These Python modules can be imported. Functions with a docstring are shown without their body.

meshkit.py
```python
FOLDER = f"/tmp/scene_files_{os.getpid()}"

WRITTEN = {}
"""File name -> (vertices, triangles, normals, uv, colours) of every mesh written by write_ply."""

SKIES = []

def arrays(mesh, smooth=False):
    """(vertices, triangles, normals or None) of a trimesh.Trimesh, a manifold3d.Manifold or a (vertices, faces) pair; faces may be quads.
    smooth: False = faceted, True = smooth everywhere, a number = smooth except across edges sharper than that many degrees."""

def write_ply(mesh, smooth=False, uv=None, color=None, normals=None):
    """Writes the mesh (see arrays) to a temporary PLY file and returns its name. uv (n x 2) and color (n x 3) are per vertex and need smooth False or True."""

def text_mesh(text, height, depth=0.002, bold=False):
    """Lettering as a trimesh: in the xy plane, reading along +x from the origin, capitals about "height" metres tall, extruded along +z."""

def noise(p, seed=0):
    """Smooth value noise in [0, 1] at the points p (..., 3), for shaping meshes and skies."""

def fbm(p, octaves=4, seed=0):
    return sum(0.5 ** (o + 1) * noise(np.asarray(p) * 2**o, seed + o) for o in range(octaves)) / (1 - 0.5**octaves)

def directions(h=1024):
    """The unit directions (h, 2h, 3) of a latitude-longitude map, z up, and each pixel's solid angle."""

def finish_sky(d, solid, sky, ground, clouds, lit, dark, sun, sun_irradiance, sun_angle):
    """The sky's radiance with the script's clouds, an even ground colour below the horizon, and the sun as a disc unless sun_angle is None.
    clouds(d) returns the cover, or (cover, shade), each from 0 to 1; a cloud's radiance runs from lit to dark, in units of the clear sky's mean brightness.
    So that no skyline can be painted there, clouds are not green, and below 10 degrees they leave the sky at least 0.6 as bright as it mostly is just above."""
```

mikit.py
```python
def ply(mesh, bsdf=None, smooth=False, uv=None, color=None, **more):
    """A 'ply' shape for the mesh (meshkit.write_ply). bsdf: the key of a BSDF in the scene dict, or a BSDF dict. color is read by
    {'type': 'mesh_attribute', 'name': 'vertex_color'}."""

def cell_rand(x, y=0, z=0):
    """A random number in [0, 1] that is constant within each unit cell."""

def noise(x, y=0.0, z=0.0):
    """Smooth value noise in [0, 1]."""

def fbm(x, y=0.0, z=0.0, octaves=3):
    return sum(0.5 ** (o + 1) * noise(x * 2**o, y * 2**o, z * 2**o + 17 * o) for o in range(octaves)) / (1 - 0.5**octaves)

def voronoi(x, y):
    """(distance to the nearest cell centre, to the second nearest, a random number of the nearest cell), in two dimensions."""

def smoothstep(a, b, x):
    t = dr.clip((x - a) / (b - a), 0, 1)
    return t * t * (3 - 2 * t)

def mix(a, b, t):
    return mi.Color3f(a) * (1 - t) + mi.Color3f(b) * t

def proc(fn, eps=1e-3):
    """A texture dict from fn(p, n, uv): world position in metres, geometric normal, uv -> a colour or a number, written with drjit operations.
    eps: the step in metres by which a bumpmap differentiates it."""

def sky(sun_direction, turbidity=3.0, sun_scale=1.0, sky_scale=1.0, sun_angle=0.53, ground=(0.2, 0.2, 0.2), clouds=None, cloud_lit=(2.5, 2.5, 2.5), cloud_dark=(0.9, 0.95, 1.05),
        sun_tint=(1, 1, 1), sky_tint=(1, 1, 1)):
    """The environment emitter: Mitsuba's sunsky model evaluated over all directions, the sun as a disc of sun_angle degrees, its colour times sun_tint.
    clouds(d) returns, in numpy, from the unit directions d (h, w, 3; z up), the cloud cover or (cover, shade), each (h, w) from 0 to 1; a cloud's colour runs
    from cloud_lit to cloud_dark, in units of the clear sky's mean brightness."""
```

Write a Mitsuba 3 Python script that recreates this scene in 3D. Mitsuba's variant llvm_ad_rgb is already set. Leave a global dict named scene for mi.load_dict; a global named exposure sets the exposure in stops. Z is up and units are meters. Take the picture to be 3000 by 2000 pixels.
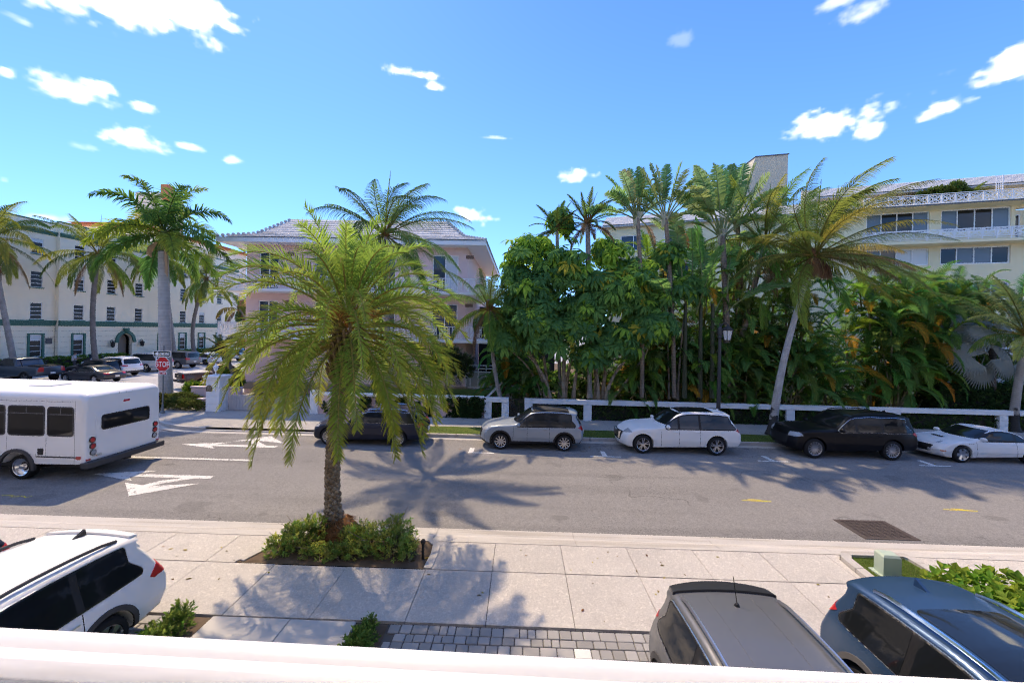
import math, numpy as np, trimesh, manifold3d as m3, mitsuba as mi, mikit, meshkit, drjit as dr
from shapely.geometry import Polygon, box as sbox, Point, LineString
from shapely.ops import unary_union
T = mi.ScalarTransform4f
scene, labels = {}, {}
rng = np.random.default_rng(7)

# ------------------------------------------------------------------ camera
# street runs along x, the view goes along +y, z is up; the road is z = 0; the lens is 4.95 m up on a balcony
F_PX, CX, CY, EYE, YAW, ROLL = 1180.0, 1500.0, 967.4, np.array([0, 0, 4.95]), .0237, .021
c_f = np.array([-math.sin(YAW), math.cos(YAW), 0])
_r0, _u0 = np.array([math.cos(YAW), math.sin(YAW), 0]), np.array([0, 0, 1.0])
c_r = _r0 * math.cos(ROLL) + _u0 * math.sin(ROLL)
c_u = _u0 * math.cos(ROLL) - _r0 * math.sin(ROLL)
cam_m = np.eye(4)
cam_m[:3, 0], cam_m[:3, 1], cam_m[:3, 2], cam_m[:3, 3] = -c_r, c_u, c_f, EYE
scene['camera'] = {'type': 'perspective', 'fov': 2 * math.degrees(math.atan(1500 / F_PX)), 'fov_axis': 'x', 'near_clip': .05, 'far_clip': 6000.0,
                   'principal_point_offset_y': (1000.0 - CY) / 2000.0, 'to_world': T(cam_m.tolist())}

# survey of the place: where a sight line from the photographer's spot meets a level or a depth (independent of the camera above)
_sf, _sc, _se = 1180.0, (1500.0, 967.4), np.array([0, 0, 4.95])
_s0, _s1 = np.array([math.cos(.0237), math.sin(.0237), 0]), np.array([0, 0, 1.0])
_sr, _su, _sd = _s0 * math.cos(.021) + _s1 * math.sin(.021), _s1 * math.cos(.021) - _s0 * math.sin(.021), np.array([-math.sin(.0237), math.cos(.0237), 0])
def ray(px, py):
    return _sd + _sr * (px - _sc[0]) / _sf - _su * (py - _sc[1]) / _sf
def P(px, py, z=0.0):
    d = ray(px, py); return _se + d * ((z - _se[2]) / d[2])
def Q(px, py, y):
    d = ray(px, py); return _se + d * (y / d[1])

# ------------------------------------------------------------------ sky and sun
SUN = np.array([-.385, .62, 1.0])
_cl = [(-49.1, 20.8, 2.86, 1.3, 1.0), (-47.1, 21.9, 2.01, 0.58, 0.9), (-44.4, 21.4, 1.19, 0.61, 0.85), (-44.8, 18.1, 2.82, 1.2, 1.0), (-40.5, 18.7, 1.4, 0.4, 0.55), (-36.5, 18.2, 1.23, 0.57, 0.6), (-15.6, 31.3, 4.1, 0.58, 0.8), (-12.8, 30.3, 1.86, 0.5, 0.7), (37.1, 22.2, 5.22, 1.51, 0.95), (40.2, 21.0, 1.9, 0.95, 0.9), (45.0, 21.3, 1.97, 0.7, 0.9), (49.2, 23.2, 2.16, 1.36, 1.0), (7.3, 20.8, 3.55, 1.13, 0.8), (-7.3, 15.3, 2.98, 1.08, 0.75), (-53.1, 20.6, 0.45, 0.37, 0.6), (38.9, 31.1, 2.83, 0.93, 0.4), (37.2, 33.0, 2.38, 0.7, 0.4), (-4.8, 25.4, 2.18, 0.24, 0.3), (-48.0, 16.3, 1.03, 0.43, 0.25), (45.6, 24.2, 0.9, 0.33, 0.2), (-53.1, 12.1, 0.22, 0.23, 0.5), (20.9, 33.9, 1.66, 1.24, 0.12), (-52.4, 27.2, 5.03, 1.67, 0.8), (-46.6, 28.8, 8.05, 1.56, 1.0), (-40.5, 31.0, 4.98, 1.65, 1.0), (-37.7, 30.8, 2.2, 0.74, 0.7), (-41.6, 29.8, 3.4, 0.83, 0.85), (-50.3, 9.4, 2.51, 0.43, 0.3), (-52.0, 24.9, 1.17, 0.35, 0.3)]      # small clouds: azimuth and elevation of the middle, half width and half height in degrees, thickness
def clouds(d):
    cover, shade = np.zeros(d.shape[:2]), np.zeros(d.shape[:2])
    az, el = np.degrees(np.arctan2(d[..., 0], d[..., 1])), np.degrees(np.arcsin(np.clip(d[..., 2], -1, 1)))
    q = np.stack([az / 1.9, el / 1.1, np.zeros_like(az)], -1)
    n1 = meshkit.fbm(q, 6, 3); n2 = meshkit.fbm(q * 2.3 + 9, 5, 11)
    near = np.zeros(d.shape[:2], bool)
    for x, y, a, b, s in _cl:
        r = np.sqrt(((az - x) / a / .92) ** 2 + ((el - y - .12 * b) / b / np.where(el < y, .72, 1.0)) ** 2)
        near |= r < 3
        v = np.clip((1.08 - r + (n1 - .5) * 1.9 + (n2 - .5) * .9) / 1.05, 0, 1)
        v = v * v * (3 - 2 * v) * s * np.clip((1.9 - r) / .5, 0, 1)
        shade = np.where(v > cover, np.clip((y - el) / b * .22 + .18, 0, .5), shade)
        cover = np.maximum(cover, v)
    g = meshkit.fbm(d * 3.1 + 4, 5, 21)                       # unseen rest of the sky: extra clouds added to lift the shade
    out = np.clip((g - .545) / .12, 0, 1) * np.where(d[..., 1] < .35, 1, 0) * np.clip((d[..., 2] - .05) / .1, 0, 1) * ~near
    return np.maximum(cover, out * .8), np.where(out > cover, .25, shade)
scene['sky'] = mikit.sky(SUN, turbidity=1.6, sun_scale=0.41, sky_scale=0.88, sun_angle=0.9, clouds=clouds, cloud_lit=(4.2, 4.0, 3.8), cloud_dark=(2.4, 2.4, 2.45),
                         sky_tint=(.58, .80, 1.12), ground=(.22, .21, .2), sun_tint=(1.05, .97, .84))
exposure = 3.12

# ------------------------------------------------------------------ materials
def tex(v):
    return v if isinstance(v, dict) else {'type': 'rgb', 'value': [float(x) for x in v]}
def mat(name, color, rough=.6, two=True, **k):
    b = {'type': 'principled', 'base_color': tex(color), 'roughness': rough, 'specular': k.pop('specular', .4), **k}
    scene['m_' + name] = {'type': 'twosided', 'bsdf': b} if two else b
VC = {'type': 'mesh_attribute', 'name': 'vertex_color'}
def bump(name, color, fn, scale, rough=.8, eps=2e-3, **k):
    scene['m_' + name] = {'type': 'twosided', 'bsdf': {'type': 'bumpmap', 'bump': mikit.proc(fn, eps), 'scale': scale,
        'bsdf': {'type': 'principled', 'base_color': tex(color), 'roughness': rough, 'specular': k.pop('specular', .35), **k}}}
N, FB, SS, MX = mikit.noise, mikit.fbm, mikit.smoothstep, mikit.mix
def t_asphalt(p, n, uv):
    a = FB(p.x * .5, p.y * .7, 3.0, 4); g = N(p.x * 46, p.y * 46, p.z * 46); s = N(p.x * 19, p.y * 19, 7.0)
    lane = SS(.5, .75, FB(p.x * .10, p.y * 1.5, 9.0, 3))
    oil = SS(.70, .80, FB(p.x * .9 + 31, p.y * 1.3, 2.0, 4))
    crack = SS(.006, .002, dr.abs(FB(p.x * .45 + 2, p.y * .45, 5.0, 4) - .5)) * SS(.60, .72, N(p.x * .3, p.y * .3, 8.0))
    v = .185 + .03 * (a - .5) + .07 * (g - .5) + .03 * (s - .5) - .022 * lane
    v = v * (1 - .2 * oil) * (1 - .3 * crack)
    return mi.Color3f(v * 1.03, v * 1.0, v * .985)
def t_concrete(p, n, uv):
    cx, cy = dr.floor((p.x + .49) / 1.47), dr.floor((p.y - 6.6) / 1.48)
    v = .43 + .05 * (mikit.cell_rand(cx, cy, 4.0) - .5) + .06 * (FB(p.x * .8, p.y * .8, 2.0, 4) - .5)
    sp = N(p.x * 60, p.y * 60, 1.0); sh = SS(.74, .86, N(p.x * 34, p.y * 34, 5.0))
    st = SS(.62, .78, FB(p.x * 2.2, p.y * 2.2, 11.0, 4))
    v = v + .11 * (sp - .5) + .08 * sh - .03 * st
    return mi.Color3f(v, v * .945, v * .875)
def t_kerb(p, n, uv):
    v = .42 + .10 * (FB(p.x * 1.1, p.y * 5, p.z * 6, 4) - .5) + .05 * (N(p.x * 55, p.y * 55, p.z * 55) - .5)
    d = SS(.5, .75, FB(p.x * .35, p.y * 9, 3.0, 3))
    v = v * (1 - .16 * d)
    return mi.Color3f(v, v * (.955 - .02 * d), v * (.90 - .06 * d))
def t_walk(p, n, uv):
    v = .31 + .10 * (FB(p.x * .9, p.y * .9, 2.0, 4) - .5) + .06 * (N(p.x * 40, p.y * 40, 1.0) - .5)
    j = dr.abs(p.x / 1.5 - dr.floor(p.x / 1.5) - .5) > .495
    v = dr.select(j, v * .6, v)
    return mi.Color3f(v, v * .96, v * .91)
def t_dirt(p, n, uv):
    v = .09 + .1 * (FB(p.x * 6, p.y * 6, p.z * 6, 4) - .4)
    return mi.Color3f(v * 1.15, v * .86, v * .62)
def t_lawn(p, n, uv):
    a = FB(p.x * 1.3, p.y * 1.3, 0.0, 3); b = N(p.x * 30, p.y * 30, 2.0)
    return MX((.05, .085, .02), (.12, .15, .04), dr.clip(a * .7 + b * .5 - .1, 0, 1))
def t_stucco(p, n, uv):
    v = .82 + .05 * (FB(p.x * .35, p.y * .35, p.z * .35, 4) - .5) + .05 * (FB(p.x * 7, p.y * 7, p.z * 7, 3) - .5)
    s = SS(.6, .85, FB(p.x * 1.5, p.y * 1.5, p.z * .18, 3)) * .05
    v = v - s
    return mi.Color3f(v * 1.03, v * .91, v * .69)
def t_pink(p, n, uv):
    v = .70 + .05 * (FB(p.x * .5, p.y * .5, p.z * .5, 4) - .5) + .035 * (FB(p.x * 9, p.y * 9, p.z * 9, 3) - .5)
    s = SS(.58, .85, FB(p.x * 2.5, p.y * 2.5, p.z * .25, 3)) * .05
    v = v - s
    return mi.Color3f(v * 1.06, v * .76, v * .70)
def t_yellow(p, n, uv):
    v = .76 + .04 * (FB(p.x * .5, p.y * .5, p.z * .5, 4) - .5) + .03 * (FB(p.x * 9, p.y * 9, p.z * 9, 3) - .5)
    v = v - SS(.6, .85, FB(p.x * 2.2, p.y * 2.2, p.z * .2, 3)) * .06
    return mi.Color3f(v * 1.04, v * .92, v * .60)
def t_white(p, n, uv):
    v = .77 + .03 * (FB(p.x * 1.5, p.y * 1.5, p.z * 1.5, 3) - .5)
    d = SS(.6, .85, FB(p.x * 5, p.y * 5, p.z * .9, 4)) * .09
    return mi.Color3f(v - d, v - d * 1.04, v - d * 1.15)
def t_tile(p, n, uv):
    v = .50 + .16 * (FB(p.x * 2.5, p.y * 2.5, p.z * 2.5, 4) - .5)
    d = SS(.45, .75, FB(p.x * 1.1, p.y * 1.1, p.z * 6, 4))
    v = v * (1 - .42 * d)
    return mi.Color3f(v, v * .99, v * .97)
def h_stucco(p, n, uv):
    return FB(p.x * 16, p.y * 16, p.z * 16, 2)
mat('asphalt', mikit.proc(t_asphalt), .85, specular=.3)
mat('concrete', mikit.proc(t_concrete), .85, specular=.25)
mat('kerb', mikit.proc(t_kerb), .8, specular=.25)
mat('walk', mikit.proc(t_walk), .85, specular=.25)
mat('dirt', mikit.proc(t_dirt), .95, specular=.1)
mat('lawn', mikit.proc(t_lawn), .95, specular=.1)
bump('stucco', mikit.proc(t_stucco), h_stucco, .012)
bump('pink', mikit.proc(t_pink), h_stucco, .012)
mat('yellow', mikit.proc(t_yellow), .85, specular=.25)
mat('white', mikit.proc(t_white), .5)
mat('tile', mikit.proc(t_tile), .8, specular=.3)
mat('vc', VC, .75, specular=.3)
mat('vc_gloss', VC, .35, specular=.5)
scene['m_leaf'] = {'type': 'principledthin', 'base_color': VC, 'roughness': .42, 'diff_trans': 1.15, 'eta': 1.45, 'spec_trans': 0.0}
scene['m_leaf_soft'] = {'type': 'principledthin', 'base_color': VC, 'roughness': .6, 'diff_trans': 1.1, 'eta': 1.4, 'spec_trans': 0.0}
def t_paint(p, n, uv):
    w = FB(p.x * 9, p.y * 9, 4.0, 4); f = N(p.x * 60, p.y * 60, 2.0); k = SS(.60, .72, w * .75 + f * .25)
    v = .56 + .08 * (FB(p.x * 2, p.y * 2, 1.0, 3) - .5)
    return MX(mi.Color3f(v, v * .99, v * .96), (.20, .195, .19), k * .8)
mat('paint_mark', mikit.proc(t_paint), .7, specular=.2)
mat('yellow_mark', (.55, .42, .05), .7)
mat('green_trim', (.045, .13, .095), .5)
mat('dark_glass', (.010, .012, .014), .04, specular=.5)
mat('blue_glass', (.03, .05, .075), .05, specular=.5)
mat('blind', (.55, .57, .58), .3, specular=.6)
mat('curtain', (.12, .17, .22), .25, specular=.4)
mat('black', (.012, .012, .013), .5)
mat('rubber', (.018, .018, .019), .75, specular=.2)
mat('trim', (.045, .045, .048), .55)
mat('grey_trim', (.10, .10, .105), .5)
mat('chrome', (.75, .76, .78), .12, metallic=1.0)
mat('alloy', (.58, .58, .60), .28, metallic=.9)
mat('dark_alloy', (.10, .10, .105), .35, metallic=.6)
mat('red_lamp', (.42, .008, .012), .12, clearcoat=1.0, specular=.6)
mat('amber', (.65, .17, .02), .2, specular=.6)
mat('clear_lamp', (.30, .32, .34), .1, clearcoat=1.0, specular=.7)
mat('plate', (.66, .66, .62), .5)
mat('sign_red', (.50, .006, .012), .4)
mat('sign_white', (.80, .80, .79), .4)
mat('sign_black', (.012, .02, .016), .45)
mat('bronze', (.12, .08, .045), .45, metallic=.4)
mat('iron', (.03, .026, .024), .55, metallic=.3)
mat('galv', (.17, .19, .20), .5, metallic=.5)
mat('wood_gate', (.42, .40, .40), .7)
mat('terracotta', (.44, .13, .055), .7)
mat('rust_wall', (.36, .10, .05), .8)
mat('orange_trim', (.45, .17, .08), .7)
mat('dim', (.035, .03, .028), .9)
mat('util_green', (.36, .44, .36), .6)
mat('frost', (.62, .63, .62), .4)
for nm, c, k in (('white', (.70, .70, .695), {}), ('silver', (.36, .38, .40), dict(metallic=.55)), ('lsilver', (.55, .56, .57), dict(metallic=.3)), ('black', (.006, .006, .008), {}), ('navy', (.014, .018, .035), dict(metallic=.2)),
                 ('blue', (.028, .07, .15), dict(metallic=.45)), ('charcoal', (.045, .047, .055), dict(metallic=.5)), ('grey', (.13, .135, .145), dict(metallic=.35)), ('brown', (.075, .05, .042), dict(metallic=.4)),
                 ('midgrey', (.25, .29, .335), dict(metallic=.2)), ('slate', (.055, .075, .10), dict(metallic=.4)), ('iceblue', (.30, .36, .42), dict(metallic=.4)), ('bus', (.74, .74, .735), {})):
    mat('car_' + nm, c, .28, clearcoat=.12 if nm == 'black' else .35 if nm == 'navy' else .8, clearcoat_gloss=.96, specular=.22 if nm == 'black' else .3 if nm in ('black', 'navy') else .5, **k)

# ------------------------------------------------------------------ helpers
def numbered(k):
    if k not in _used: _used.add(k); return k
    i = _count.get(k, 1)
    while f'{k}_{i:03d}' in _used: i += 1
    _count[k] = i + 1
    _used.add(f'{k}_{i:03d}'); return f'{k}_{i:03d}'
_used, _count = set(), {}
def thing(name, label, cat, group=None):
    k = numbered(name)
    labels[k] = {'label': label, 'category': cat}
    if group: labels[k]['group'] = group
    return k
def obj(name, mesh, m, parent=None, smooth=False, color=None, label=None, stuff=False, to=None):
    k = numbered(parent + '__' + name if parent else name)
    s = mesh if isinstance(mesh, dict) else mikit.ply(mesh, 'm_' + m, smooth=smooth, color=color)
    scene[k] = {**s, 'to_world': to} if to is not None else s
    if label: labels[k] = {'label': label}
    if stuff: labels.setdefault(k, {})['kind'] = 'stuff'
    return k
def whole(name, mesh, m, label, cat, group=None, **k):
    key = obj(name, mesh, m, None, **k); labels[key] = {**labels.get(key, {}), 'label': label, 'category': cat}
    if group: labels[key]['group'] = group
    return key
def struct(name, mesh, m, label=None, **k):
    key = obj(name, mesh, m, None, **k); labels[key] = {'kind': 'structure'}
    if label: labels[key]['label'] = label
    return key
def cat(ms):
    return trimesh.util.concatenate(list(ms))
def bx(x0, x1, y0, y1, z0, z1):
    return trimesh.creation.box(bounds=[[min(x0, x1), min(y0, y1), min(z0, z1)], [max(x0, x1), max(y0, y1), max(z0, z1)]])
def cbox(x0, x1, y0, y1, z0, z1, c=.01):
    """box with chamfered edges"""
    x0, x1, y0, y1, z0, z1 = min(x0, x1), max(x0, x1), min(y0, y1), max(y0, y1), min(z0, z1), max(z0, z1)
    p = []
    for sx, sy, sz in np.ndindex(2, 2, 2):
        a = np.array([(x0, x1)[sx], (y0, y1)[sy], (z0, z1)[sz]]); s = np.array([1 - 2 * sx, 1 - 2 * sy, 1 - 2 * sz]) * c
        for k in range(3):
            q = a + s; q[k] = a[k]; p.append(q)
    return trimesh.convex.convex_hull(np.array(p))
def prism(poly, h, z0=0.0):
    g = [poly] if poly.geom_type == 'Polygon' else [q for q in poly.geoms if q.geom_type == 'Polygon']
    m = cat(trimesh.creation.extrude_polygon(q, h, engine='earcut') for q in g)
    m.apply_translation([0, 0, z0]); return m
def upright_x(poly, y0, y1):
    """polygon in (x, z) extruded along y"""
    m = prism(poly, abs(y1 - y0)); v = m.vertices.copy()
    m.vertices = np.column_stack([v[:, 0], max(y0, y1) - v[:, 2], v[:, 1]]); return m
def upright_y(poly, x0, x1):
    """polygon in (y, z) extruded along x"""
    m = prism(poly, abs(x1 - x0)); v = m.vertices.copy()
    m.vertices = np.column_stack([min(x0, x1) + v[:, 2], v[:, 0], v[:, 1]]); return m
def tube(pts, rad, n=8, cap=True):
    pts = np.asarray(pts, float); m = len(pts); rad = np.broadcast_to(np.asarray(rad, float), (m,))
    t = np.gradient(pts, axis=0); t /= np.linalg.norm(t, axis=1, keepdims=True) + 1e-12
    ref = np.array([0, 0, 1.0]) if abs(t[:, 2]).mean() < .8 else np.array([1.0, 0, 0])
    u = np.cross(t, ref); u /= np.linalg.norm(u, axis=1, keepdims=True) + 1e-12; w = np.cross(t, u)
    a = np.arange(n) * 2 * np.pi / n
    v = pts[:, None] + rad[:, None, None] * (u[:, None] * np.cos(a)[None, :, None] + w[:, None] * np.sin(a)[None, :, None])
    v = v.reshape(-1, 3); i = np.arange(m - 1)[:, None] * n; j = np.arange(n)[None]; j2 = (j + 1) % n
    q = np.stack([i + j, i + n + j, i + n + j2, i + j2], -1).reshape(-1, 4)
    f = np.vstack([q[:, [0, 1, 2]], q[:, [0, 2, 3]]])
    if cap:
        v = np.vstack([v, pts[0], pts[-1]]); k = np.arange(n); k2 = (k + 1) % n; b = (m - 1) * n
        f = np.vstack([f, np.stack([k * 0 + m * n, k, k2], 1), np.stack([k * 0 + m * n + 1, b + k2, b + k], 1)])
    return trimesh.Trimesh(v, f, process=False)
def lathe(prof, n=16, at=(0, 0, 0)):
    m = trimesh.creation.revolve(np.asarray(prof, float), sections=n); m.apply_translation(at); return m
def xf(m, loc=(0, 0, 0), rz=0.0, s=1.0):
    m = m.copy(); c, n = math.cos(rz), math.sin(rz); v = m.vertices * s
    m.vertices = np.column_stack([v[:, 0] * c - v[:, 1] * n, v[:, 0] * n + v[:, 1] * c, v[:, 2]]) + np.asarray(loc); return m
def TW(loc, rz=0.0):
    return T().translate([float(x) for x in loc]).rotate([0, 0, 1], math.degrees(rz))
def unit(v):
    v = np.asarray(v, float); return v / (np.linalg.norm(v, axis=-1, keepdims=True) + 1e-12)
def t_old(p, n, uv):
    v = .35 + .07 * (FB(p.x * .3, p.y * .3, 3.0, 4) - .5) + .05 * (N(p.x * 22, p.y * 22, 1.0) - .5)
    return mi.Color3f(v, v * .98, v * .95)
mat('old_asphalt', mikit.proc(t_old), .9, specular=.2)
mat('walk_new', (.47, .455, .43), .85, specular=.2)
mat('joint_dark', (.11, .105, .10), .95, specular=.1)
mat('iron_rust', (.075, .06, .055), .7, metallic=.2)
mat('stucco_joint', (.24, .22, .18), .9, specular=.1)
mat('door_brown', (.20, .165, .13), .6)
mat('stone_brown', (.30, .22, .16), .9)
mat('vent_brown', (.22, .14, .12), .8)
mat('pinkwhite', (.62, .50, .49), .8)
mat('frost_grey', (.34, .33, .32), .5)
mat('tower', (.52, .47, .35), .85, specular=.2)
mat('boot', (.21, .155, .085), .9, specular=.1)
mat('stalk', (.42, .20, .05), .8, specular=.1)
mat('sheath', (.42, .29, .18), .8, specular=.15)
mat('sheath_pale', (.38, .36, .24), .7, specular=.2)
mat('leaf_solid', (.10, .15, .04), .6)
mat('stem_green', (.055, .06, .03), .6)
mat('stem_pale', (.36, .36, .30), .6)
mat('bark_twig', (.16, .17, .07), .8)
scene['m_leaf_wax'] = {'type': 'principledthin', 'base_color': VC, 'roughness': .38, 'diff_trans': 1.15, 'eta': 1.5, 'spec_trans': 0.0}
scene['m_silver_leaf'] = {'type': 'principledthin', 'base_color': tex((.36, .40, .39)), 'roughness': .5, 'diff_trans': .5, 'eta': 1.45, 'spec_trans': 0.0}
mat('iron_grey', (.05, .05, .052), .5, metallic=.2)
def t_rail(p, n, uv):
    v = .62 + .03 * (FB(p.x * 9, p.y * 30, p.z * 30, 4) - .5); d = SS(.55, .8, FB(p.x * 3.5, p.y * 40, p.z * 12, 4)) * .07
    return mi.Color3f(v - d, v - d * 1.03, v - d * 1.08)
mat('rail_white', mikit.proc(t_rail), .32, specular=.5)
mat('tonneau', (.42, .41, .40), .7)
mat('gold', (.62, .55, .38), .3, metallic=.7)
mat('skin', (.36, .20, .13), .55)
mat('shirt', (.42, .43, .46), .8)
mat('trousers', (.05, .05, .06), .8)
mat('hair', (.03, .022, .018), .7)
mat('old_glass', (.018, .018, .018), .2, specular=.3)
def t_tile2(p, n, uv):
    v = .46 + .06 * (FB(p.x * .8, p.y * .8, p.z * 1.5, 2) - .5)
    return mi.Color3f(v, v * .99, v * .97)
mat('tile_far', mikit.proc(t_tile2), .8, specular=.2)
# ------------------------------------------------------------------ vehicles: one closed body surface per car, cut by wheel arches; glass, lamps, trim lie on it
# side outlines, x from tail (0) to nose (1) in lengths, z in heights
OUT = {
 'suv': [(.03, .20), (.004, .34), (.002, .46), (.012, .55), (.022, .62), (.045, .75), (.075, .885), (.06, .935), (.10, .965), (.22, .992), (.36, 1.0), (.45, .985), (.515, .95), (.58, .84), (.655, .70), (.695, .665), (.84, .635), (.94, .58), (.982, .49), (.996, .40), (1.0, .28), (.985, .17), (.93, .13)],
 'bigsuv': [(.03, .22), (.004, .32), (.003, .46), (.008, .58), (.015, .64), (.028, .78), (.045, .91), (.04, .95), (.08, .975), (.2, .995), (.36, 1.0), (.46, .985), (.53, .95), (.595, .825), (.655, .69), (.69, .665), (.85, .645), (.95, .60), (.988, .52), (.997, .40), (1.0, .28), (.985, .18), (.93, .15)],
 'box': [(.03, .24), (.003, .34), (.002, .50), (.006, .62), (.012, .72), (.022, .86), (.03, .95), (.06, .98), (.2, .995), (.4, 1.0), (.51, .99), (.56, .945), (.615, .80), (.665, .69), (.70, .665), (.86, .65), (.95, .615), (.99, .56), (.998, .42), (1.0, .28), (.985, .2), (.93, .16)],
 'wagon': [(.03, .2), (.003, .34), (.002, .48), (.012, .56), (.03, .63), (.07, .79), (.105, .90), (.09, .945), (.13, .97), (.25, .995), (.38, 1.0), (.47, .985), (.53, .945), (.60, .82), (.66, .68), (.695, .655), (.85, .62), (.95, .54), (.985, .46), (.997, .37), (1.0, .27), (.985, .16), (.93, .13)],
 'hatch': [(.03, .22), (.003, .36), (.002, .50), (.012, .62), (.028, .68), (.05, .705), (.11, .80), (.22, .93), (.33, .985), (.43, 1.0), (.51, .98), (.575, .92), (.65, .79), (.715, .66), (.75, .63), (.86, .59), (.95, .53), (.985, .45), (.997, .36), (1.0, .26), (.985, .16), (.93, .13)],
 'sedan': [(.03, .22), (.003, .38), (.002, .52), (.01, .62), (.022, .70), (.05, .735), (.13, .755), (.20, .82), (.28, .935), (.36, .99), (.45, 1.0), (.53, .97), (.60, .88), (.66, .78), (.72, .685), (.76, .66), (.87, .61), (.95, .55), (.985, .46), (.997, .37), (1.0, .26), (.985, .16), (.93, .13)],
 'coupe': [(.03, .23), (.003, .36), (.002, .46), (.012, .56), (.03, .62), (.07, .66), (.15, .69), (.21, .74), (.29, .88), (.37, .97), (.45, 1.0), (.51, .985), (.555, .93), (.61, .83), (.665, .73), (.70, .70), (.80, .665), (.90, .61), (.96, .54), (.99, .45), (1.0, .36), (.995, .24), (.96, .15), (.90, .125)],
 'pickup': [(.03, .30), (.003, .36), (.002, .50), (.003, .60), (.004, .66), (.02, .672), (.15, .672), (.30, .672), (.362, .674), (.372, .75), (.385, .93), (.40, .98), (.46, .998), (.54, 1.0), (.60, .98), (.65, .90), (.70, .78), (.735, .68), (.76, .655), (.87, .64), (.95, .615), (.988, .55), (.998, .42), (1.0, .32), (.985, .22), (.93, .19)],
}
def spline(pts, n, closed=False):
    p = np.asarray(pts, float); d = np.r_[0, np.cumsum(np.sqrt(np.linalg.norm(np.diff(p, axis=0), axis=1)))]
    from scipy.interpolate import PchipInterpolator
    c = PchipInterpolator(d, p); q = c(np.linspace(0, d[-1], n * 4))
    s = np.r_[0, np.cumsum(np.linalg.norm(np.diff(q, axis=0), axis=1))]
    t = np.linspace(0, s[-1], n); return np.column_stack([np.interp(t, s, q[:, k]) for k in range(p.shape[1])])
def man(m):
    return m3.Manifold(m3.Mesh(np.asarray(m.vertices, np.float32), np.asarray(m.faces, np.uint32)))
def tri(mm):
    q = mm.to_mesh(); return trimesh.Trimesh(np.asarray(q.vert_properties[:, :3], float), np.asarray(q.tri_verts), process=False)
def sst(a, b, x):
    t = np.clip((x - a) / (b - a), 0, 1); return t * t * (3 - 2 * t)
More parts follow.
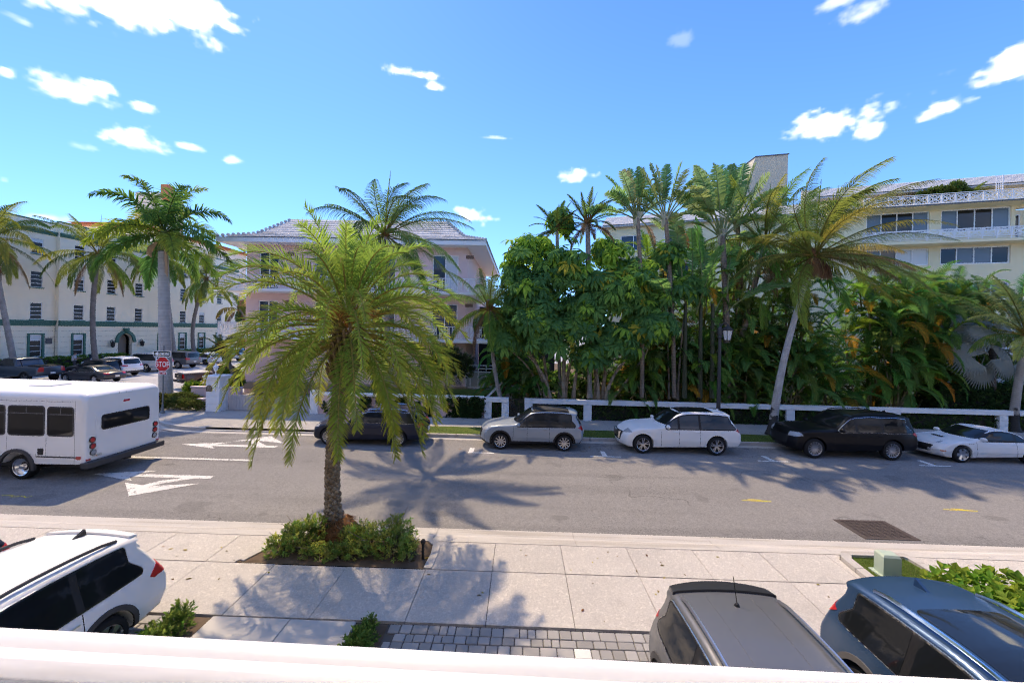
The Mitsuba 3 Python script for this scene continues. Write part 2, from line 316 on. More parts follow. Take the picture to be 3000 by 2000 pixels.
def cs(poly):
    rings = []
    for g in ([poly] if poly.geom_type == 'Polygon' else [g for g in poly.geoms if g.geom_type == 'Polygon']):
        rings.append(np.asarray(g.exterior.coords)[:-1]); rings += [np.asarray(i.coords)[:-1] for i in g.interiors]
    return m3.CrossSection(rings, m3.FillRule.EvenOdd)
class Body:
    def __init__(s, kind, L, W, H, wb, fo, R, out=None, tuck=None, res=.11, round_=.10):
        s.L, s.W, s.H, s.R = L, W, H, R
        s.xf, s.xr = L - fo, L - fo - wb
        o = spline(out or OUT[kind], 64) * [L, H]; s.outline = o
        s.poly = Polygon(o).buffer(0)
        o = np.asarray(Polygon(o).simplify(.004).exterior.coords)[:-1]
        if Polygon(o).exterior.is_ccw: o = o[::-1]
        # closed pillow: rings of the outline drawn in towards the flanks
        nrm = np.roll(o, -1, 0) - np.roll(o, 1, 0); nrm = unit(np.column_stack([nrm[:, 1], -nrm[:, 0]]))
        ph = np.linspace(0, np.pi / 2, 5); ys, ins = [0.0, W * .22], [0.0, 0.0]
        for a in ph: ys.append(W / 2 - round_ + round_ * math.sin(a)); ins.append(round_ * .55 * (1 - math.cos(a)))
        ys = [-y for y in ys[::-1]] + ys[1:]; ins = ins[::-1] + ins[1:]
        n = len(o); V = np.vstack([np.column_stack([o[:, 0] + nrm[:, 0] * i, np.full(n, y), o[:, 1] + nrm[:, 1] * i]) for y, i in zip(ys, ins)])
        k = np.arange(n); k2 = (k + 1) % n; Fq = []
        for r in range(len(ys) - 1):
            a, b = r * n, (r + 1) * n; Fq += [np.stack([a + k, a + k2, b + k2], 1), np.stack([a + k, b + k2, b + k], 1)]
        import mapbox_earcut as me
        capr = me.triangulate_float64(np.ascontiguousarray(o), np.array([n], np.uint32)).reshape(-1, 3)
        def cap(off, sign):
            t = capr.copy(); q = V[off + t]; nn = np.cross(q[:, 1] - q[:, 0], q[:, 2] - q[:, 0])[:, 1]
            return (t[:, ::-1] if nn.sum() * sign < 0 else t) + off
        Fq += [cap(0, -1), cap((len(ys) - 1) * n, 1)]
        Fq = np.vstack(Fq); t = trimesh.Trimesh(V, Fq, process=False)
        if t.volume < 0:
            side = Fq[:-2 * len(capr)][:, ::-1]; t = trimesh.Trimesh(V, np.vstack([side, Fq[-2 * len(capr):]]), process=False)
        mm = man(t).refine_to_length(res)
        t = tri(mm); t.merge_vertices()
        s.tuck = tuck or ([0, .12, .34, .52, .62, .68, .80, 1.0], [.88, .945, 1.0, .985, .955, .915, .845, .75])
        t.vertices = s.warp(t.vertices); s.mesh = t; s.cache = {}
        s.vn = np.array(t.vertex_normals)
    def warp(s, v):
        x, y, z = v.T.copy(); L, W, H = s.L, s.W, s.H; yn = np.clip(y / (W / 2), -1, 1)
        w = np.interp(z / H, *s.tuck) * (1 - .085 * sst(L * .72, L, x) ** 1.5 - .06 * sst(L * .2, 0, x) ** 1.5)
        up = sst(.25 * H, .55 * H, z)
        x2 = x - yn ** 2 * (.14 * sst(.45 * L, .68 * L, x) + .12 * sst(.84 * L, L, x)) + yn ** 2 * .14 * sst(.16 * L, 0, x)
        return np.column_stack([x2, y * w, z - up * .045 * yn ** 2])
    def shell(s, off):
        if off not in s.cache: s.cache[off] = man(trimesh.Trimesh(s.mesh.vertices + s.vn * off, s.mesh.faces, process=False))
        return s.cache[off]
    def side(s, poly, off, y0=.2, both=False):
        """the skin over a side-view polygon, one flank (sign of y0) as a thin piece standing off the body"""
        pr_ = cs(poly).extrude(s.W).rotate((90, 0, 0))          # y from 0 to -W
        pr_ = pr_.translate((0, -abs(y0), 0)) if y0 < 0 else pr_.translate((0, s.W + abs(y0), 0))
        return tri((s.shell(off) ^ pr_) - s.shell(off - .03 if off < .02 else off - .05))
    def front(s, poly, off, x0, x1):
        """the skin over a front-view polygon (y, z) between x0 and x1"""
        pr_ = cs(poly).extrude(x1 - x0)
        pr_ = pr_.transform(np.array([[0, 0, 1, x0], [1, 0, 0, 0], [0, 1, 0, 0]], float))
        return tri((s.shell(off) ^ pr_) - s.shell(off - .03))
    def top(s, poly, off, z0):
        pr_ = cs(poly).extrude(3).translate((0, 0, z0))
        return tri((s.shell(off) ^ pr_) - s.shell(off - .03))
    def at_side(s, x, z, side=1):
        v = s.mesh.vertices; k = v[:, 1] * side > .15
        i = np.argmin((v[k, 0] - x) ** 2 + (v[k, 2] - z) ** 2); return v[k][i]
_wheels = {}
def wheel_parts(R, wid, style, rim_m):
    key = (round(R, 3), round(wid, 3), style, rim_m)
    if key in _wheels: return _wheels[key]
    r1 = R * .70; h = wid / 2
    ty = lathe([(r1, -h * .8), (r1 + .01, -h), (R * .9, -h), (R * .975, -h * .8), (R, -h * .45), (R, h * .45), (R * .975, h * .8), (R * .9, h), (r1 + .01, h), (r1, h * .8), (r1, -h * .8)], 28)
    rimp = [lathe([(r1 * .93, h * .2), (r1 * .94, h * .86), (r1 * 1.0, h * .95), (r1 * 1.0, h * .3), (r1 * .93, h * .2)], 28), lathe([(0, h * .62), (r1 * .17, h * .66), (r1 * .21, h * .5), (0, h * .3)], 14)]
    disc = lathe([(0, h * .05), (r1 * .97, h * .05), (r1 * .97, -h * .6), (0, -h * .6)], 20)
    n, w0, w1, tw = {'ten': (10, .11, .09, 0), 'five': (5, .24, .17, 0), 'six': (6, .22, .26, 0), 'twin': (10, .085, .06, .12), 'multi': (14, .07, .06, 0), 'dark': (5, .16, .12, .2), 'steel': (0, 0, 0, 0), 'dual': (8, .06, .18, .0)}[style]
    for k in range(n):
        a = k * 2 * np.pi / n + (tw * (1 if k % 2 else -1) if style == 'twin' else 0)
        a2 = a + (0 if style != 'dark' else tw)
        pts = np.array([[r1 * .1, -w0 * r1], [r1 * .1, w0 * r1], [r1 * .97, w1 * r1 * 1.0], [r1 * .97, -w1 * r1]])
        b = trimesh.creation.extrude_polygon(Polygon(pts), h * .28); v = b.vertices
        v[:, 2] += h * (.42 + .30 * v[:, 0] / r1)
        c, s_ = math.cos(a), math.sin(a); b.vertices = np.column_stack([v[:, 0] * c - v[:, 1] * s_, v[:, 0] * s_ + v[:, 1] * c, v[:, 2]]); rimp.append(b)
    if style == 'steel': rimp.append(lathe([(0, -h * .1), (r1 * .45, -h * .1), (r1 * .62, h * .35), (r1 * .93, h * .55), (r1 * .95, h * .2), (r1 * .6, -.1 * h), (0, -.5 * h)], 24)); rimp.append(lathe([(0, h * .9), (r1 * .28, h * .8), (r1 * .34, h * .2), (r1 * .34, -h * .2), (0, -h * .2)], 16))
    def yy(m):
        v = m.vertices; return trimesh.Trimesh(np.column_stack([v[:, 0], v[:, 2], -v[:, 1]]), m.faces, process=False)
    out = [('tyre', mikit.ply(yy(ty), 'm_rubber', smooth=40)), ('rim', mikit.ply(yy(cat(rimp)), 'm_' + rim_m, smooth=35)), ('backing_disc', mikit.ply(yy(disc), 'm_black'))]  # black backing disc, dark in place of the shade behind the spokes
    _wheels[key] = out; return out
def quad(*p): return Polygon(p)
def car(name, label, kind, loc, rz, L, W, H, wb, fo, R, paint, rims=('ten', 'alloy'), cat_='car', group=None, belt=.615, clad=None, pillars=(.33, .5), dpost=.10, rails=None, roof=None, sun=None,
        tail='wrap', chrome_win=False, head=True, grille=True, glass='dark_glass', handles='paint', out=None, tuck=None, inset=.075, res=.11, plate=True, windshield=None, extra=None, sides=(1, -1), seams=True, rear_h=None, finn=True, front_plate=False, mirror=None):
    """nose towards +x of the car, then turned by rz and set down at loc (loc = middle of the car on the ground)"""
    b = Body(kind, L, W, H, wb, fo, R, out, tuck, res)
    k = thing(name, label, cat_, group); M_ = TW(loc, rz) @ T().translate([-L / 2, 0, 0]); pm = 'car_' + paint
    def put(n, mesh, m, par=None, **kw):
        if mesh is None or not hasattr(mesh, 'faces') or len(mesh.faces) == 0: return None
        mesh.apply_transform(np.array(M_.matrix)); return obj(n, mesh, m, par or k, **kw)
    Ra = R + .05; body = man(b.mesh)
    for xw in (b.xr, b.xf):
        for sg in (1, -1):
            c = m3.Manifold.cylinder(.42, Ra, Ra, 40).rotate((90, 0, 0)).translate((xw, sg * (W / 2 + .1) + (.42 if sg < 0 else 0), R + .01))
            body = body - c
    t = tri(body); ce = t.triangles_center
    well = np.zeros(len(t.faces), bool)
    for xw in (b.xr, b.xf):
        dd = np.hypot(ce[:, 0] - xw, ce[:, 2] - R - .01); well |= (dd < Ra - .0015) & (abs(ce[:, 1]) > W / 2 - .45) & (ce[:, 2] > .05)
    paintm = t.submesh([np.where(~well)[0]], append=True, repair=False) if (~well).any() else t
    put('body', paintm, pm, smooth=32)
    for xw in (b.xr, b.xf):
        for sg in (1, -1):
            put('wheel_well', t.submesh([np.where(well & (ce[:, 1] * sg > 0) & (abs(ce[:, 0] - xw) < Ra + .1))[0]], append=True, repair=False), 'black')
    # side windows
    x_at = lambda f: f * L
    bz = belt * H
    up = Polygon([(-1, bz + .012 * L * .6), (L + 1, bz - .012 * L * .4), (L + 1, 9), (-1, 9)])
    dlo = b.poly.buffer(-inset * H * .9, join_style=1).intersection(up)
    rb, rt = dpost * L, (dpost + .035) * L
    dlo = dlo.intersection(Polygon([(rb, bz - 1), (rb - .02 * L, bz), (rt, bz + .16 * H), (rt + .05 * L, 9), (L * .73, 9), (L * .73, bz - 1)]))
    if dlo.geom_type != 'Polygon': dlo = max(dlo.geoms, key=lambda g: g.area)
    dlo = dlo.buffer(-.05).buffer(.05)
    frame = dlo.buffer(.016 if chrome_win else .028)
    for sg in sides:
        put('window_trim', b.side(frame, .004, .2 * sg), 'chrome' if chrome_win else 'black', smooth=30)
        if chrome_win: put('window_seal', b.side(dlo.buffer(.006), .0055, .2 * sg), 'black', smooth=30)
        cuts = [-1] + [x_at(p) for p in pillars] + [L + 1]
        for a0, a1 in zip(cuts[:-1], cuts[1:]):
            g = dlo.intersection(sbox(a0 + .035, -1, a1 - .035, 9)).buffer(-.012)
            if g.geom_type != 'Polygon': g = max(g.geoms, key=lambda q: q.area) if not g.is_empty else g
            if g.is_empty or g.area < .02: continue
            put('side_window', b.side(g, .008, .2 * sg), glass, smooth=30)
    # windscreen and rear window
    o = b.outline; topi = np.argmax(o[:, 1]); fz = o[topi:]
    ws0, ws1 = (windshield or (.685, .955)); ws0 *= H; ws1 *= H
    def xz(z, part): return np.interp(-z, -part[:, 1], part[:, 0])
    xw = xz(ws0, fz)
    def trap(z0, z1, w0, w1): return Polygon([(-w0, z0), (w0, z0), (w1, z1), (-w1, z1)]).buffer(-.04).buffer(.04)
    tk = lambda z: np.interp(z / H, *b.tuck) * W / 2
    if windshield is not False:
        put('windscreen', b.front(trap(ws0, ws1, tk(ws0) - .10, tk(ws1) - .11), .005, xz(.99 * H, fz) - .3, xw + .25), 'dark_glass', smooth=30)
    rz0, rz1 = (rear_h or (.655, .90)); rz0 *= H; rz1 *= H
    xr_ = .36 * L
    put('rear_window', b.front(trap(rz0, rz1, tk(rz0) - .16, tk(rz1) - .14), .005, -.3, xr_), 'dark_glass', smooth=30)
    if head:
        hl = quad((.905 * L, .50 * H), (.925 * L, .565 * H), (1.01 * L, .53 * H), (1.01 * L, .455 * H), (.96 * L, .46 * H)) if head is True else Polygon([(x * L, z * H) for x, z in head])
        for sg in sides: put('headlight', b.side(hl, .007, W * .26 * sg), 'clear_lamp', smooth=30)
    if tail:
        tl = {'wrap': [(-.01, .60), (.045, .64), (.075, .60), (.03, .52), (-.01, .52)], 'tall': [(-.01, .80), (.03, .82), (.032, .50), (-.01, .48)], 'slim': [(-.01, .585), (.06, .62), (.09, .605), (.04, .545), (-.01, .54)],
              'tri': [(-.01, .66), (.045, .68), (.10, .55), (.085, .52), (-.01, .53)], 'high': [(-.01, .71), (.05, .735), (.085, .675), (.035, .59), (-.01, .57)], 'truck': [(-.01, .645), (.022, .645), (.022, .46), (-.01, .46)]}[tail]
        for sg in sides: put('taillight', b.side(Polygon([(x * L, z * H) for x, z in tl]), .008, W * .27 * sg), 'red_lamp', smooth=30)
    if grille is True:
        put('grille', b.front(trap(.27 * H, .47 * H, W * .25, W * .29), .006, L * .88, L + .2), 'black', smooth=30)
    if clad:
        for sg in sides:
            for xw_ in (b.xr, b.xf):
                ring = Point(xw_, R + .01).buffer(Ra + .07, 24).difference(Point(xw_, R + .01).buffer(Ra - .002, 24)).intersection(sbox(-1, R * .55, 9, 9)).intersection(b.poly.buffer(-.01))
                put('arch_trim', b.side(ring, .012, .3 * sg), clad, smooth=30)
            sill = sbox(b.xr + Ra + .05, .10 * H, b.xf - Ra - .05, .235 * H)
            put('sill_trim', b.side(sill, .008, .3 * sg), clad, smooth=30)
        put('rear_bumper_trim', b.front(trap(.16 * H, .31 * H, W * .46, W * .44), .008, -.3, .12 * L), clad, smooth=30)
        put('front_bumper_trim', b.front(trap(.14 * H, .23 * H, W * .44, W * .42), .008, .88 * L, L + .2), clad, smooth=30)
    if seams:
        for sg in sides:
            for p in pillars[-1:] + (pillars[:1] if len(pillars) > 1 else ()):
                put('door_gap', b.side(sbox(x_at(p) - .006, .19 * H, x_at(p) + .006, bz - .01), .002, .3 * sg), 'black')
            put('door_gap', b.side(sbox(L * .675 - .006, .19 * H, L * .675 + .006, bz - .03), .002, .3 * sg), 'black')
    for sg in sides:
        for p in pillars[-2:]:
            q = b.at_side(x_at(p) + .13, bz - .10, sg)
            h = cbox(q[0] - .09, q[0] + .09, q[1] - .012 + .012 * sg, q[1] + .012 + .014 * sg, q[2] - .016, q[2] + .016, .008)
            put('door_handle', h, 'chrome' if handles == 'chrome' else pm)
        q = b.at_side(.635 * L, bz + .04, sg)
        mm = trimesh.creation.icosphere(subdivisions=2); mm.vertices = mm.vertices * [.075, .13, .085] + [q[0] - .02, q[1] + .13 * sg, q[2] + .05]
        put('mirror', mm, mirror or pm, smooth=True)
    if roof: put('roof_panel', b.top(Polygon([(xr_ * .42, -W * .355), (xz(.975 * H, fz) + .05, -W * .35), (xz(.975 * H, fz) + .05, W * .35), (xr_ * .42, W * .355)]), .004, .8 * H), roof, smooth=30)
    if sun: put('sunroof', b.top(Polygon([(sun[0] * L, -W * .27), (sun[1] * L, -W * .27), (sun[1] * L, W * .27), (sun[0] * L, W * .27)]).buffer(-.08).buffer(.08), .007, .85 * H), 'dark_glass', smooth=30)
    if rails:
        for sg in (1, -1):
            xs = np.linspace(.16 * L, .50 * L, 9); yy = W * .335 * sg
            zz = np.interp(xs, o[:topi + 1][:, 0][o[:topi + 1][:, 1] > .9 * H], o[:topi + 1][:, 1][o[:topi + 1][:, 1] > .9 * H]) if False else np.array([o[(o[:, 1] > .8 * H)][np.argmin(abs(o[(o[:, 1] > .8 * H)][:, 0] - x)), 1] for x in xs])
            lift = .035 * np.sin(np.linspace(0, np.pi, 9)) ** .35
            put('roof_rail', tube(np.column_stack([xs, np.full(9, yy), zz - .02 + lift]), .022, 6), rails, smooth=40)
    if finn:
        zf = o[np.argmin(abs(o[:topi, 0] - .17 * L)), 1]
        f_ = upright_x(Polygon([(.13 * L, zf - .03), (.13 * L + .02, zf + .08), (.13 * L + .20, zf - .01), (.13 * L + .2, zf - .03)]), -.018, .018); put('antenna', f_, mirror or pm)
    if plate:
        pz = .36 * H if plate is True else plate * H
        put('licence_plate', cbox(-.015, .02, -.155, .155, pz, pz + .15, .004), 'plate')
    wp = wheel_parts(R, .24 if R > .33 else .22, *rims)
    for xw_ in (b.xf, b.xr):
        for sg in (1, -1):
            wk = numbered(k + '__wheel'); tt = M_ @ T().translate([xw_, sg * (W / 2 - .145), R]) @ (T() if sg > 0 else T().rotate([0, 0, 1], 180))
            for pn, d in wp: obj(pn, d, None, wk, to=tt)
    if extra: extra(b, put, k, M_)
    return k
# ------------------------------------------------------------------ ground, road, pavements
def sheet(poly, z):
    m = trimesh.creation.triangulate_polygon(poly, engine='earcut'); v, f = m[0], m[1]
    t = trimesh.Trimesh(np.column_stack([v, np.full(len(v), z)]), f, process=False)
    if t.face_normals[:, 2].mean() < 0: t.invert()
    return t
def sheets(poly, z):
    return cat(sheet(g, z) for g in ([poly] if poly.geom_type == 'Polygon' else poly.geoms))
struct('ground', sheet(sbox(-2500, -2500, 2500, 2500), -.03), 'old_asphalt', 'far flat ground')
struct('road', sheet(sbox(-140, 9.9, 140, 18.1), 0.0), 'asphalt', 'grey asphalt street running across the picture')
struct('side_street', sheet(sbox(-43, 18.1, -20, 140), -.006), 'old_asphalt', 'pale worn asphalt of the side street on the left')
def mark(name, poly, m='paint_mark', z=.004, label=None):
    obj(name, sheets(poly, z), m, 'road', label=label)
mark('lane_line', sbox(-22, 14.43, -9.75, 14.58))
def arrow(tipx, y, turn):
    p = [Polygon([(tipx, y), (tipx + 1.75, y + .46), (tipx + 1.2, y), (tipx + 1.75, y - .46)]), sbox(tipx + 1.1, y - .12, tipx + 3.95, y + .12)]
    t = turn
    p.append(Polygon([(tipx + 3.1, y + .1 * t), (tipx + 2.6, y + .40 * t), (tipx + 2.36, y + .85 * t), (tipx + 2.62, y + .95 * t), (tipx + 2.85, y + .60 * t), (tipx + 3.5, y + .1 * t)]))
    p.append(Polygon([(tipx + 1.7, y + .62 * t), (tipx + 2.75, y + 1.55 * t), (tipx + 3.95, y + .52 * t), (tipx + 2.62, y + .82 * t)]))
    return unary_union(p)
mark('turn_arrow', arrow(-13.85, 12.78, -1), label='white straight-and-left lane arrow half in the bus shadow')
mark('turn_arrow', arrow(-13.85, 16.2, 1), label='white straight-and-right lane arrow behind the bus')
mark('parking_mark', unary_union([sbox(-2.05, 16.13, -1.0, 16.24), sbox(-2.05, 16.2, -1.85, 16.86)]))
for xc in (3.45, 10.05, 16.3, 23.5):
    mark('parking_mark', unary_union([sbox(xc - .6, 16.1, xc + .6, 16.21), sbox(xc - .1, 16.2, xc + .1, 16.84)]))
def scrawl(pts, w): return LineString(pts).buffer(w, cap_style=2)
mark('survey_mark', scrawl([(6.72, 12.26), (7.55, 12.22), (6.95, 12.34), (7.3, 12.3)], .022), 'yellow_mark')
mark('survey_mark', scrawl([(12.4, 12.04), (13.3, 11.99), (12.7, 12.1), (13.0, 12.08)], .022), 'yellow_mark')
mark('survey_mark', scrawl([(-14.55, 11.0), (-14.25, 11.04), (-14.2, 10.94), (-13.9, 11.0), (-13.75, 10.93), (-13.7, 11.06)], .018), 'yellow_mark')
mark('survey_mark', scrawl([(13.9, 10.9), (14.2, 10.7), (14.5, 10.75)], .02), 'yellow_mark')
# near side: gutter and kerb poured in lengths, then two rows of exposed-aggregate slabs
xs = [-60, -30, -20.1, -17.1, -14.0, -11.0, -8.0, -5.1, -1.95, 1.35, 4.6, 7.1, 10.6, 13.6, 16.6, 19.6, 40, 60]
def kerb_piece(a, b):
    pr_ = Polygon([(9.96, -.1), (9.96, .006), (9.62, .022), (9.52, .055), (9.40, .085), (9.165, .105), (9.165, -.1)])
    return upright_y(pr_, a + .004, b - .004)
struct('kerb', kerb_piece(xs[0], xs[1]), 'kerb', 'pale concrete kerb and gutter on the near side')
for a, b in zip(xs[1:-1], xs[2:]): obj('kerb_stone', kerb_piece(a, b), 'kerb', 'kerb')
struct('pavement', sheet(sbox(-60, -4, 60, 9.2), .06), 'dim', 'pale pebbled concrete pavement on the near side')
bed = Polygon([(-5.75, 8.14), (-5.25, 9.17), (-2.05, 9.17), (-1.78, 8.9), (-1.74, 8.1), (-1.74, 8.08), (-5.75, 8.08)])
isl = Polygon([(6.98, 4), (6.98, 8.3), (7.05, 8.95), (7.25, 9.2), (8.55, 9.2), (8.68, 9.0), (8.68, 4)])
r_ = np.random.default_rng(3)
def slab(poly, m='concrete', h=.106):
    poly = poly.difference(bed.buffer(.006)).difference(isl.buffer(.006))
    if poly.is_empty or poly.area < .02: return
    dz = h + r_.uniform(-.0025, .0025)
    x0_, y0_, x1_, y1_ = poly.bounds
    poly = poly.buffer(-.006, join_style=2).intersection(sbox(x0_, y0_ + .012, x1_, y1_ - .012))
    obj('slab', prism(poly, .06, dz - .06), m, 'pavement')
for k in range(-13, 15):
    x0 = -.49 + 1.47 * k
    if k == -1: a, b = x0, -1.83 + 1.34
    a, b = x0, x0 + 1.47
    if k == -1: a = -1.83
    if k == -2: b = -1.83
    slab(sbox(a, 6.6, b, 8.08)); slab(sbox(a, 8.08, b, 9.155))
slab(sbox(-5.02, 5.0, -3.72, 6.585), 'walk_new'); slab(sbox(-3.72, 5.0, -2.62, 6.585), 'walk_new'); slab(sbox(-5.02, 3.4, -2.62, 5.0), 'walk_new'); slab(sbox(-5.02, -1.5, -2.62, 3.4), 'walk_new')
# planted bed round the palm, kerbed on its right
struct('planting_bed', sheet(bed.buffer(-.02), .10), 'dirt', 'brown mulch bed round the date palm')
bk = LineString([(-1.95, 9.15), (-1.80, 9.0), (-1.77, 8.6), (-1.80, 8.1)]).buffer(.08, cap_style=2)
obj('edging', prism(bk, .1, .03), 'kerb', 'planting_bed')
obj('edging', prism(LineString([(-5.66, 8.16), (-5.28, 9.1)]).buffer(.06, cap_style=2), .095, .03), 'kerb', 'planting_bed')
# grass island on the right with a raised rim
struct('lawn_island', sheet(isl.buffer(-.18), .13), 'lawn', 'small grass island with a concrete rim on the right')
rim = isl.difference(isl.buffer(-.19))
for g in (sbox(5, 8.5, 7.32, 12), sbox(7.32, 8.5, 8.4, 12), sbox(8.4, 8.5, 10, 12), sbox(5, 6, 7.5, 8.49), sbox(7.9, 6, 10, 8.49), sbox(5, 3, 7.5, 5.99), sbox(7.9, 3, 10, 5.99)):
    q = rim.intersection(g)
    if q.area > .01: obj('rim_stone', prism(q.buffer(-.003), .16, .03), 'kerb', 'lawn_island')
# permeable pavers of the parking bays
struct('parking_bay', sheet(sbox(-30, -3, 30, 6.575), .068), 'joint_dark', 'grey permeable block paving of the parking bays')
pv = []
def paver(x0, x1, y0, y1, keep, white=False):
    g = .007; dz = r_.uniform(-.004, .004)
    mesh = cbox(x0 + g, x1 - g, y0 + g, y1 - g, .03, .098 + dz, .008)
    c = r_.uniform(.22, .34) * np.array([1.0, .98, .96]) if not white else np.array([.6, .6, .58])
    col = np.tile(c, (len(mesh.vertices), 1))
    if keep: obj('paver', mesh, 'vc', 'parking_bay', color=col)
    else: pv.append((mesh, col))
def pave(xa, xb, y_top, rows, keep_rows):
    y = y_top
    for r in range(rows):
        h = (.20, .165, .2, .13)[r % 4]; x = xa + (.13 if r % 2 else 0); 
        while x < xb - .05:
            w = r_.choice([.19, .26, .19, .13]); x1 = min(x + w, xb)
            if x1 - x > .06:
                wht = .93 < (x + x1) / 2 < 1.07 and y < 6.38
                paver(x, x1, y - h, y, r < keep_rows and (-2.1 < x < 2.0 or -6.4 < x < -5.6), wht)
            x = x1
        y -= h
pave(-2.05, 8.0, 6.57, 26, 6)
pave(-12, -5.55, 6.57, 26, 6)
cc = np.vstack([c for _, c in pv]); mm_ = cat([m for m, _ in pv])
obj('paver', mm_, 'vc', 'parking_bay', color=cc, stuff=True)
struct('planter_strip', sheet(sbox(-5.56, 2, -5.04, 6.57), .085), 'dirt', 'soil strip with low shrubs beside the white wagon')
struct('planter_strip', sheet(sbox(-2.6, 2, -2.08, 6.57), .085), 'dirt', 'soil strip with low shrubs right of the entrance path')
# far side: kerb, verge, pavement and corner
blk = unary_union([sbox(-19.9, 18.3, 150, 90)])
cor = Point(-14.6, 23.6).buffer(5.3, 32)
blk = blk.difference(sbox(-19.95, 18.2, -14.6, 23.6)).union(cor.intersection(sbox(-19.95, 18.2, -14.6, 23.6)))
rimf = blk.difference(blk.buffer(-.17))
struct('far_gutter', sheets(blk.buffer(.32, join_style=1).difference(blk.buffer(-.02)).intersection(sbox(-21, 17, 150, 60)), .005), 'kerb', 'concrete gutter on the far side')
xk = [-20.5, -14.6, -11.5, -8.5, -5.5, -2.9, .2, 3.2, 6.2, 9.2, 12.2, 15.2, 18.2, 21.2, 24.2, 27.2, 30.2]
def kh(a): return .15 if a > -9.5 or a < -15 else .05
struct('far_kerb', prism(rimf.intersection(sbox(30.3, 17, 150, 19)), .25, -.1), 'kerb', 'raised concrete kerb on the far side')
for a, b in zip(xk[:-1], xk[1:]):
    q = rimf.intersection(sbox(a + .004, 17, b - .004, 40))
    obj('kerb_stone', cat([prism(g.buffer(-.012), kh(a) + .1, -.1) for g in ([q] if q.geom_type == 'Polygon' else q.geoms)]), 'kerb', 'far_kerb')
inner = blk.buffer(-.172)
struct('far_verge', sheets(inner.intersection(sbox(-9.3, 18, 120, 19.8)), .148), 'lawn', 'narrow grass verge between far kerb and pavement')
struct('far_pavement', sheets(inner.intersection(unary_union([sbox(-25, 18, -9.3, 23.2), sbox(-9.3, 19.8, 120, 22.4)])), .144), 'walk', 'grey concrete pavement in front of the white fence')
struct('driveway', sheets(sbox(-16.2, 22.2, -11.4, 40), .146), 'walk', 'concrete driveway behind the plank gate')
struct('garden_soil', sheets(unary_union([sbox(-11.4, 22.3, 120, 27), sbox(-2, 26, 120, 60), sbox(-20, 22.8, -16.2, 27)]), .15), 'dirt', 'shaded garden soil behind the fence')
struct('garden_lawn', sheet(sbox(-11.2, 22.25, -1.7, 27.6), .86), 'lawn', 'raised lawn strip in front of the pink house')
struct('left_pavement', cat([prism(sbox(-60, 18.5, -42.6, 120), .3, -.15)]), 'walk', 'pavement in front of the cream building')
# storm drain
dk = thing('storm_drain', 'dark rectangular steel storm drain grate in the road near the kerb', 'drain')
obj('pit_shade', sheet(sbox(8.6, 10.16, 9.88, 11.1), .003), 'black', dk)  # flush black sheet painted for the darkness below the grate
obj('frame', prism(sbox(8.56, 10.12, 9.92, 11.14).difference(sbox(8.64, 10.2, 9.84, 11.06)), .012, .002), 'iron_rust', dk)
for a, b in ((8.645, 9.235), (9.245, 9.835)):
    bars = [bx(a, b, y, y + .026, .004, .012) for y in np.arange(10.21, 11.05, .042)] + [bx(x, x + .03, 10.2, 11.06, .003, .013) for x in np.linspace(a, b - .03, 5)]
    obj('grate_panel', cat(bars), 'iron_rust', dk, stuff=True)
# ------------------------------------------------------------------ buildings (facades in local u = along, d = inward, z; placed by tr)
def win(par, tr, u0, u1, z0, z1, bars=(), cols=(), sill=None, frame='white', glass='dark_glass', depth=.10, fw=.06, trim=None, name='window', blind=0, label=None, panes=None):
    """a framed window set back in its opening: frame, panes, glazing bars, sill and surround as its own pieces"""
    g = sbox(u0, z0, u1, z1)
    fr = [g.difference(g.buffer(-fw, join_style=2))] + [sbox(u0 + fw, z - .025, u1 - fw, z + .025) for z in bars] + [sbox(c - .035, z0 + fw, c + .035, z1 - fw) for c in cols]
    k = obj(name, xf(upright_x(unary_union(fr), depth - .05, depth + .03), *tr), frame, par, label=label)
    es = [u0] + list(cols) + [u1]
    for i, (a, b) in enumerate(zip(es[:-1], es[1:])):
        gl = panes[i] if panes else glass
        obj('pane', xf(bx(a + .02, b - .02, depth, depth + .012, z0 + .02, z1 - .02), *tr), gl, k)
    if blind: obj('blind', xf(bx(u0 + .05, u1 - .05, depth - .012, depth - .004, z1 - blind * (z1 - z0), z1 - .06), *tr), 'blind', k)
    if sill: obj('sill', xf(cbox(u0 - .08, u1 + .08, -.10, depth - .06, z0 - .10, z0 - .004, .01), *tr), sill, k)
    if trim: obj('surround', xf(upright_x(sbox(u0 - .2, z0 - .06, u1 + .2, z1 + .12).difference(sbox(u0 - .004, z0 - .003, u1 + .004, z1 + .003)), -.06, depth - .055), *tr), trim, k)
    return k
def wallp(par, name, tr, poly, holes, t, m, d0=0.0, **k):
    for h in holes: poly = poly.difference(h)
    return obj(name, xf(upright_x(poly, d0, d0 + t), *tr), m, par, **k)

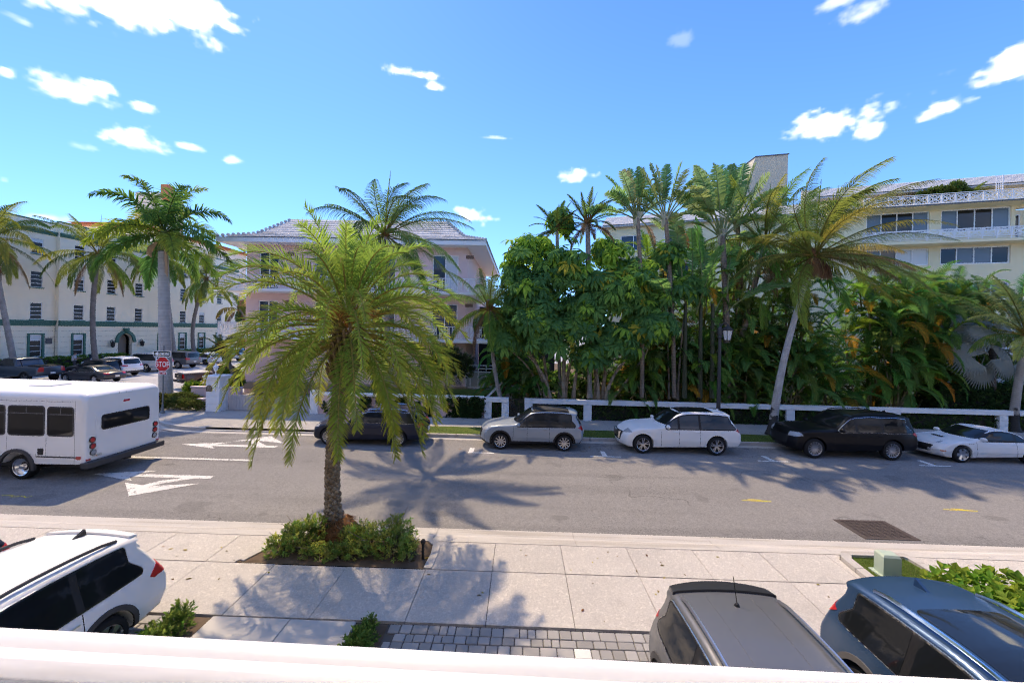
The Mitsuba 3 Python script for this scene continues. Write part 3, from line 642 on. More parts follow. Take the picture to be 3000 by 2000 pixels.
# ---- cream building on the left: its front runs away from the camera
LB = thing('cream_building', 'cream four-storey building with green cornice bands, sash windows and arched entrance', 'building')
tr = ((-47.4, 0, 0), math.pi / 2)
cols_ = [14.0, 17.5, 21.0, 24.5, 28.0, 31.5, 35.0, 38.5, 42.0, 45.4, 48.75, 52.05, 55.25, 58.6, 62.0]
rows_ = [(5.06, 6.68), (8.2, 9.78), (11.5, 13.0)]
holes = [sbox(c - .5, a, c + .5, b) for c in cols_ for a, b in rows_]
gcols = [17.5, 24.5, 31.5, 38.5, 42.0, 52.05, 55.25, 58.6, 62.0]
gh = [sbox(c - .5, 1.35, c + .5, 3.55) for c in gcols]
arch_in = sbox(46.25, -1, 47.95, 2.75).union(Point(47.1, 2.75).buffer(.85, 24))
def shift(d): return (xf(trimesh.Trimesh(), (0, 0, 0)) if 0 else None)
for (u0, u1, d) in ((11, 40.1, .35), (40.1, 66, 0.0)):
    own = sbox(u0, -1, u1, 30)
    wallp(LB, 'wall', tr, sbox(u0, 4.42, u1, 14.0).intersection(own), holes, .35, 'stucco', d)
    wallp(LB, 'parapet', tr, sbox(u0, 14.0, u1, 14.72 if d else 15.0), [], .35, 'stucco', d)
    obj('coping', xf(cbox(u0, u1, d - .06, d + .42, (14.72 if d else 15.0), (14.86 if d else 15.14), .02), *tr), 'green_trim', LB)
    for z0, z1, pz in ((4.42, 4.58, .10), (4.585, 4.80, .16), (4.805, 4.97, .22), (13.55, 13.72, .12), (13.725, 13.95, .2)):
        obj('cornice', xf(cbox(u0, u1, d - pz, d + .05, z0, z1, .02), *tr), 'green_trim', LB)
    z = -.05
    while z < 4.3:
        zt = min(z + .56, 4.42); c_ = sbox(u0, z + .022, u1, zt)
        for h in gh: c_ = c_.difference(h.buffer(.02, join_style=2))
        c_ = c_.difference(arch_in)
        for g in (c_.geoms if c_.geom_type == 'MultiPolygon' else [c_]):
            if not g.is_empty: obj('stone_course', xf(upright_x(g, d, d + .3), *tr), 'stucco', LB)
        z = zt
    wallp(LB, 'wall', tr, sbox(u0, -.1, u1, 4.42), gh + [arch_in], .1, 'stucco_joint', d + .3)
obj('wall', xf(bx(40.1, 40.4, .0, .7, 4.42, 15.0), *tr), 'stucco', LB)
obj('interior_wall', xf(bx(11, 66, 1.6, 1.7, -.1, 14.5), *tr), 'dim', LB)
r2 = np.random.default_rng(11)
for c in cols_:
    d = .35 if c < 40 else 0
    t2 = ((-47.4 - d, 0, 0), math.pi / 2)
    for a, b in rows_:
        h = b - a
        win(LB, t2, c - .5, c + .5, a, b, bars=(a + h * .25, a + h * .5, a + h * .75), sill='green_trim', glass='old_glass', fw=.05, blind=float(r2.choice([0, 0, .25, 0])))
for c in gcols:
    d = .35 if c < 40 else 0
    win(LB, ((-47.4 - d, 0, 0), math.pi / 2), c - .5, c + .5, 1.35, 3.55, bars=(1.9, 2.45, 3.0), trim='green_trim', glass='old_glass', blind=.28, label='tall ground-floor window in a green surround')
dr_ = obj('door', xf(upright_x(arch_in.buffer(-.02).intersection(sbox(40, 0, 60, 9)), .7, .76), *tr), 'door_brown', LB, label='brown arched entrance door')
obj('handle', xf(cbox(46.42, 46.5, .62, .7, .95, 1.25, .01), *tr), 'black', dr_)
obj('arch_moulding', xf(upright_x(Point(47.1, 2.75).buffer(1.2, 24).difference(Point(47.1, 2.75).buffer(.87, 24)).intersection(sbox(40, 2.75, 60, 9)), -.16, .05), *tr), 'green_trim', LB)
for u in (45.9, 48.05): obj('capital', xf(cbox(u - .05, u + .3, -.18, .05, 2.55, 2.745, .02), *tr), 'green_trim', LB)
cr = cat([trimesh.convex.convex_hull(xf(lathe([(0, 0), (.2, .05), (.3, .35), (.18, .6), (0, .62)], 8), (47.1, -.15, 3.62)).vertices), xf(lathe([(0, 0), (.12, .02), (.14, .16), (0, .22)], 8), (46.85, -.15, 4.05)), xf(lathe([(0, 0), (.12, .02), (.14, .16), (0, .22)], 8), (47.35, -.15, 4.05))])
obj('crest', xf(cr, *tr), 'green_trim', LB)
for u in (45.35, 48.95):
    lk = obj('wall_lantern', xf(cat([lathe([(0, 0), (.05, .02), (.17, .1), (.22, .5), (.26, .52), (.05, .72), (.03, .85), (0, .86)], 6, (u, -.32, 2.0)), tube([(u, 0, 2.6), (u, -.2, 2.9), (u, -.32, 2.85)], .025, 6)]), *tr), 'iron', LB)
    obj('pane', xf(lathe([(.172, .14), (.215, .46)], 6, (u, -.32, 2.0)), *tr), 'frost', lk)
obj('vent', xf(cat([bx(39.3, 39.86, .31, .345, 2.6, 3.2)] + [bx(39.32, 39.84, .27, .32, z, z + .035) for z in np.arange(2.63, 3.18, .07)]), *tr), 'grey_trim', LB, stuff=True)
obj('side_wall', bx(-75, -47.9, 65.6, 66, -.1, 14), 'stucco', LB)
obj('roof', bx(-75, -47.8, 11, 66, 13.9, 14.1), 'stucco', LB); obj('side_wall', bx(-75, -47.8, 11.0, 11.4, -.1, 14.6), 'stucco', LB)
def hip(x0, x1, y0, y1, z0, z1, inset):
    v = np.array([[x0, y0, z0], [x1, y0, z0], [x1, y1, z0], [x0, y1, z0], [x0 + inset, y0 + inset, z1], [x1 - inset, y0 + inset, z1], [x1 - inset, y1 - inset, z1], [x0 + inset, y1 - inset, z1]])
    return trimesh.convex.convex_hull(v)
UB = thing('rear_tower_block', 'taller cream block with terracotta eaves rising behind the cream building', 'building')
obj('wall', bx(-68, -58.6, 60, 84, 0, 19.5), 'stucco', UB)
obj('roof', hip(-69, -57.6, 59, 85, 19.9, 20.9, 4), 'terracotta', UB)
obj('eaves', cbox(-68.6, -58, 59.4, 84.6, 19.5, 19.9, .1), 'orange_trim', UB)
obj('tower', bx(-64.2, -60.3, 65, 70, 20, 26.4), 'stucco', UB)
obj('chimney', cbox(-60.5, -59.2, 65.5, 67, 25.6, 28.0, .1), 'orange_trim', UB)
win(UB, ((0, 59.98, 0), 0), -61.6, -60.4, 16.2, 18.0, bars=(17.1,))
RB = thing('red_building', 'orange-red building glimpsed between the cream and the pink houses', 'building')
obj('wall', bx(-64, -50, 80, 95, 0, 8.6), 'rust_wall', RB); obj('roof', hip(-65, -49, 79, 96, 8.6, 10.2, 4), 'terracotta', RB)
for u in (-59.6, -56.5, -53.5): win(RB, ((0, 79.9, 0), 0), u - .6, u + .6, 5.0, 6.4, bars=(5.7,), depth=.08)

# ---- pink house across the street
PH = thing('pink_house', 'pink three-storey house with white balconies and pale flat-tile hip roof', 'house')
tr = ((0, 28, 0), 0.0)
doors = [(-18.6, -17.2), (-14.6, -12.9), (-10.6, -8.9), (-6.3, -4.5)]
ho = []
for (a, b) in doors:
    ho += [sbox(a, 7.5, b, 10.08), sbox(a, 4.22, b, 6.68)]
lat = [sbox(-9.68, 1.0, -8.0, 3.0), sbox(-5.05, 1.0, -4.05, 3.0)]
wallp(PH, 'wall', tr, sbox(-19.5, .2, -3.85, 10.9), ho + lat, .25, 'pink')
obj('wall', bx(-4.1, -3.85, 28.25, 42, .2, 10.9), 'pink', PH); obj('wall', bx(-19.5, -19.25, 28.25, 42, .2, 10.9), 'pink', PH)
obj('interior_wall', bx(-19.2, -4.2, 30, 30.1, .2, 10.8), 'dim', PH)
obj('plinth', cbox(-19.6, -3.7, 27.6, 28.0, .5, .98, .02), 'stone_brown', PH)
for i, (a, b) in enumerate(doors):
    for z0, z1 in ((7.5, 10.08), (4.22, 6.68)):
        if i == 3 and z0 > 7: win(PH, tr, a, b, 7.5, 10.08, cols=((a + b) / 2,), panes=('blue_glass', 'blind'), name='sliding_door')
        else: win(PH, tr, a, b, z0, z1, cols=((a + b) / 2,), glass='blue_glass', name='sliding_door')
    for z in (9.86, 6.5): obj('vent', cat([bx(b + .53, b + 1.07, 27.97, 28.01, z, z + .23)] + [bx(b + .54, b + 1.06, 27.955, 27.972, z + q, z + q + .02) for q in np.arange(.01, .22, .04)]), 'vent_brown', PH, stuff=True)
block = sbox(0, 0, .32, .32).difference(unary_union([Point(.16, .16).buffer(.045)] + [Point(.16 + .095 * math.cos(a), .16 + .095 * math.sin(a)).buffer(.042, 6) for a in np.arange(6) * math.pi / 3] + [Point(x, y).buffer(.03, 6) for x in (.02, .3) for y in (.02, .3)]))
blk_ply = mikit.ply(upright_x(block, 0, .12), 'm_pinkwhite')
for (a, b) in ((-9.68, -8.0), (-5.05, -4.05)):
    n_ = round((b - a) / .333)
    for i in range(n_):
        for j in range(6): obj('breeze_block', blk_ply, None, PH, to=T().translate([a + i * (b - a) / n_ + .005, 28.05, 1.0 + j * .333]))
# balconies with scroll railings
def arc(cx, cy, r, a0, a1, n=10):
    t = np.radians(np.linspace(a0, a1, n)); return list(zip(cx + r * np.cos(t), cy + r * np.sin(t)))
scroll = [LineString(arc(.10, .2, .07, -60, 240)), LineString(arc(.18, .36, .07, 120, 420)), LineString(arc(.10, .52, .07, -60, 240)), LineString(arc(.18, .10, .05, 100, 380)), LineString(arc(.18, .62, .05, -20, 260)),
          LineString([(.14, .04), (.06, .28), (.22, .44), (.14, .72)]), LineString([(.02, 0), (.02, .76)]), LineString([(.26, 0), (.26, .76)])]
orn_ply = mikit.ply(upright_x(unary_union([l.buffer(.015, cap_style=2) for l in scroll]), -.012, .012), 'm_white')
def railing(par, p0, p1, z0, z1, pitch=.42, post=1.26, orn=orn_ply):
    p0, p1 = np.array(p0, float), np.array(p1, float); L_ = np.linalg.norm(p1 - p0); rz = math.atan2(p1[1] - p0[1], p1[0] - p0[0]); t_ = ((p0[0], p0[1], 0), rz)
    k = obj('railing', xf(cat([cbox(0, L_, -.03, .03, z1 - .05, z1, .008), bx(0, L_, -.018, .018, z0 + .03, z0 + .06)]), *t_), 'white', par)
    for x in np.linspace(.02, L_ - .02, max(2, round(L_ / post) + 1)): obj('post', xf(bx(x - .02, x + .02, -.022, .022, z0, z1 - .05), *t_), 'white', k)
    n_ = max(1, int(L_ / pitch))
    for i in range(n_):
        x = (i + .5) * L_ / n_ - .14; c, s_ = math.cos(rz), math.sin(rz)
        obj('scroll_panel', orn, None, k, to=TW((p0[0] + x * c, p0[1] + x * s_, z0 + .06), rz))
for z0, x1 in ((7.22, -2.2), (4.02, -2.1)):
    b = obj('balcony', cat([cbox(-20.5, x1, 26.6, 28.0, z0, z0 + .2, .02), cbox(-20.5, -19.5, 28.0, 33, z0, z0 + .2, .02), cbox(-3.85, x1, 28.0, 34, z0, z0 + .2, .02)]), 'white', PH)
    zr = z0 + .2
    railing(b, (-20.45, 26.66), (x1 - .05, 26.66), zr + .03, zr + .9)
    railing(b, (-20.45, 33), (-20.45, 26.7), zr + .03, zr + .9)
    railing(b, (x1 - .05, 26.7), (x1 - .05, 34), zr + .03, zr + .9)
# roof: two pitches of flat tiles over white fascia and soffit
obj('soffit', cat([bx(-20.8, -2.6, 27.0, 43, 10.62, 10.68)]), 'white', PH)
obj('fascia', cat([cbox(-20.9, -2.5, 26.88, 27.0, 10.58, 10.9, .015), cbox(-20.9, -20.78, 27.0, 43, 10.58, 10.9, .015), cbox(-2.62, -2.5, 27.0, 43, 10.58, 10.9, .015)]), 'white', PH)
lv = [(0.0, 10.9), (1.7, 11.5), (3.3, 12.95)]
def ringp(i): return [(-20.95 + i, 26.85 + i), (-2.45 - i, 26.85 + i), (-2.45 - i, 43 - i), (-20.95 + i, 43 - i)]
rv, rf = [], []
for i, z in lv: rv += [(x, y, z - .05) for x, y in ringp(i)]
for s_ in range(2):
    for k in range(4): a, b = s_ * 4 + k, s_ * 4 + (k + 1) % 4; rf += [[a, b, b + 4], [a, b + 4, a + 4]]
rf += [[8, 9, 10], [8, 10, 11]]
RF = obj('roof', trimesh.Trimesh(rv, rf, process=False), 'tile', PH)
tiles = []
def tile_face(face):
    for (i0, z0), (i1, z1) in zip(lv[:-1], lv[1:]):
        run = math.hypot(i1 - i0, z1 - z0); n_ = round(run / .30); sl = math.atan2(z1 - z0, i1 - i0)
        for r in range(n_):
            f0 = r / n_; ii = i0 + (i1 - i0) * f0; zz = z0 + (z1 - z0) * f0
            if face == 0: a, b = -20.95 + ii, -2.45 - ii
            else: a, b = 26.85 + ii, 43 - ii
            m_ = int((b - a) / .33); off = .165 if r % 2 else 0
            for k in range(m_):
                u = a + .1 + off + k * (b - a - .2) / m_
                if u + .32 > b: continue
                t_ = bx(0, .318, 0, run / n_ + .05, 0, .035); t_.apply_transform(trimesh.transformations.rotation_matrix(sl - .09 + r_.uniform(-.015, .015), [1, 0, 0]))
                t_.apply_translation([0, 0, .035])
                if face == 0: t_.apply_translation([u, 26.85 + ii, zz])
                else: t_.apply_transform(trimesh.transformations.rotation_matrix(math.pi / 2, [0, 0, 1])); t_.apply_translation([-2.45 - ii, u, zz])
                tiles.append(t_)
tile_face(0)
for t_ in tiles[:300]: obj('tile', t_, 'tile', RF)
rest = tiles[300:]; tiles = []; tile_face(1)
for x, sx in ((-20.95, 1), (-2.45, -1)):
    for (i0, z0), (i1, z1) in zip(lv[:-1], lv[1:]):
        n_ = round(math.hypot((i1 - i0) * 1.4, z1 - z0) / .3)
        for r in range(n_):
            f = (r + .5) / n_; rest.append(xf(trimesh.creation.icosphere(subdivisions=1, radius=.12), (x + sx * (i0 + (i1 - i0) * f), 26.85 + i0 + (i1 - i0) * f, z0 + (z1 - z0) * f + .06)))
obj('tile', cat(rest + tiles), 'tile', RF, stuff=True)
# gate beside the house under the balcony, with dark walls behind that stand for the shaded void
GK = thing('side_gate', 'white framed gate with frosted panels beside the pink house', 'gate')
gx = [-3.8, -3.5, -2.95, -2.4, -1.85, -1.62]
obj('frame', cat([bx(-3.82, -1.6, 27.97, 28.03, z, z + .07) for z in (.88, 1.98, 2.2, 2.42)] + [bx(x - .03, x + .03, 27.965, 28.035, .88, 2.48) for x in gx]), 'white', GK)
for a, b in zip(gx[:-1], gx[1:]): obj('panel', bx(a + .03, b - .03, 27.99, 28.005, .95, 1.98), 'frost_grey', GK)
obj('shade_backdrop', cat([bx(-3.8, 3, 36, 36.2, 0, 7), bx(-1.3, -1.1, 29, 36, .2, 3.9)]), 'dim', PH)  # dark walls added to stand for the shade under the balcony

# ---- yellow apartment house behind the trees, turned 17 degrees to the street
YB = thing('yellow_apartment_house', 'pale yellow apartment house with wide windows and fretwork balcony railings', 'building')
ya = math.radians(-17.4); tr = ((8.5, 40.4, 0), ya)
yd = [(25.72, 29.86), (20.9, 25.02), (34.6, 38.7)]
yh = []
for a, b in yd:
    for z0, z1 in ((13.4, 15.18), (10.85, 12.2), (8.1, 9.45), (5.3, 6.7)): yh.append(sbox(a, z0, b, z1))
sm = [sbox(1.15, 13.0, 3.6, 14.5), sbox(5.2, 13.0, 7.6, 14.5), sbox(11.3, 7.45, 12.4, 8.9), sbox(11.3, 4.6, 12.4, 6.05), sbox(15.5, 7.45, 17.2, 8.9), sbox(1.2, 10.2, 3.5, 11.7), sbox(5.2, 10.2, 7.6, 11.7)]
logg = [sbox(30.1, 12.6, 33.8, 15.0)]
wallp(YB, 'wall', tr, sbox(18, 0, 42, 15.2), yh + logg, .3, 'yellow'); wallp(YB, 'wall', tr, sbox(0, 0, 18, 15.4), sm, .3, 'yellow')
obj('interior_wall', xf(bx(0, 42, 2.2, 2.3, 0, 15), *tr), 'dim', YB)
obj('side_wall', xf(bx(0, .3, .3, 12, 0, 15.4), *tr), 'yellow', YB)
for a, b in yd:
    w = (b - a) / 4
    for z0, z1, pn in ((13.4, 15.18, ('curtain', 'dark_glass', 'dark_glass', 'curtain')), (10.85, 12.2, ('dark_glass', 'curtain', 'curtain', 'dark_glass')), (8.1, 9.45, None), (5.3, 6.7, None)):
        if a < 22 and z0 == 10.85: pn = ('curtain', 'dark_glass', 'blind', 'blind')
        win(YB, tr, a, b, z0, z1, cols=(a + w, a + 2 * w, a + 3 * w), fw=.09, depth=.14, panes=pn, glass='blue_glass')
for g in sm:
    a, z0, b, z1 = g.bounds
    win(YB, tr, a, b, z0, z1, cols=((a + b) / 2,) if b - a > 1.3 else (), bars=((z0 + z1) / 2,) if b - a < 1.3 else (), fw=.08, glass='blue_glass')
win(YB, tr, 30.15, 31.2, 12.6, 14.8, name='balcony_door', depth=1.4); obj('wall', xf(bx(30.0, 34, 1.5, 1.7, 12.4, 15.2), *tr), 'yellow', YB)
sq = sbox(.0, .0, .68, .56)
fret = [LineString(sq.exterior.coords), LineString([(0, 0), (.68, .56)]), LineString([(0, .56), (.68, 0)]), Point(.34, .28).buffer(.13, 8).exterior, LineString([(.34, .0), (.68, .28), (.34, .56), (0, .28), (.34, 0)]), LineString(arc(.34, -.1, .33, 30, 150)), LineString(arc(.34, .66, .33, 210, 330))]
fret_ply = mikit.ply(upright_x(unary_union([l.buffer(.016) for l in fret]), -.015, .015), 'm_white')
def fretrail(par, u0, u1, d, z0, z1):
    k = obj('railing', xf(cat([cbox(u0, u1, d - .035, d + .035, z1 - .05, z1, .008), bx(u0, u1, d - .02, d + .02, z0 + .08, z0 + .11), bx(u0, u1, d - .02, d + .02, z0 + .2, z0 + .225)]), *tr), 'white', par)
    n_ = round((u1 - u0) / .805)
    for i in range(n_ + 1):
        u = u0 + i * (u1 - u0) / n_
        obj('post', xf(bx(u - .025, u + .025, d - .025, d + .025, z0, z1 - .05), *tr), 'white', k)
        if i < n_:
            q = xf(trimesh.Trimesh([[u + .06, d, z0 + .25]], []), *tr).vertices[0]; obj('fret_panel', fret_ply, None, k, to=TW(q, ya))
b1 = obj('balcony', xf(cbox(18, 42, -1.3, 0.0, 12.32, 12.52, .02), *tr), 'yellow', YB); fretrail(b1, 20.2, 33.2, -1.2, 12.52, 13.4)
b2 = obj('terrace', xf(cat([cbox(18, 42, -1.4, .35, 15.2, 15.36, .03)]), *tr), 'yellow', YB); fretrail(b2, 20.2, 33.2, -1.25, 15.2, 16.14)
obj('gutter', xf(cbox(18, 42, -1.46, -1.41, 15.22, 15.33, .01), *tr), 'grey_trim', YB)
obj('penthouse_wall', xf(bx(18, 42, 1.6, 1.9, 15.36, 17.1), *tr), 'yellow', YB)
for u in (22.6, 31.6): obj('penthouse_window', xf(bx(u, u + 2.2, 1.58, 1.605, 15.4, 16.9), *tr), 'dark_glass', YB)
def slope_roof(u0, u1, d0, z0, d1, z1, par, rows):
    k = obj('roof', xf(trimesh.convex.convex_hull(np.array([[u, d, z] for u in (u0, u1) for d, z in ((d0, z0), (d1, z1), (d0, z0 - .12), (d1, z0 - .12))])), *tr), 'tile_far', par)
    sl = math.atan2(z1 - z0, d1 - d0); run = math.hypot(z1 - z0, d1 - d0) / rows
    for r in range(rows):
        s_ = bx(u0, u1, 0, run + .05, 0, .04); s_.apply_transform(trimesh.transformations.rotation_matrix(sl - .07, [1, 0, 0])); s_.apply_translation([0, d0 + (d1 - d0) * r / rows, z0 + (z1 - z0) * r / rows + .07]); obj('tile_course', xf(s_, *tr), 'tile_far', k)
slope_roof(17.6, 43, .7, 17.1, 4.6, 18.9, YB, 9); slope_roof(-.6, 17.6, -.6, 15.4, 3.5, 17.3, YB, 9)
slope_roof(23, 33, -5.5, 3.7, -2.6, 4.5, YB, 7); obj('porch_wall', xf(bx(23.3, 33, -5.0, -4.8, .2, 3.6), *tr), 'white', YB)
TB = thing('roof_tower', 'plain beige stair tower with slanted top rising above the palms', 'tower')
pt = Polygon([(24.2, 10), (24.3, 21.4), (25.38, 24.55), (28.9, 24.9), (28.9, 10)])
obj('wall', upright_x(pt, 45, 50), 'tower', TB)
obj('coping', upright_x(LineString([(25.34, 24.6), (28.95, 24.95)]).buffer(.05), 44.9, 50.1), 'grey_trim', TB)
# ------------------------------------------------------------------ plants
g_ = np.random.default_rng(21)
def jit(c, s, r=g_): return np.clip(np.asarray(c) * (1 + r.normal(0, s, 3) * [1, .6, 1]) * (1 + r.normal(0, s)), .002, .9)
GREEN, DEEP, YEL, BRN, LIME, ORG = (.11, .18, .04), (.035, .075, .018), (.42, .33, .03), (.26, .16, .085), (.20, .28, .03), (.50, .20, .03)
def frond(rg, base, az, el, L, bend=1.2, nl=42, ll=.5, lw=.03, vee=.35, ldroop=.25, start=.18, col=GREEN, tip=None, rach=(.20, .20, .06), wind=(0, 0, 0), a0=1.15, a1=.55, prof='long', rr=.022, plumose=0.0, roll=0.0, seg=3):
    n = 18; tip = col if tip is None else tip
    d = np.array([math.cos(az) * math.cos(el), math.sin(az) * math.cos(el), math.sin(el)]); sd = np.array([-math.sin(az), math.cos(az), 0.0])
    P_, D_ = [np.asarray(base, float)], [d]
    w = np.asarray(wind, float)
    for i in range(n):
        s = (i + .5) / n
        d = unit(d + (np.array([0, 0, -bend]) * (.25 + 1.5 * s) + w * (.3 + 1.4 * s)) / n); P_.append(P_[-1] + d * L / n); D_.append(d)
    P_, D_ = np.array(P_), np.array(D_)
    S = sd[None] - D_ * (D_ @ sd)[:, None]; S = unit(S); Nn = np.cross(D_, S); Nn *= np.sign((Nn @ [0, 0, 1]).mean() or 1)
    if roll:
        c, s_ = math.cos(roll), math.sin(roll); S, Nn = S * c + Nn * s_, Nn * c - S * s_
    rt = tube(P_, np.linspace(rr, rr * .2, n + 1), 5, False)
    V, Fc, C = [rt.vertices], [rt.faces], [np.tile(rach, (len(rt.vertices), 1))]
    s = start + (1 - start) * ((np.arange(nl) + .5) / nl); s = np.r_[s, s]; sg = np.r_[np.ones(nl), -np.ones(nl)]; m = 2 * nl
    f = np.clip(s + rg.normal(0, .15 / nl, m), 0, 1) * n; i0 = np.minimum(f.astype(int), n - 1); fr = (f - i0)[:, None]
    lerp = lambda A: A[i0] * (1 - fr) + A[i0 + 1] * fr
    p, t, sv, nv = lerp(P_), unit(lerp(D_)), unit(lerp(S)), unit(lerp(Nn))
    a = a0 + (a1 - a0) * s + rg.normal(0, .06, m); v = vee + rg.normal(0, .07, m) + (rg.choice([-1, 0, 1], m) * plumose)
    out = sv * (sg * np.cos(v))[:, None] + nv * np.sin(v)[:, None]
    dl = unit(t * np.cos(a)[:, None] + out * np.sin(a)[:, None])
    q = (s - start) / (1 - start)
    pf = {'long': np.clip(.55 + 1.5 * q, 0, 1) * np.clip(1.25 * (1 - q) + .28, 0, 1), 'date': np.clip(.35 + 2.5 * q, 0, 1) * np.clip(1.6 * (1 - q) + .42, 0, 1), 'blade': np.sqrt(np.clip(1 - (2 * q - 1) ** 2, .06, 1))}[prof]
    ln = ll * pf * (1 + rg.normal(0, .07, m))
    wd = unit(t - dl * (t * dl).sum(1)[:, None])
    ws = {2: [1, .8], 3: [.6, 1, .7]}[seg] if prof != 'blade' else [1, 1.05, 1]; pts, cur, dc = [], p.copy(), dl.copy()
    vv, cc = [], []
    cs_ = np.clip(np.asarray(col)[None] * (1 + rg.normal(0, .12, (m, 1))), 0, 1); tp = np.asarray(tip)[None] * np.ones((m, 1)); mixq = (q ** 1.5)[:, None]
    for j in range(seg):
        ww = wd * (lw * ws[j] / 2); vv += [cur - ww, cur + ww]
        k = j / seg; cj = cs_ * (1 - k * .55 * mixq) + tp * (k * .55 * mixq); cc += [cj, cj]
        dc = unit(dc + np.array([0, 0, -1.0]) * ldroop * (.4 + .8 * j) + w * .25); cur = cur + dc * (ln / seg)[:, None]
    vv.append(cur); cc.append(cs_ * .3 + tp * .7)
    nv_ = 2 * seg + 1; W_ = np.stack(vv, 1).reshape(-1, 3); K_ = np.stack(cc, 1).reshape(-1, 3); b = np.arange(m)[:, None] * nv_
    tris = []
    for j in range(seg - 1): e = 2 * j; tris += [[e, e + 1, e + 3], [e, e + 3, e + 2]]
    e = 2 * (seg - 1); tris.append([e, e + 1, e + 2])
    o = len(rt.vertices); V.append(W_); C.append(K_); Fc.append((np.array(tris)[None] + b[:, :, None] * np.ones((1, len(tris), 1), int)).reshape(-1, 3) + o)
    return trimesh.Trimesh(np.vstack(V), np.vstack(Fc), process=False), np.clip(np.vstack(C), .002, .95)
def put_frond(par, fc, name='frond', m='leaf', label=None, **k):
    if par.startswith(('areca', 'banana', 'trav')): fc = (fc[0], np.clip(fc[1] * 1.22, 0, .9))
    return obj(name, fc[0], m, par, color=fc[1], label=label, **k)
def trunk_mesh(pts, radii, c0, c1, ring=.09, n=14, step=.03, amp=.02, flare=0.0, rg=g_):
    pts = np.asarray(pts, float); d = np.r_[0, np.cumsum(np.linalg.norm(np.diff(pts, axis=0), axis=1))]
    from scipy.interpolate import CubicSpline
    cs_ = CubicSpline(d, pts); s = np.arange(0, d[-1], step); r = np.interp(s, d, radii)
    ph = (s / ring) % 1; r = r * (1 + amp * (ph - .5)) + flare * np.exp(-s / .22)
    t = tube(cs_(s), r, n, True); q = np.asarray(t.vertices); sv = np.r_[np.repeat(s, n), 0, d[-1]]
    x = meshkit.fbm(q * [6, 6, 3], 3, 5); y = meshkit.fbm(q * 22, 2, 8); rg_ = ((sv / ring) % 1 < .16) * .35
    k = np.clip(x * .9 + (y - .5) * .5 - rg_, 0, 1)[:, None]
    t.vertices = q + np.asarray(t.vertex_normals) * ((y - .5) * .012)[:, None]
    return t, np.clip(np.asarray(c0) * (1 - k) + np.asarray(c1) * k, 0, 1)
def put_trunk(par, tc, m='vc', name='trunk', label=None):
    return obj(name, tc[0], m, par, color=tc[1], smooth=True, label=label)
def rots(ax, rg, spin=None):
    ax = unit(ax); ref = np.where(abs(ax[:, 2:3]) < .9, [[0, 0, 1.0]], [[1.0, 0, 0]]); u = unit(np.cross(ax, ref)); v = np.cross(ax, u)
    a = rg.uniform(0, 2 * np.pi, len(ax)) if spin is None else spin; c, s = np.cos(a)[:, None], np.sin(a)[:, None]
    return np.stack([u * c + v * s, v * c - u * s, ax], 2)              # columns: local x, y, z
def scatter(V0, F0, pos, R_, sc, col, shade=None):
    n = len(pos); V = np.einsum('nij,kj->nki', R_, V0) * np.asarray(sc).reshape(-1, 1, 1) + np.asarray(pos)[:, None]
    Fc = (F0[None] + (np.arange(n) * len(V0))[:, None, None]).reshape(-1, 3)
    C = np.repeat(np.asarray(col)[:, None], len(V0), 1) * (np.ones(len(V0)) if shade is None else shade)[None, :, None]
    return trimesh.Trimesh(V.reshape(-1, 3), Fc, process=False), np.clip(C.reshape(-1, 3), .002, .95)
def leaf_t(w=.4, fold=.12, droop=.15, obov=.5):
    """one leaf along +x, length 1, lying in the xy plane"""
    V = np.array([[0, 0, 0], [obov * .6, w * .36, fold * w], [obov * .6, -w * .36, fold * w], [obov * 1.25, w * .46, fold * w - droop * .4], [obov * 1.25, -w * .46, fold * w - droop * .4], [obov * .9, 0, -droop * .15], [1, 0, -droop]])
    Fc = np.array([[0, 5, 1], [0, 2, 5], [1, 5, 3], [5, 2, 4], [3, 5, 6], [5, 4, 6]]); return V, Fc
def rosette_t(m=9, w=.34, droop=.45, tilt=.15, rg=g_):
    V, Fc = [], []; l, f = leaf_t(w, .1, droop, .55)
    for k in range(m):
        a = k * 2 * np.pi / m + rg.normal(0, .1); q = l * (1 + rg.normal(0, .08)); q = q + [.12, 0, 0]
        e = -tilt + rg.normal(0, .14); q = np.column_stack([q[:, 0] * math.cos(e) - q[:, 2] * math.sin(e), q[:, 1], q[:, 0] * math.sin(e) + q[:, 2] * math.cos(e)])
        V.append(np.column_stack([q[:, 0] * math.cos(a) - q[:, 1] * math.sin(a), q[:, 0] * math.sin(a) + q[:, 1] * math.cos(a), q[:, 2]])); Fc.append(f + k * len(l))
    return np.vstack(V), np.vstack(Fc)
def twig_t(n=6, w=.45, rg=g_):
    """a short leafy shoot along +z with n leaves"""
    V, Fc = [], []; l, f = leaf_t(w, .15, .1, .5)
    for k in range(n):
        a = k * 2.4 + rg.normal(0, .3); e = .55 + .5 * k / n + rg.normal(0, .15); q = l * (.75 + .25 * rg.random())
        q = np.column_stack([q[:, 0] * math.cos(e) - q[:, 2] * math.sin(e), q[:, 1], q[:, 0] * math.sin(e) + q[:, 2] * math.cos(e) + .9 * k / n])
        V.append(np.column_stack([q[:, 0] * math.cos(a) - q[:, 1] * math.sin(a), q[:, 0] * math.sin(a) + q[:, 1] * math.cos(a), q[:, 2]])); Fc.append(f + k * len(l))
    return np.vstack(V), np.vstack(Fc)
def cols(base, n, s, rg, alt=None, p=0.0):
    c = np.asarray(base)[None] * (1 + rg.normal(0, s, (n, 1))) * (1 + rg.normal(0, s * .5, (n, 3)))
    if alt is not None: k = rg.random(n) < p; c[k] = np.asarray(alt) * (1 + rg.normal(0, s, (k.sum(), 1)))
    return np.clip(c, .004, .9)
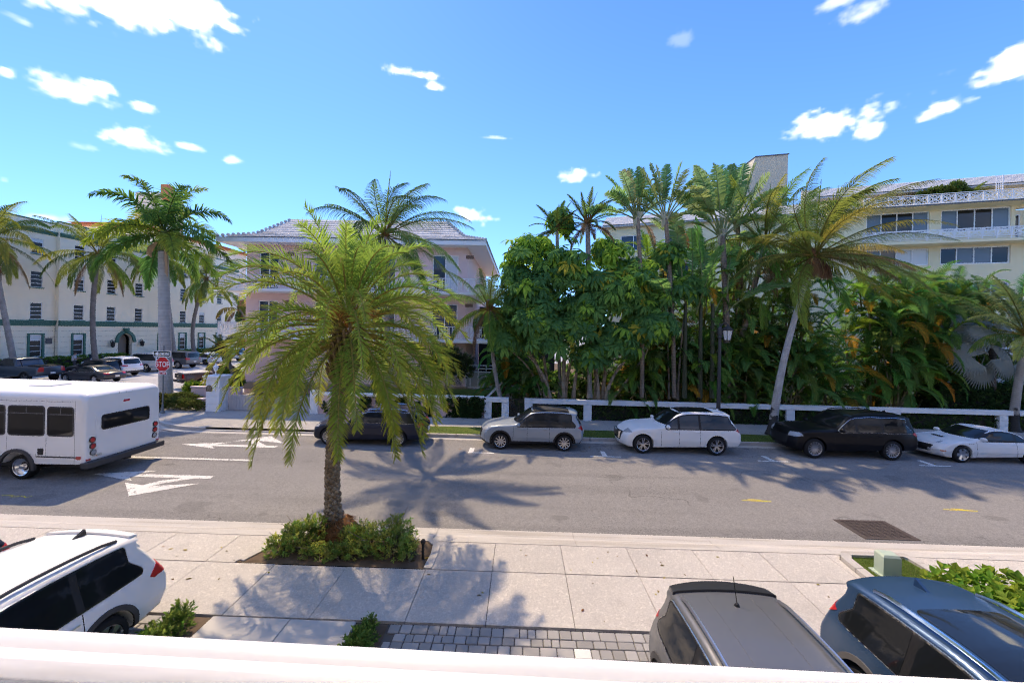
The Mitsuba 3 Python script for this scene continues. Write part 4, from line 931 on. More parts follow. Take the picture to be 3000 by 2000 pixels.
def hedge(key, x0, x1, y0, y1, z0, z1, dens, size, col, rg, alt=None, rz=0, loc=None, core='dim', w=.55, stems=False):
    """clipped hedge: twigs over the faces of a block with an uneven surface, and a dark box for the twigs and the shade among them"""
    A = [((x1 - x0) * (z1 - z0), 0), ((x1 - x0) * (y1 - y0), 1), ((y1 - y0) * (z1 - z0), 2), ((y1 - y0) * (z1 - z0), 3), ((x1 - x0) * (z1 - z0) * .35, 4)]
    pos, ax = [], []
    for a, k in A:
        n = int(a * dens); u, v, e = rg.random(n), rg.random(n), -rg.random(n) ** 2 * .09 + rg.normal(0, .015, n)
        X, Y, Z = x0 + (x1 - x0) * u, y0 + (y1 - y0) * u, z0 + (z1 - z0) * v
        if k == 0: pos.append(np.column_stack([X, y0 - e, Z])); ax.append(np.tile([0, -1, .35], (n, 1)))
        if k == 4: pos.append(np.column_stack([X, y1 + e, Z])); ax.append(np.tile([0, 1, .35], (n, 1)))
        if k == 1: pos.append(np.column_stack([X, y0 + (y1 - y0) * v, z1 + e])); ax.append(np.tile([0, 0, 1.0], (n, 1)))
        if k == 2: pos.append(np.column_stack([x0 - e, Y, Z])); ax.append(np.tile([-1, 0, .35], (n, 1)))
        if k == 3: pos.append(np.column_stack([x1 + e, Y, Z])); ax.append(np.tile([1, 0, .35], (n, 1)))
    pos, ax = np.vstack(pos), np.vstack(ax); ax = unit(ax + rg.normal(0, .45, ax.shape)); V0, F0 = twig_t(5, w, rg)
    bumps = (meshkit.fbm(pos * 2.2, 3, 4) - .5)[:, None] * .16; pos = pos + ax * bumps
    m, c = scatter(V0, F0, pos, rots(ax, rg), size * rg.uniform(.7, 1.3, len(pos)), cols(col, len(pos), .2, rg, alt, .12))
    k = key
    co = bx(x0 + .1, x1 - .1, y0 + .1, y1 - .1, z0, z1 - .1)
    if loc is not None: m, co = xf(m, loc, rz), xf(co, loc, rz)
    obj('foliage', m, 'leaf', k, color=c, stuff=True); obj('shade_core', co, core, k)  # solid dark box: shade among the inner twigs put into its colour
def blob_shrub(key, lobes, n, size, col, rg, alt=None, p=.1, stems=(), nl=6, w=.45, m='leaf', up=.6, inner=.35):
    """loose shrub: leafy shoots through ellipsoid lobes [(centre, radii)], thicker outside, and its stems"""
    vol = np.array([np.prod(r) ** (2 / 3) for _, r in lobes]); pos, ax = [], []
    for (c, r), k in zip(lobes, (n * vol / vol.sum()).astype(int)):
        d = unit(rg.normal(0, 1, (k, 3))); d[:, 2] = np.where(d[:, 2] < -.55, -d[:, 2], d[:, 2]); q = (inner + (1 - inner) * rg.random(k) ** .5)[:, None]
        x = np.asarray(c) + d * q * np.asarray(r) * (.82 + .36 * meshkit.noise(d * 2.2 + np.asarray(c), 3)[:, None]); pos.append(x); ax.append(unit(d * [1, 1, .7] + [0, 0, up] + rg.normal(0, .3, (k, 3))))
    pos, ax = np.vstack(pos), np.vstack(ax); V0, F0 = twig_t(nl, w, rg)
    me, c = scatter(V0, F0, pos, rots(ax, rg), size * rg.uniform(.7, 1.25, len(pos)), cols(col, len(pos), .2, rg, alt, p))
    obj('foliage', me, m, key, color=c, stuff=True)
    for s in stems: obj('stem', s, 'bark_grey', key, smooth=40)
mat('bark_grey', (.20, .165, .13), .85, specular=.15)
mat('bark_pale', (.36, .31, .25), .85, specular=.15)
mat('bark_dark', (.07, .055, .045), .9, specular=.1)
mat('fibre', (.20, .10, .045), .95, specular=.05)

# ---- the date palm in front of the balcony
HP = thing('date_palm', 'large yellow-green date palm with knobbly trunk in the planting bed in front', 'palm tree')
hb, ht = np.array([-4.25, 9.32, .1]), np.array([-4.02, 9.30, 4.80]); hp = np.random.default_rng(5)
tp_ = [hb, hb + [-.06, 0, .55], hb + [-.10, .0, 1.3], hb + [-.07, 0, 2.2], hb + [.06, 0, 3.4], ht]
tm = trunk_mesh(tp_, [.24, .15, .135, .135, .155, .2], (.16, .11, .07), (.26, .20, .14), .1, 18, .04, .05, .16); put_trunk(HP, tm)
sh = trimesh.convex.convex_hull(np.array([[-.055, 0, 0], [.055, 0, 0], [-.062, .0, .06], [.062, 0, .06], [0, 0, .125], [0, .0, -.03], [-.035, -.062, .055], [.035, -.062, .055], [0, -.055, .10], [0, -.035, 0]]))
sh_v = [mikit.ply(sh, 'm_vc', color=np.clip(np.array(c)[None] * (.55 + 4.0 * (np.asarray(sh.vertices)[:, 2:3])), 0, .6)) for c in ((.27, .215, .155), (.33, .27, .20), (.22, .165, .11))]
from scipy.interpolate import CubicSpline
_d = np.r_[0, np.cumsum(np.linalg.norm(np.diff(np.array(tp_), axis=0), axis=1))]; _c = CubicSpline(_d, np.array(tp_))
for r in range(30):
    for k in range(10):
        s = .22 + r * .118 + (k % 2) * .059 + hp.normal(0, .008); a = (k + .37 * r) * 2 * np.pi / 10
        if s > 3.9: continue
        q = _c(s); rad = np.interp(s, _d, [.24, .15, .135, .135, .155, .2]) + .16 * math.exp(-s / .22) - .012
        sc = .86 + .08 * hp.normal()
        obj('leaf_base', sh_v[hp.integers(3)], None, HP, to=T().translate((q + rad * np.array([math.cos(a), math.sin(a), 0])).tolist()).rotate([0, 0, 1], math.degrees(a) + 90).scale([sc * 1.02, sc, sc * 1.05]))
rb = trimesh.creation.icosphere(subdivisions=4, radius=1.0); v = rb.vertices * [.46, .42, .34] + hb + [.08, -.02, .06]
rb.vertices = v + rb.vertex_normals * ((meshkit.fbm(v * 9, 3, 2) - .5) * .16)[:, None]; obj('root_mound', rb, 'fibre', HP)
fib = [tube([hb + [.25 * math.cos(a), .25 * math.sin(a), .2 + z], hb + [(.3 + e) * math.cos(a + .1), (.3 + e) * math.sin(a + .1), .1 + z]], [.012, .003], 4) for a, z, e in zip(hp.uniform(-2.6, .6, 90), hp.uniform(-.1, .25, 90), hp.uniform(.05, .22, 90))]
obj('root_fibre', cat(fib), 'fibre', HP, stuff=True)
boots = []
for k in range(70):
    a, z = k * 2.4, 3.5 + 1.2 * k / 70; q = _c(z + .0) if z < _d[-1] else ht + [0, 0, z - 4.5]
    d = np.array([math.cos(a), math.sin(a), 0]); boots.append(tube([q + d * .17, q + d * .27 + [0, 0, .13], q + d * .36 + [0, 0, .34]], [.06, .045, .03], 5))
obj('leaf_boots', cat(boots), 'boot', HP, stuff=True)
for k in range(7):
    a = [-1.9, -.9, .1, -2.6, -1.4, -.4, 2.6][k]; st = ht + [0, 0, .12]; pts = [st, st + np.array([math.cos(a) * .3, math.sin(a) * .3, .28])]; br = [tube([pts[0], pts[1]], .014, 5)]
    for j in range(26):
        e = hp.normal(0, 1, 3) * [.22, .22, .12] + np.array([math.cos(a) * .32, math.sin(a) * .32, -.02]); br.append(tube([pts[1], pts[1] + e * .5 + [0, 0, .05], pts[1] + e], .006, 3))
    obj('flower_stalk', cat(br), 'stalk', HP)
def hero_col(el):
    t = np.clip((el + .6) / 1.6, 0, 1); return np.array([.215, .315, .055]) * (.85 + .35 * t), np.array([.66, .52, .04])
nf = 90
for k in range(nf):
    q = (k + .5) / nf; el = 1.42 - 1.92 * q ** .95 + hp.normal(0, .07); az = k * 2.39996 + hp.normal(0, .12)
    L = 2.2 + .85 * min(1, 2.0 * q) + hp.normal(0, .12); c, t = hero_col(el)
    st = ht + [0, 0, .55 - .75 * q] + np.array([math.cos(az), math.sin(az), 0]) * (.10 + .10 * q)
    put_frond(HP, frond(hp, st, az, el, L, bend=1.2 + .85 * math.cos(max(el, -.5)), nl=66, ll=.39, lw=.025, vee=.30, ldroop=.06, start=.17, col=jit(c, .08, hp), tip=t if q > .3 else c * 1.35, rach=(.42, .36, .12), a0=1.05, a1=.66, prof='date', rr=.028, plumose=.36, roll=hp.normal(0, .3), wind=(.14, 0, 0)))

# ---- coconut palms and the like
def coconut(name, label, base, crown, r0, r1, nfr, L, seed, lean=(0, 0, 0), wind=(.5, 0, 0), col=GREEN, brown=3, col2=None, trunkc=((.17, .15, .13), (.40, .36, .32)), bend=1.5, ll=.85, grp=None, burnt=False, elr=(1.35, -.75), nl=64, lw=.034, ldroop=.55, cat_='palm tree', spear=True, kink=.0, ringd=.10, more=()):
    rg = np.random.default_rng(seed); k = thing(name, label, cat_, grp); base, crown = np.asarray(base, float), np.asarray(crown, float); m1 = base * .62 + crown * .38 + np.asarray(lean); m2 = base * .25 + crown * .75 + np.asarray(lean) * .7
    tc = trunk_mesh([base, m1, m2, crown], [r0, (r0 + r1) / 2 * .95, r1, r1 * .95], trunkc[0], trunkc[1], ringd, 14, .025, .05, r0 * .7)
    if burnt:
        z = tc[0].vertices[:, 2]; n_ = meshkit.fbm(tc[0].vertices * [3, 3, 2.2], 3, 9); kk = (z - base[2] < .15 + 2.6 * (n_ - .22)) & (z - base[2] < 1.3); tc[1][kk] *= .12
    put_trunk(k, tc)
    hs = [tube([crown + [0, 0, -.25], crown + np.array([math.cos(a) * .16, math.sin(a) * .16, .1]), crown + np.array([math.cos(a) * .22, math.sin(a) * .22, .45])], [.03, .05, .02], 5) for a in rg.uniform(0, 6.28, 16)]
    obj('crown_fibre', cat(hs), 'fibre', k)
    for i in range(nfr):
        q = (i + .5) / nfr; el = elr[0] + (elr[1] - elr[0]) * q + rg.normal(0, .1); az = i * 2.39996 + rg.normal(0, .2); dead = i >= nfr - brown
        c = jit(col if col2 is None or rg.random() > .35 else col2, .12, rg); t = c * [2.2, 1.7, 1.2] if q > .4 else c * 1.3
        if dead: c, t, el = jit(BRN, .1, rg), np.array([.35, .24, .15]), el - .1
        put_frond(k, frond(rg, crown + [0, 0, .15 - .2 * q] + np.array([math.cos(az), math.sin(az), 0]) * .12, az, el, L * (.85 + .25 * math.sin(math.pi * q)) * (1 + rg.normal(0, .06)), bend=bend * (1 + .25 * rg.normal()) * (1.15 if q > .5 else .9), nl=nl, ll=ll, lw=lw, vee=.12, ldroop=ldroop, start=.16, col=c, tip=t, rach=(.24, .22, .06) if not dead else BRN, wind=wind, roll=rg.normal(0, .3), rr=.035), label='dead brown frond' if dead else None)
    for az, el, ln, bd, cc_, tt_, wn in more: put_frond(k, frond(rg, crown + [0, 0, .05], az, el, ln, bend=bd, nl=nl, ll=ll, lw=lw, vee=.1, ldroop=ldroop * 1.2, start=.14, col=jit(cc_, .08, rg), tip=np.array(tt_), rach=(.40, .33, .12), wind=wn, rr=.04), label='brown ageing frond swept to the right')
    if spear: put_frond(k, frond(rg, crown + [0, 0, .2], 0, 1.5, L * .75, bend=.1, nl=30, ll=.35, lw=.03, vee=.9, ldroop=.0, col=LIME, a0=.3, a1=.2))
    return k
coconut('coconut_palm', 'coconut palm with pale leaning trunk and windswept fronds behind the black car', P(2262, 1272, .15), Q(2386, 752, 20.6), .20, .125, 34, 4.9, 31, lean=(-.28, 0, 0), wind=(1.0, 0, .25), brown=0, more=((.1, .42, 4.9, .8, (.30, .27, .08), (.45, .30, .16), (.6, 0, 0)), (-.15, .12, 4.6, .75, (.40, .26, .13), (.42, .27, .15), (.5, 0, 0)), (.3, .3, 5.0, .8, (.24, .28, .06), (.5, .36, .12), (.6, 0, 0)), (-.5, -.1, 3.6, .9, (.36, .24, .12), (.4, .28, .15), (.4, 0, 0)), (-1.6, -.5, 1.3, 2.2, BRN, (.45, .32, .2), (0, 0, 0)), (-2.4, -.4, 1.4, 2.2, BRN, (.45, .32, .2), (0, 0, 0)), (-.9, -.5, 1.3, 2.2, BRN, (.45, .32, .2), (0, 0, 0)), (-1.2, -.7, 1.2, 2, BRN, (.45, .32, .2), (0, 0, 0)), (3.1, .15, 4.2, 1.1, (.15, .2, .05), (.3, .3, .1), (0, 0, 0))), burnt=True, col=(.16, .24, .06), col2=(.24,.30,.06), trunkc=((.28, .26, .25), (.56, .53, .50)), bend=1.15, ll=.9, nl=80, lw=.034, elr=(1.45, -.6))
coconut('coconut_palm', 'young coconut palm beside the iron gate with a slim leaning trunk', P(1482, 1222, .15), Q(1435, 905, 22.3), .13, .10, 22, 2.9, 32, lean=(-.22, 0, 0), wind=(.35, 0, 0), brown=2, burnt=True, trunkc=((.14, .12, .11), (.42, .38, .35)), bend=1.5, ll=.7)
coconut('coconut_palm', 'coconut palm with pale trunk cut by the right edge of the picture', P(2968, 1262, .15), Q(3012, 985, 21.5), .21, .16, 22, 3.9, 33, lean=(-.12, 0, 0), wind=(-.45, 0, .15), brown=1, burnt=True, trunkc=((.25, .23, .22), (.50, .47, .44)), bend=1.05, col=(.16, .23, .08), elr=(1.35, -.1))
coconut('coconut_palm', 'coconut palm with spotted trunk standing behind the street lamp', Q(2140, 1165, 23.6), Q(2242, 715, 23.6), .20, .15, 32, 4.3, 34, lean=(-.12, 0, 0), wind=(.35, 0, .1), brown=4, col=(.15, .23, .045), col2=(.28, .38, .05), trunkc=((.16, .13, .11), (.38, .33, .28)), bend=1.35, elr=(1.4, -.8))
coconut('coconut_palm', 'tall windswept coconut palm on the verge behind the date palm', (-6.3, 19.25, .15), Q(1128, 690, 19.25), .17, .12, 28, 3.8, 35, wind=(.6, 0, .1), brown=1, col=(.10, .17, .05), bend=1.4)
coconut('coconut_palm', 'tall coconut palm left of the arched entrance', (-41.8, 38.8, .15), Q(288, 745, 38.8), .24, .20, 26, 4.9, 36, lean=(-.5, 0, 0), wind=(.1, 0, 0), brown=2, col=(.12, .18, .04), col2=(.2, .25, .04), trunkc=((.12, .10, .09), (.27, .24, .21)), nl=56, lw=.06, ll=1.05, bend=1.7)
coconut('coconut_palm', 'coconut palm at the left edge of the picture in front of the cream facade', (-42.5, 33, .15), Q(-30, 700, 33), .22, .18, 26, 4.8, 37, wind=(.25, 0, -.1), brown=4, col=(.14, .19, .045), col2=(.28, .28, .045), nl=56, lw=.06, ll=1.05, bend=1.6)
coconut('coconut_palm', 'coconut palm behind the royal palm trunk', (-41.5, 47.5, .15), Q(478, 760, 47.5), .22, .18, 22, 4.6, 38, wind=(.2, 0, 0), brown=0, col=(.13, .2, .04), col2=(.22, .27, .04), nl=50, lw=.065, ll=1.0, bend=1.7)
coconut('coconut_palm', 'coconut palm with bent trunk near the far end of the cream facade', Q(570, 1035, 52), Q(605, 820, 52), .24, .20, 24, 4.8, 39, lean=(-.8, 0, 0), wind=(.3, 0, 0), brown=0, col=(.13, .19, .04), col2=(.2, .25, .04), trunkc=((.12, .10, .09), (.27, .24, .21)), nl=50, lw=.065, ll=1.0, bend=1.6)
coconut('coconut_palm', 'smaller palm in the gap between cream and pink buildings', (-36.5, 58, .1), Q(700, 905, 58), .2, .16, 14, 3.6, 40, wind=(.2, 0, 0), brown=2, col=(.10, .13, .025), col2=(.22, .18, .03), nl=30, lw=.09, ll=.9, bend=1.5)
coconut('date_palm', 'feathery date palm above the umbrella trees', Q(1728, 1165, 22.4), Q(1722, 655, 22.4), .12, .14, 24, 1.9, 41, wind=(.1, 0, 0), brown=4, col=(.075, .13, .03), ll=.33, lw=.035, ldroop=.1, bend=.9, nl=40, elr=(1.4, -.4))
coconut('date_palm', 'small feathery palm left of the umbrella trees top', Q(1640, 1165, 23.2), Q(1632, 672, 23.2), .10, .10, 18, 1.6, 42, wind=(.1, 0, 0), brown=0, col=(.06, .115, .03), ll=.3, lw=.035, ldroop=.1, bend=.9, nl=40, elr=(1.3, -.2))
coconut('pygmy_palm', 'small palm tree beside the white gate pillar', (-17.3, 24.3, .15), Q(648, 1018, 24.3), .12, .11, 20, 1.25, 43, lean=(.25, 0, 0), wind=(.1, 0, 0), brown=0, col=(.07, .11, .035), ll=.22, lw=.022, ldroop=.12, bend=1.3, nl=34, spear=False, elr=(1.2, -.5), trunkc=((.07, .06, .05), (.16, .13, .10)), ringd=.06)
# royal palm with its smooth grey trunk
RP = thing('royal_palm', 'tall royal palm with thick smooth grey trunk behind the stop sign', 'palm tree'); rg = np.random.default_rng(51)
rbse, rcr = np.array([-21.7, 24.2, .1]), Q(478, 735, 24.2)
put_trunk(RP, trunk_mesh([rbse, rbse * .6 + rcr * .4, rbse * .3 + rcr * .7, rcr], [.37, .31, .29, .25], (.30, .29, .275), (.50, .49, .47), .22, 20, .04, .008, .18), label='smooth ringed grey trunk')
put_trunk(RP, trunk_mesh([rcr, rcr + [0, .0, .6], rcr + [.03, 0, 1.25]], [.29, .25, .14], (.12, .17, .05), (.18, .22, .08), .5, 14, .05, .0), name='crownshaft')
sheath = [tube([rcr + [.25, -.15, .1], rcr + [.42, -.2, -.6], rcr + [.40, -.2, -1.3], rcr + [.5, -.2, -1.6]], [.05, .10, .07, .02], 7), tube([rcr + [-.2, -.2, .5], rcr + [-.5, -.3, .1], rcr + [-.62, -.3, -.25], rcr + [-.42, -.3, -.45]], [.06, .16, .13, .03], 7)]
for s in sheath: obj('dead_sheath', s, 'sheath', RP, smooth=40)
for i in range(20):
    q = i / 19; el = 1.38 - 1.85 * q + rg.normal(0, .08); az = i * 2.39996 + 1.0
    c = jit((.11, .21, .05) if i % 3 else (.28, .36, .05), .1, rg)
    put_frond(RP, frond(rg, rcr + [.03, 0, 1.2 - .25 * q], az, el, 4.1, bend=1.9 if el > .3 else 1.4, nl=84, ll=1.0, lw=.08, vee=.2, ldroop=.28, start=.12, col=c, tip=c * [2, 1.6, 1], rach=(.14, .18, .05), plumose=.6, rr=.045, a0=1.25, a1=.7))
obj('spear_leaf', tube([rcr + [.05, 0, 1.2], rcr + [.06, 0, 2.6], rcr + [.02, 0, 3.15]], [.05, .035, .006], 6), 'leaf_solid', RP)

# ---- umbrella trees (compound leaves like parasols)
rz_t = [rosette_t(9, .36, .42, .1, g_), rosette_t(8, .38, .55, .3, g_), rosette_t(10, .34, .3, .0, g_)]
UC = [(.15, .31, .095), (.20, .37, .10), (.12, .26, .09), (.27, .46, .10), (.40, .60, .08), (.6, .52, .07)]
um_ply = [[mikit.ply(trimesh.Trimesh(V, F_, process=False), 'm_leaf_wax', color=np.tile(c, (len(V), 1)) * (.85 + .3 * np.random.default_rng(i).random((len(V), 1)))) for i, (V, F_) in enumerate(rz_t)] for c in UC]
def QG(px, py, y): return Q(px, py, y - 1.6)
def umbrella(label, trunks, lobes, n, seed, size=.43, keep=300):
    rg = np.random.default_rng(seed); k = thing('umbrella_tree', label, 'tree')
    for pts, r0, r1 in trunks:
        t = trunk_mesh(pts, np.linspace(r0, r1, len(pts)), (.20, .15, .11), (.44, .37, .29), .5, 9, .06, .0, .03, rg); put_trunk(k, t)
    vol = np.array([np.prod(r) ** (2 / 3) for _, r in lobes]); pos, ax = [], []
    for (c, r), m in zip(lobes, np.ceil(n * vol / vol.sum()).astype(int)):
        d = unit(rg.normal(0, 1, (m, 3))); d[:, 2] = np.where(d[:, 2] < -.5, -d[:, 2], d[:, 2]); d[:, 1] = np.where(rg.random(m) < .6, -abs(d[:, 1]), d[:, 1])
        pos.append(np.asarray(c) + d * np.asarray(r) * [1, 1.55, 1] * (rg.uniform(.6, 1.0, m) * (.62 + .75 * meshkit.noise(d * 2.3 + np.asarray(c) * 3, 5)) + (rg.random(m) < .1) * rg.uniform(.1, .4, m))[:, None]); ax.append(unit(d * [.8, .8, .5] + [0, -.12, .75] + rg.normal(0, .2, (m, 3))))
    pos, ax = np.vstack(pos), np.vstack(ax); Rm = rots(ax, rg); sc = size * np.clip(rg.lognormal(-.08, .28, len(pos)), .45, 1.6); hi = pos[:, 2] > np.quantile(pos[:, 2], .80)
    ci = np.where(rg.random(len(pos)) < .03, 5, np.where(rg.random(len(pos)) < np.where(hi, .45, .12), 4, rg.choice([0, 1, 2, 3], len(pos), p=[.33, .3, .22, .15])))  # top leaves more often lime: their lit look is put into the colour
    order = np.argsort(pos[:, 1]); twigs = []
    for j in order[:keep]:
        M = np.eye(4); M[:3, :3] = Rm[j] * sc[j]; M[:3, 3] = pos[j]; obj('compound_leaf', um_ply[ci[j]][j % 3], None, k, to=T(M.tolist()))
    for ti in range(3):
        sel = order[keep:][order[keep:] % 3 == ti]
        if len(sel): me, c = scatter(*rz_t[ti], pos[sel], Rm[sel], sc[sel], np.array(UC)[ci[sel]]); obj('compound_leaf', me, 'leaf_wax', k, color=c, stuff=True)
    for j in order[::2]: twigs.append(tube([pos[j] - ax[j] * .02, pos[j] - ax[j] * .55 * (size / .43) - [0, 0, .1]], [.008, .012], 4))
    obj('twig', cat(twigs), 'bark_twig', k, stuff=True); return k
def tk(px0, py0, px1, py1, y0, y1, w=.15, pxm=None, pym=None):
    a, b = QG(px0, py0, y0), QG(px1, py1, y1); m = (a + b) / 2 + [(b[0] - a[0]) * -w, 0, .15]
    return [a, m, b]
trA = [(tk(1600, 1168, 1530, 1000, 24.3, 24.6), .13, .07), (tk(1604, 1168, 1580, 980, 24.5, 25), .11, .06), (tk(1650, 1168, 1655, 1000, 24.3, 24.6), .14, .08), (tk(1655, 1168, 1690, 1010, 24.6, 25), .12, .06), (tk(1612, 1168, 1545, 1040, 24.2, 24), .10, .05), (tk(1588, 1168, 1500, 1030, 24.8, 24.8), .07, .04), (tk(1680, 1168, 1705, 1030, 24.4, 24.4), .11, .06)]
LA = [(QG(1560, 905, 24.6), (1.9, 1.5, 1.9)), (QG(1490, 990, 24.2), (1.1, 1.0, 1.0)), (QG(1640, 810, 24.8), (1.9, 1.5, 1.6)), (QG(1620, 985, 23.9), (1.6, 1.1, 1.2)), (QG(1560, 745, 25.3), (1.5, 1.2, 1.0)), (QG(1640, 655, 25.6), (.75, .7, .7)), (QG(1515, 820, 25), (1.0, 1.0, 1.0)), (QG(1700, 930, 24.2), (1.4, 1.1, 1.6))]
umbrella('big umbrella tree with several pale stems right of the iron gate', trA, LA, 1400, 61, .47)
trB = [(tk(1752, 1172, 1740, 1040, 24.2, 24.4), .13, .07), (tk(1765, 1172, 1790, 1020, 24.4, 24.7), .13, .07), (tk(1775, 1172, 1830, 1060, 24.1, 24.2), .12, .06), (tk(1745, 1172, 1738, 1010, 24.6, 25), .10, .05), (tk(1790, 1172, 1900, 1020, 24.5, 24.5, -.1), .09, .04)]
LB_ = [(QG(1790, 870, 24.4), (1.9, 1.4, 1.7)), (QG(1890, 960, 24.0), (1.5, 1.1, 1.2)), (QG(1800, 1010, 23.8), (1.4, 1.0, 1.0)), (QG(1780, 745, 25.2), (1.1, .9, .75)), (QG(1900, 860, 24.6), (1.2, 1.0, 1.0)), (QG(1730, 1040, 23.9), (1.1, .8, .8)), (QG(1850, 800, 25.0), (1.3, 1.0, .9))]
umbrella('second umbrella tree with curved stems beside the dark palm thicket', trB, LB_, 1200, 62, .47)
umbrella('slender umbrella tree with one bright round leaf head against the banana leaves', [(tk(1960, 1170, 1942, 790, 24.6, 24.6), .06, .04)], [(QG(1945, 748, 24.6), (.75, .7, .62))], 110, 63, .44)
umbrella('slender umbrella tree with drooping head left of the street lamp', [(tk(1985, 1172, 2010, 880, 24.2, 24.2), .06, .04)], [(QG(2012, 848, 24.2), (.85, .75, .6))], 120, 64, .46)

# ---- traveller's palms: fans of paddle leaves, and the big hanging banana leaves
def paddle(rg, base, az, el, L, bend, wide, col, roll, tatter=.1):
    return frond(rg, base, az, el, L, bend=bend, nl=40, ll=wide, lw=L * .66 / 40 * 1.35 * (1 - tatter), vee=.18, ldroop=.10, start=.34, col=col, tip=np.asarray(col) * [1.3, 1.15, 1], rach=(.30, .33, .16), a0=1.35, a1=1.05, prof='blade', rr=.045, roll=roll, seg=3)
def traveller(label, base, head, n, L, seed, wide=.36, spread=1.0, turn=0.0, r=.16, dead=1, col=(.22, .32, .12)):
    rg = np.random.default_rng(seed); k = thing('travellers_palm', label, 'palm tree'); base, head = np.asarray(base), np.asarray(head)
    put_trunk(k, trunk_mesh([base, (base + head) / 2 + [.1, 0, 0], head], [r, r, r * .9], (.13, .10, .08), (.36, .28, .20), .16, 12, .04, .05))
    for i in range(n):
        t = (i / (n - 1) - .5) * 2; a = t * spread * 1.25; ax = math.sin(a); el = math.pi / 2 - abs(a); az = turn if a > 0 else turn + math.pi
        c = jit(col, .12, rg); q = head + np.array([math.cos(turn) * t * .22, math.sin(turn) * t * .22, .15 - .2 * abs(t)]) + [0, rg.normal(0, .06), 0]
        put_frond(k, paddle(rg, q, az + rg.normal(0, .25), el + rg.normal(0, .06), L * (.9 + .2 * rg.random()), .25 + .7 * abs(t) + .1 * rg.random(), wide, c, rg.normal(0, .5), rg.uniform(0, .25)), name='leaf')
    for i in range(dead): put_frond(k, paddle(rg, head, rg.uniform(-.8, .8) + (math.pi if i % 2 else 0), -.2, L * .8, 2.2, wide * .6, jit(BRN, .1, rg), 0, .4), name='leaf', label='dead hanging leaf')
    fl = [tube([head + [-.16, 0, -.5], head + [math.sin(a) * .3, -.1, .35]], [.05, .035], 6) for a in np.linspace(-1.2, 1.2, 9)]
    obj('leaf_sheath', cat(fl), 'sheath_pale', k)
traveller('traveller palm in front with pale fan-shaped leaf bases and torn leaves', QG(2130, 1165, 24.6), QG(2115, 690, 24.6), 17, 3.9, 71, .55, .95, .35, .17, 2)
traveller('traveller palm with a small dark fan head against the sky', QG(1975, 1165, 23.9), QG(1950, 640, 23.9), 15, 2.9, 72, .46, .9, .15, .12, 1)
traveller('traveller palm half hidden left of the small dark fan head', QG(1880, 1165, 23.7), QG(1868, 640, 23.7), 15, 2.7, 73, .42, .9, .5, .12, 1)
traveller('traveller palm with leaves just below the beige tower', QG(2175, 1165, 26), QG(2160, 655, 26), 15, 3.5, 74, .55, .85, .1, .14, 0)
BN = thing('banana_plant', 'clump of banana plants with huge hanging paddle leaves', 'plant'); rg = np.random.default_rng(75)
for px, py, az, el, L, b, rl in ((2010, 880, 1.8, 1.25, 3.6, .5, .2), (2070, 900, 1.2, 1.2, 3.7, .6, -.3), (1985, 890, 2.4, 1.0, 3.4, .8, .3), (2095, 890, .5, .95, 3.2, .9, -.2), (2040, 900, -1.4, 1.15, 3.4, .8, .4), (2120, 900, -.6, .8, 3.0, 1.3, .5), (1960, 880, -2.2, .8, 2.8, 1.5, 0), (2060, 820, 1.6, 1.35, 3.6, .3, .7), (2000, 800, 2.0, 1.4, 3.4, .3, -.6), (2030, 840, 1.3, 1.3, 3.5, .35, .1), (2085, 850, 1.8, 1.25, 3.6, .4, -.1), (1975, 850, 1.6, 1.15, 3.3, .5, .2), (2130, 840, 1.0, 1.1, 3.3, .6, 0)):
    put_frond(BN, paddle(rg, QG(px, py + 20, 23.7), az, el, L * 1.15, b * .8, .60, jit((.17, .30, .10), .12, rg), rl, .06), name='leaf')
for px in (2005, 2050, 2085): obj('stem', tube([QG(px, 1165, 23.7), QG(px + 3, 890, 23.7)], [.14, .09], 9), 'stem_green', BN, smooth=True)

# ---- areca palm clumps
def areca(label, stems, seed, L=2.0, nf=13, col=(.11, .205, .05), lime=.2, old=.12, ll=.5, lw=.036, bend=1.9, pale=0):
    rg = np.random.default_rng(seed); stems = list(stems) + [(np.asarray(b) + [rg.normal(0, .4), rg.normal(0, .3), 0], np.array([h[0] + rg.normal(0, .45), h[1] + rg.normal(0, .3), b[2] + (h[2] - b[2]) * f])) for b, h in stems for f in (.72, .42)]; k = thing('areca_palm', label, 'palm clump')
    for b, h in stems:
        b, h = np.asarray(b, float), np.asarray(h, float)
        put_trunk(k, trunk_mesh([b, (b + h) / 2 + rg.normal(0, .12, 3) * [1, 1, 0], h], [.055, .05, .045], (.14, .12, .06), (.30, .24, .13), .14, 7, .05, .04), name='stem')
        az0 = rg.uniform(0, 6.28)
        for i in range(nf):
            q = (i + .5) / nf; el = 1.35 - 1.35 * q + rg.normal(0, .12); az = az0 + i * 2.39996 + rg.normal(0, .2); u = rg.random()
            c = jit(col, .15, rg); t = c * 1.3
            if u < old and q > .5: c, t = jit((.36, .22, .03), .12, rg), np.array(ORG)
            elif u > 1 - lime and q < .6: c = jit((.17, .27, .03), .1, rg); t = c
            put_frond(k, frond(rg, h + [0, 0, .05 - .1 * q], az, el, L * (1 + rg.normal(0, .1)), bend=bend * (1 + rg.normal(0, .15)), nl=42, ll=ll, lw=lw, vee=.5, ldroop=.2, start=.2, col=c, tip=t, rach=(.22, .24, .05), a0=1.05, a1=.6, rr=.018, roll=rg.normal(0, .25)))
    return k
def st(px0, px1, py1, y): return (QG(px0, 1172, y + .75) * [1, 1, 0] + [0, 0, .15], QG(px1, py1, y + .75))
areca('dark areca thicket just left of the street lamp', [st(1930, 1900, 1030, 24.8), st(1960, 1950, 960, 25), st(1990, 1990, 1040, 24.2), st(2010, 2030, 960, 25.2), st(2040, 2060, 1060, 24), st(2060, 2075, 970, 25.5), st(1900, 1870, 1080, 24.0)], 81)
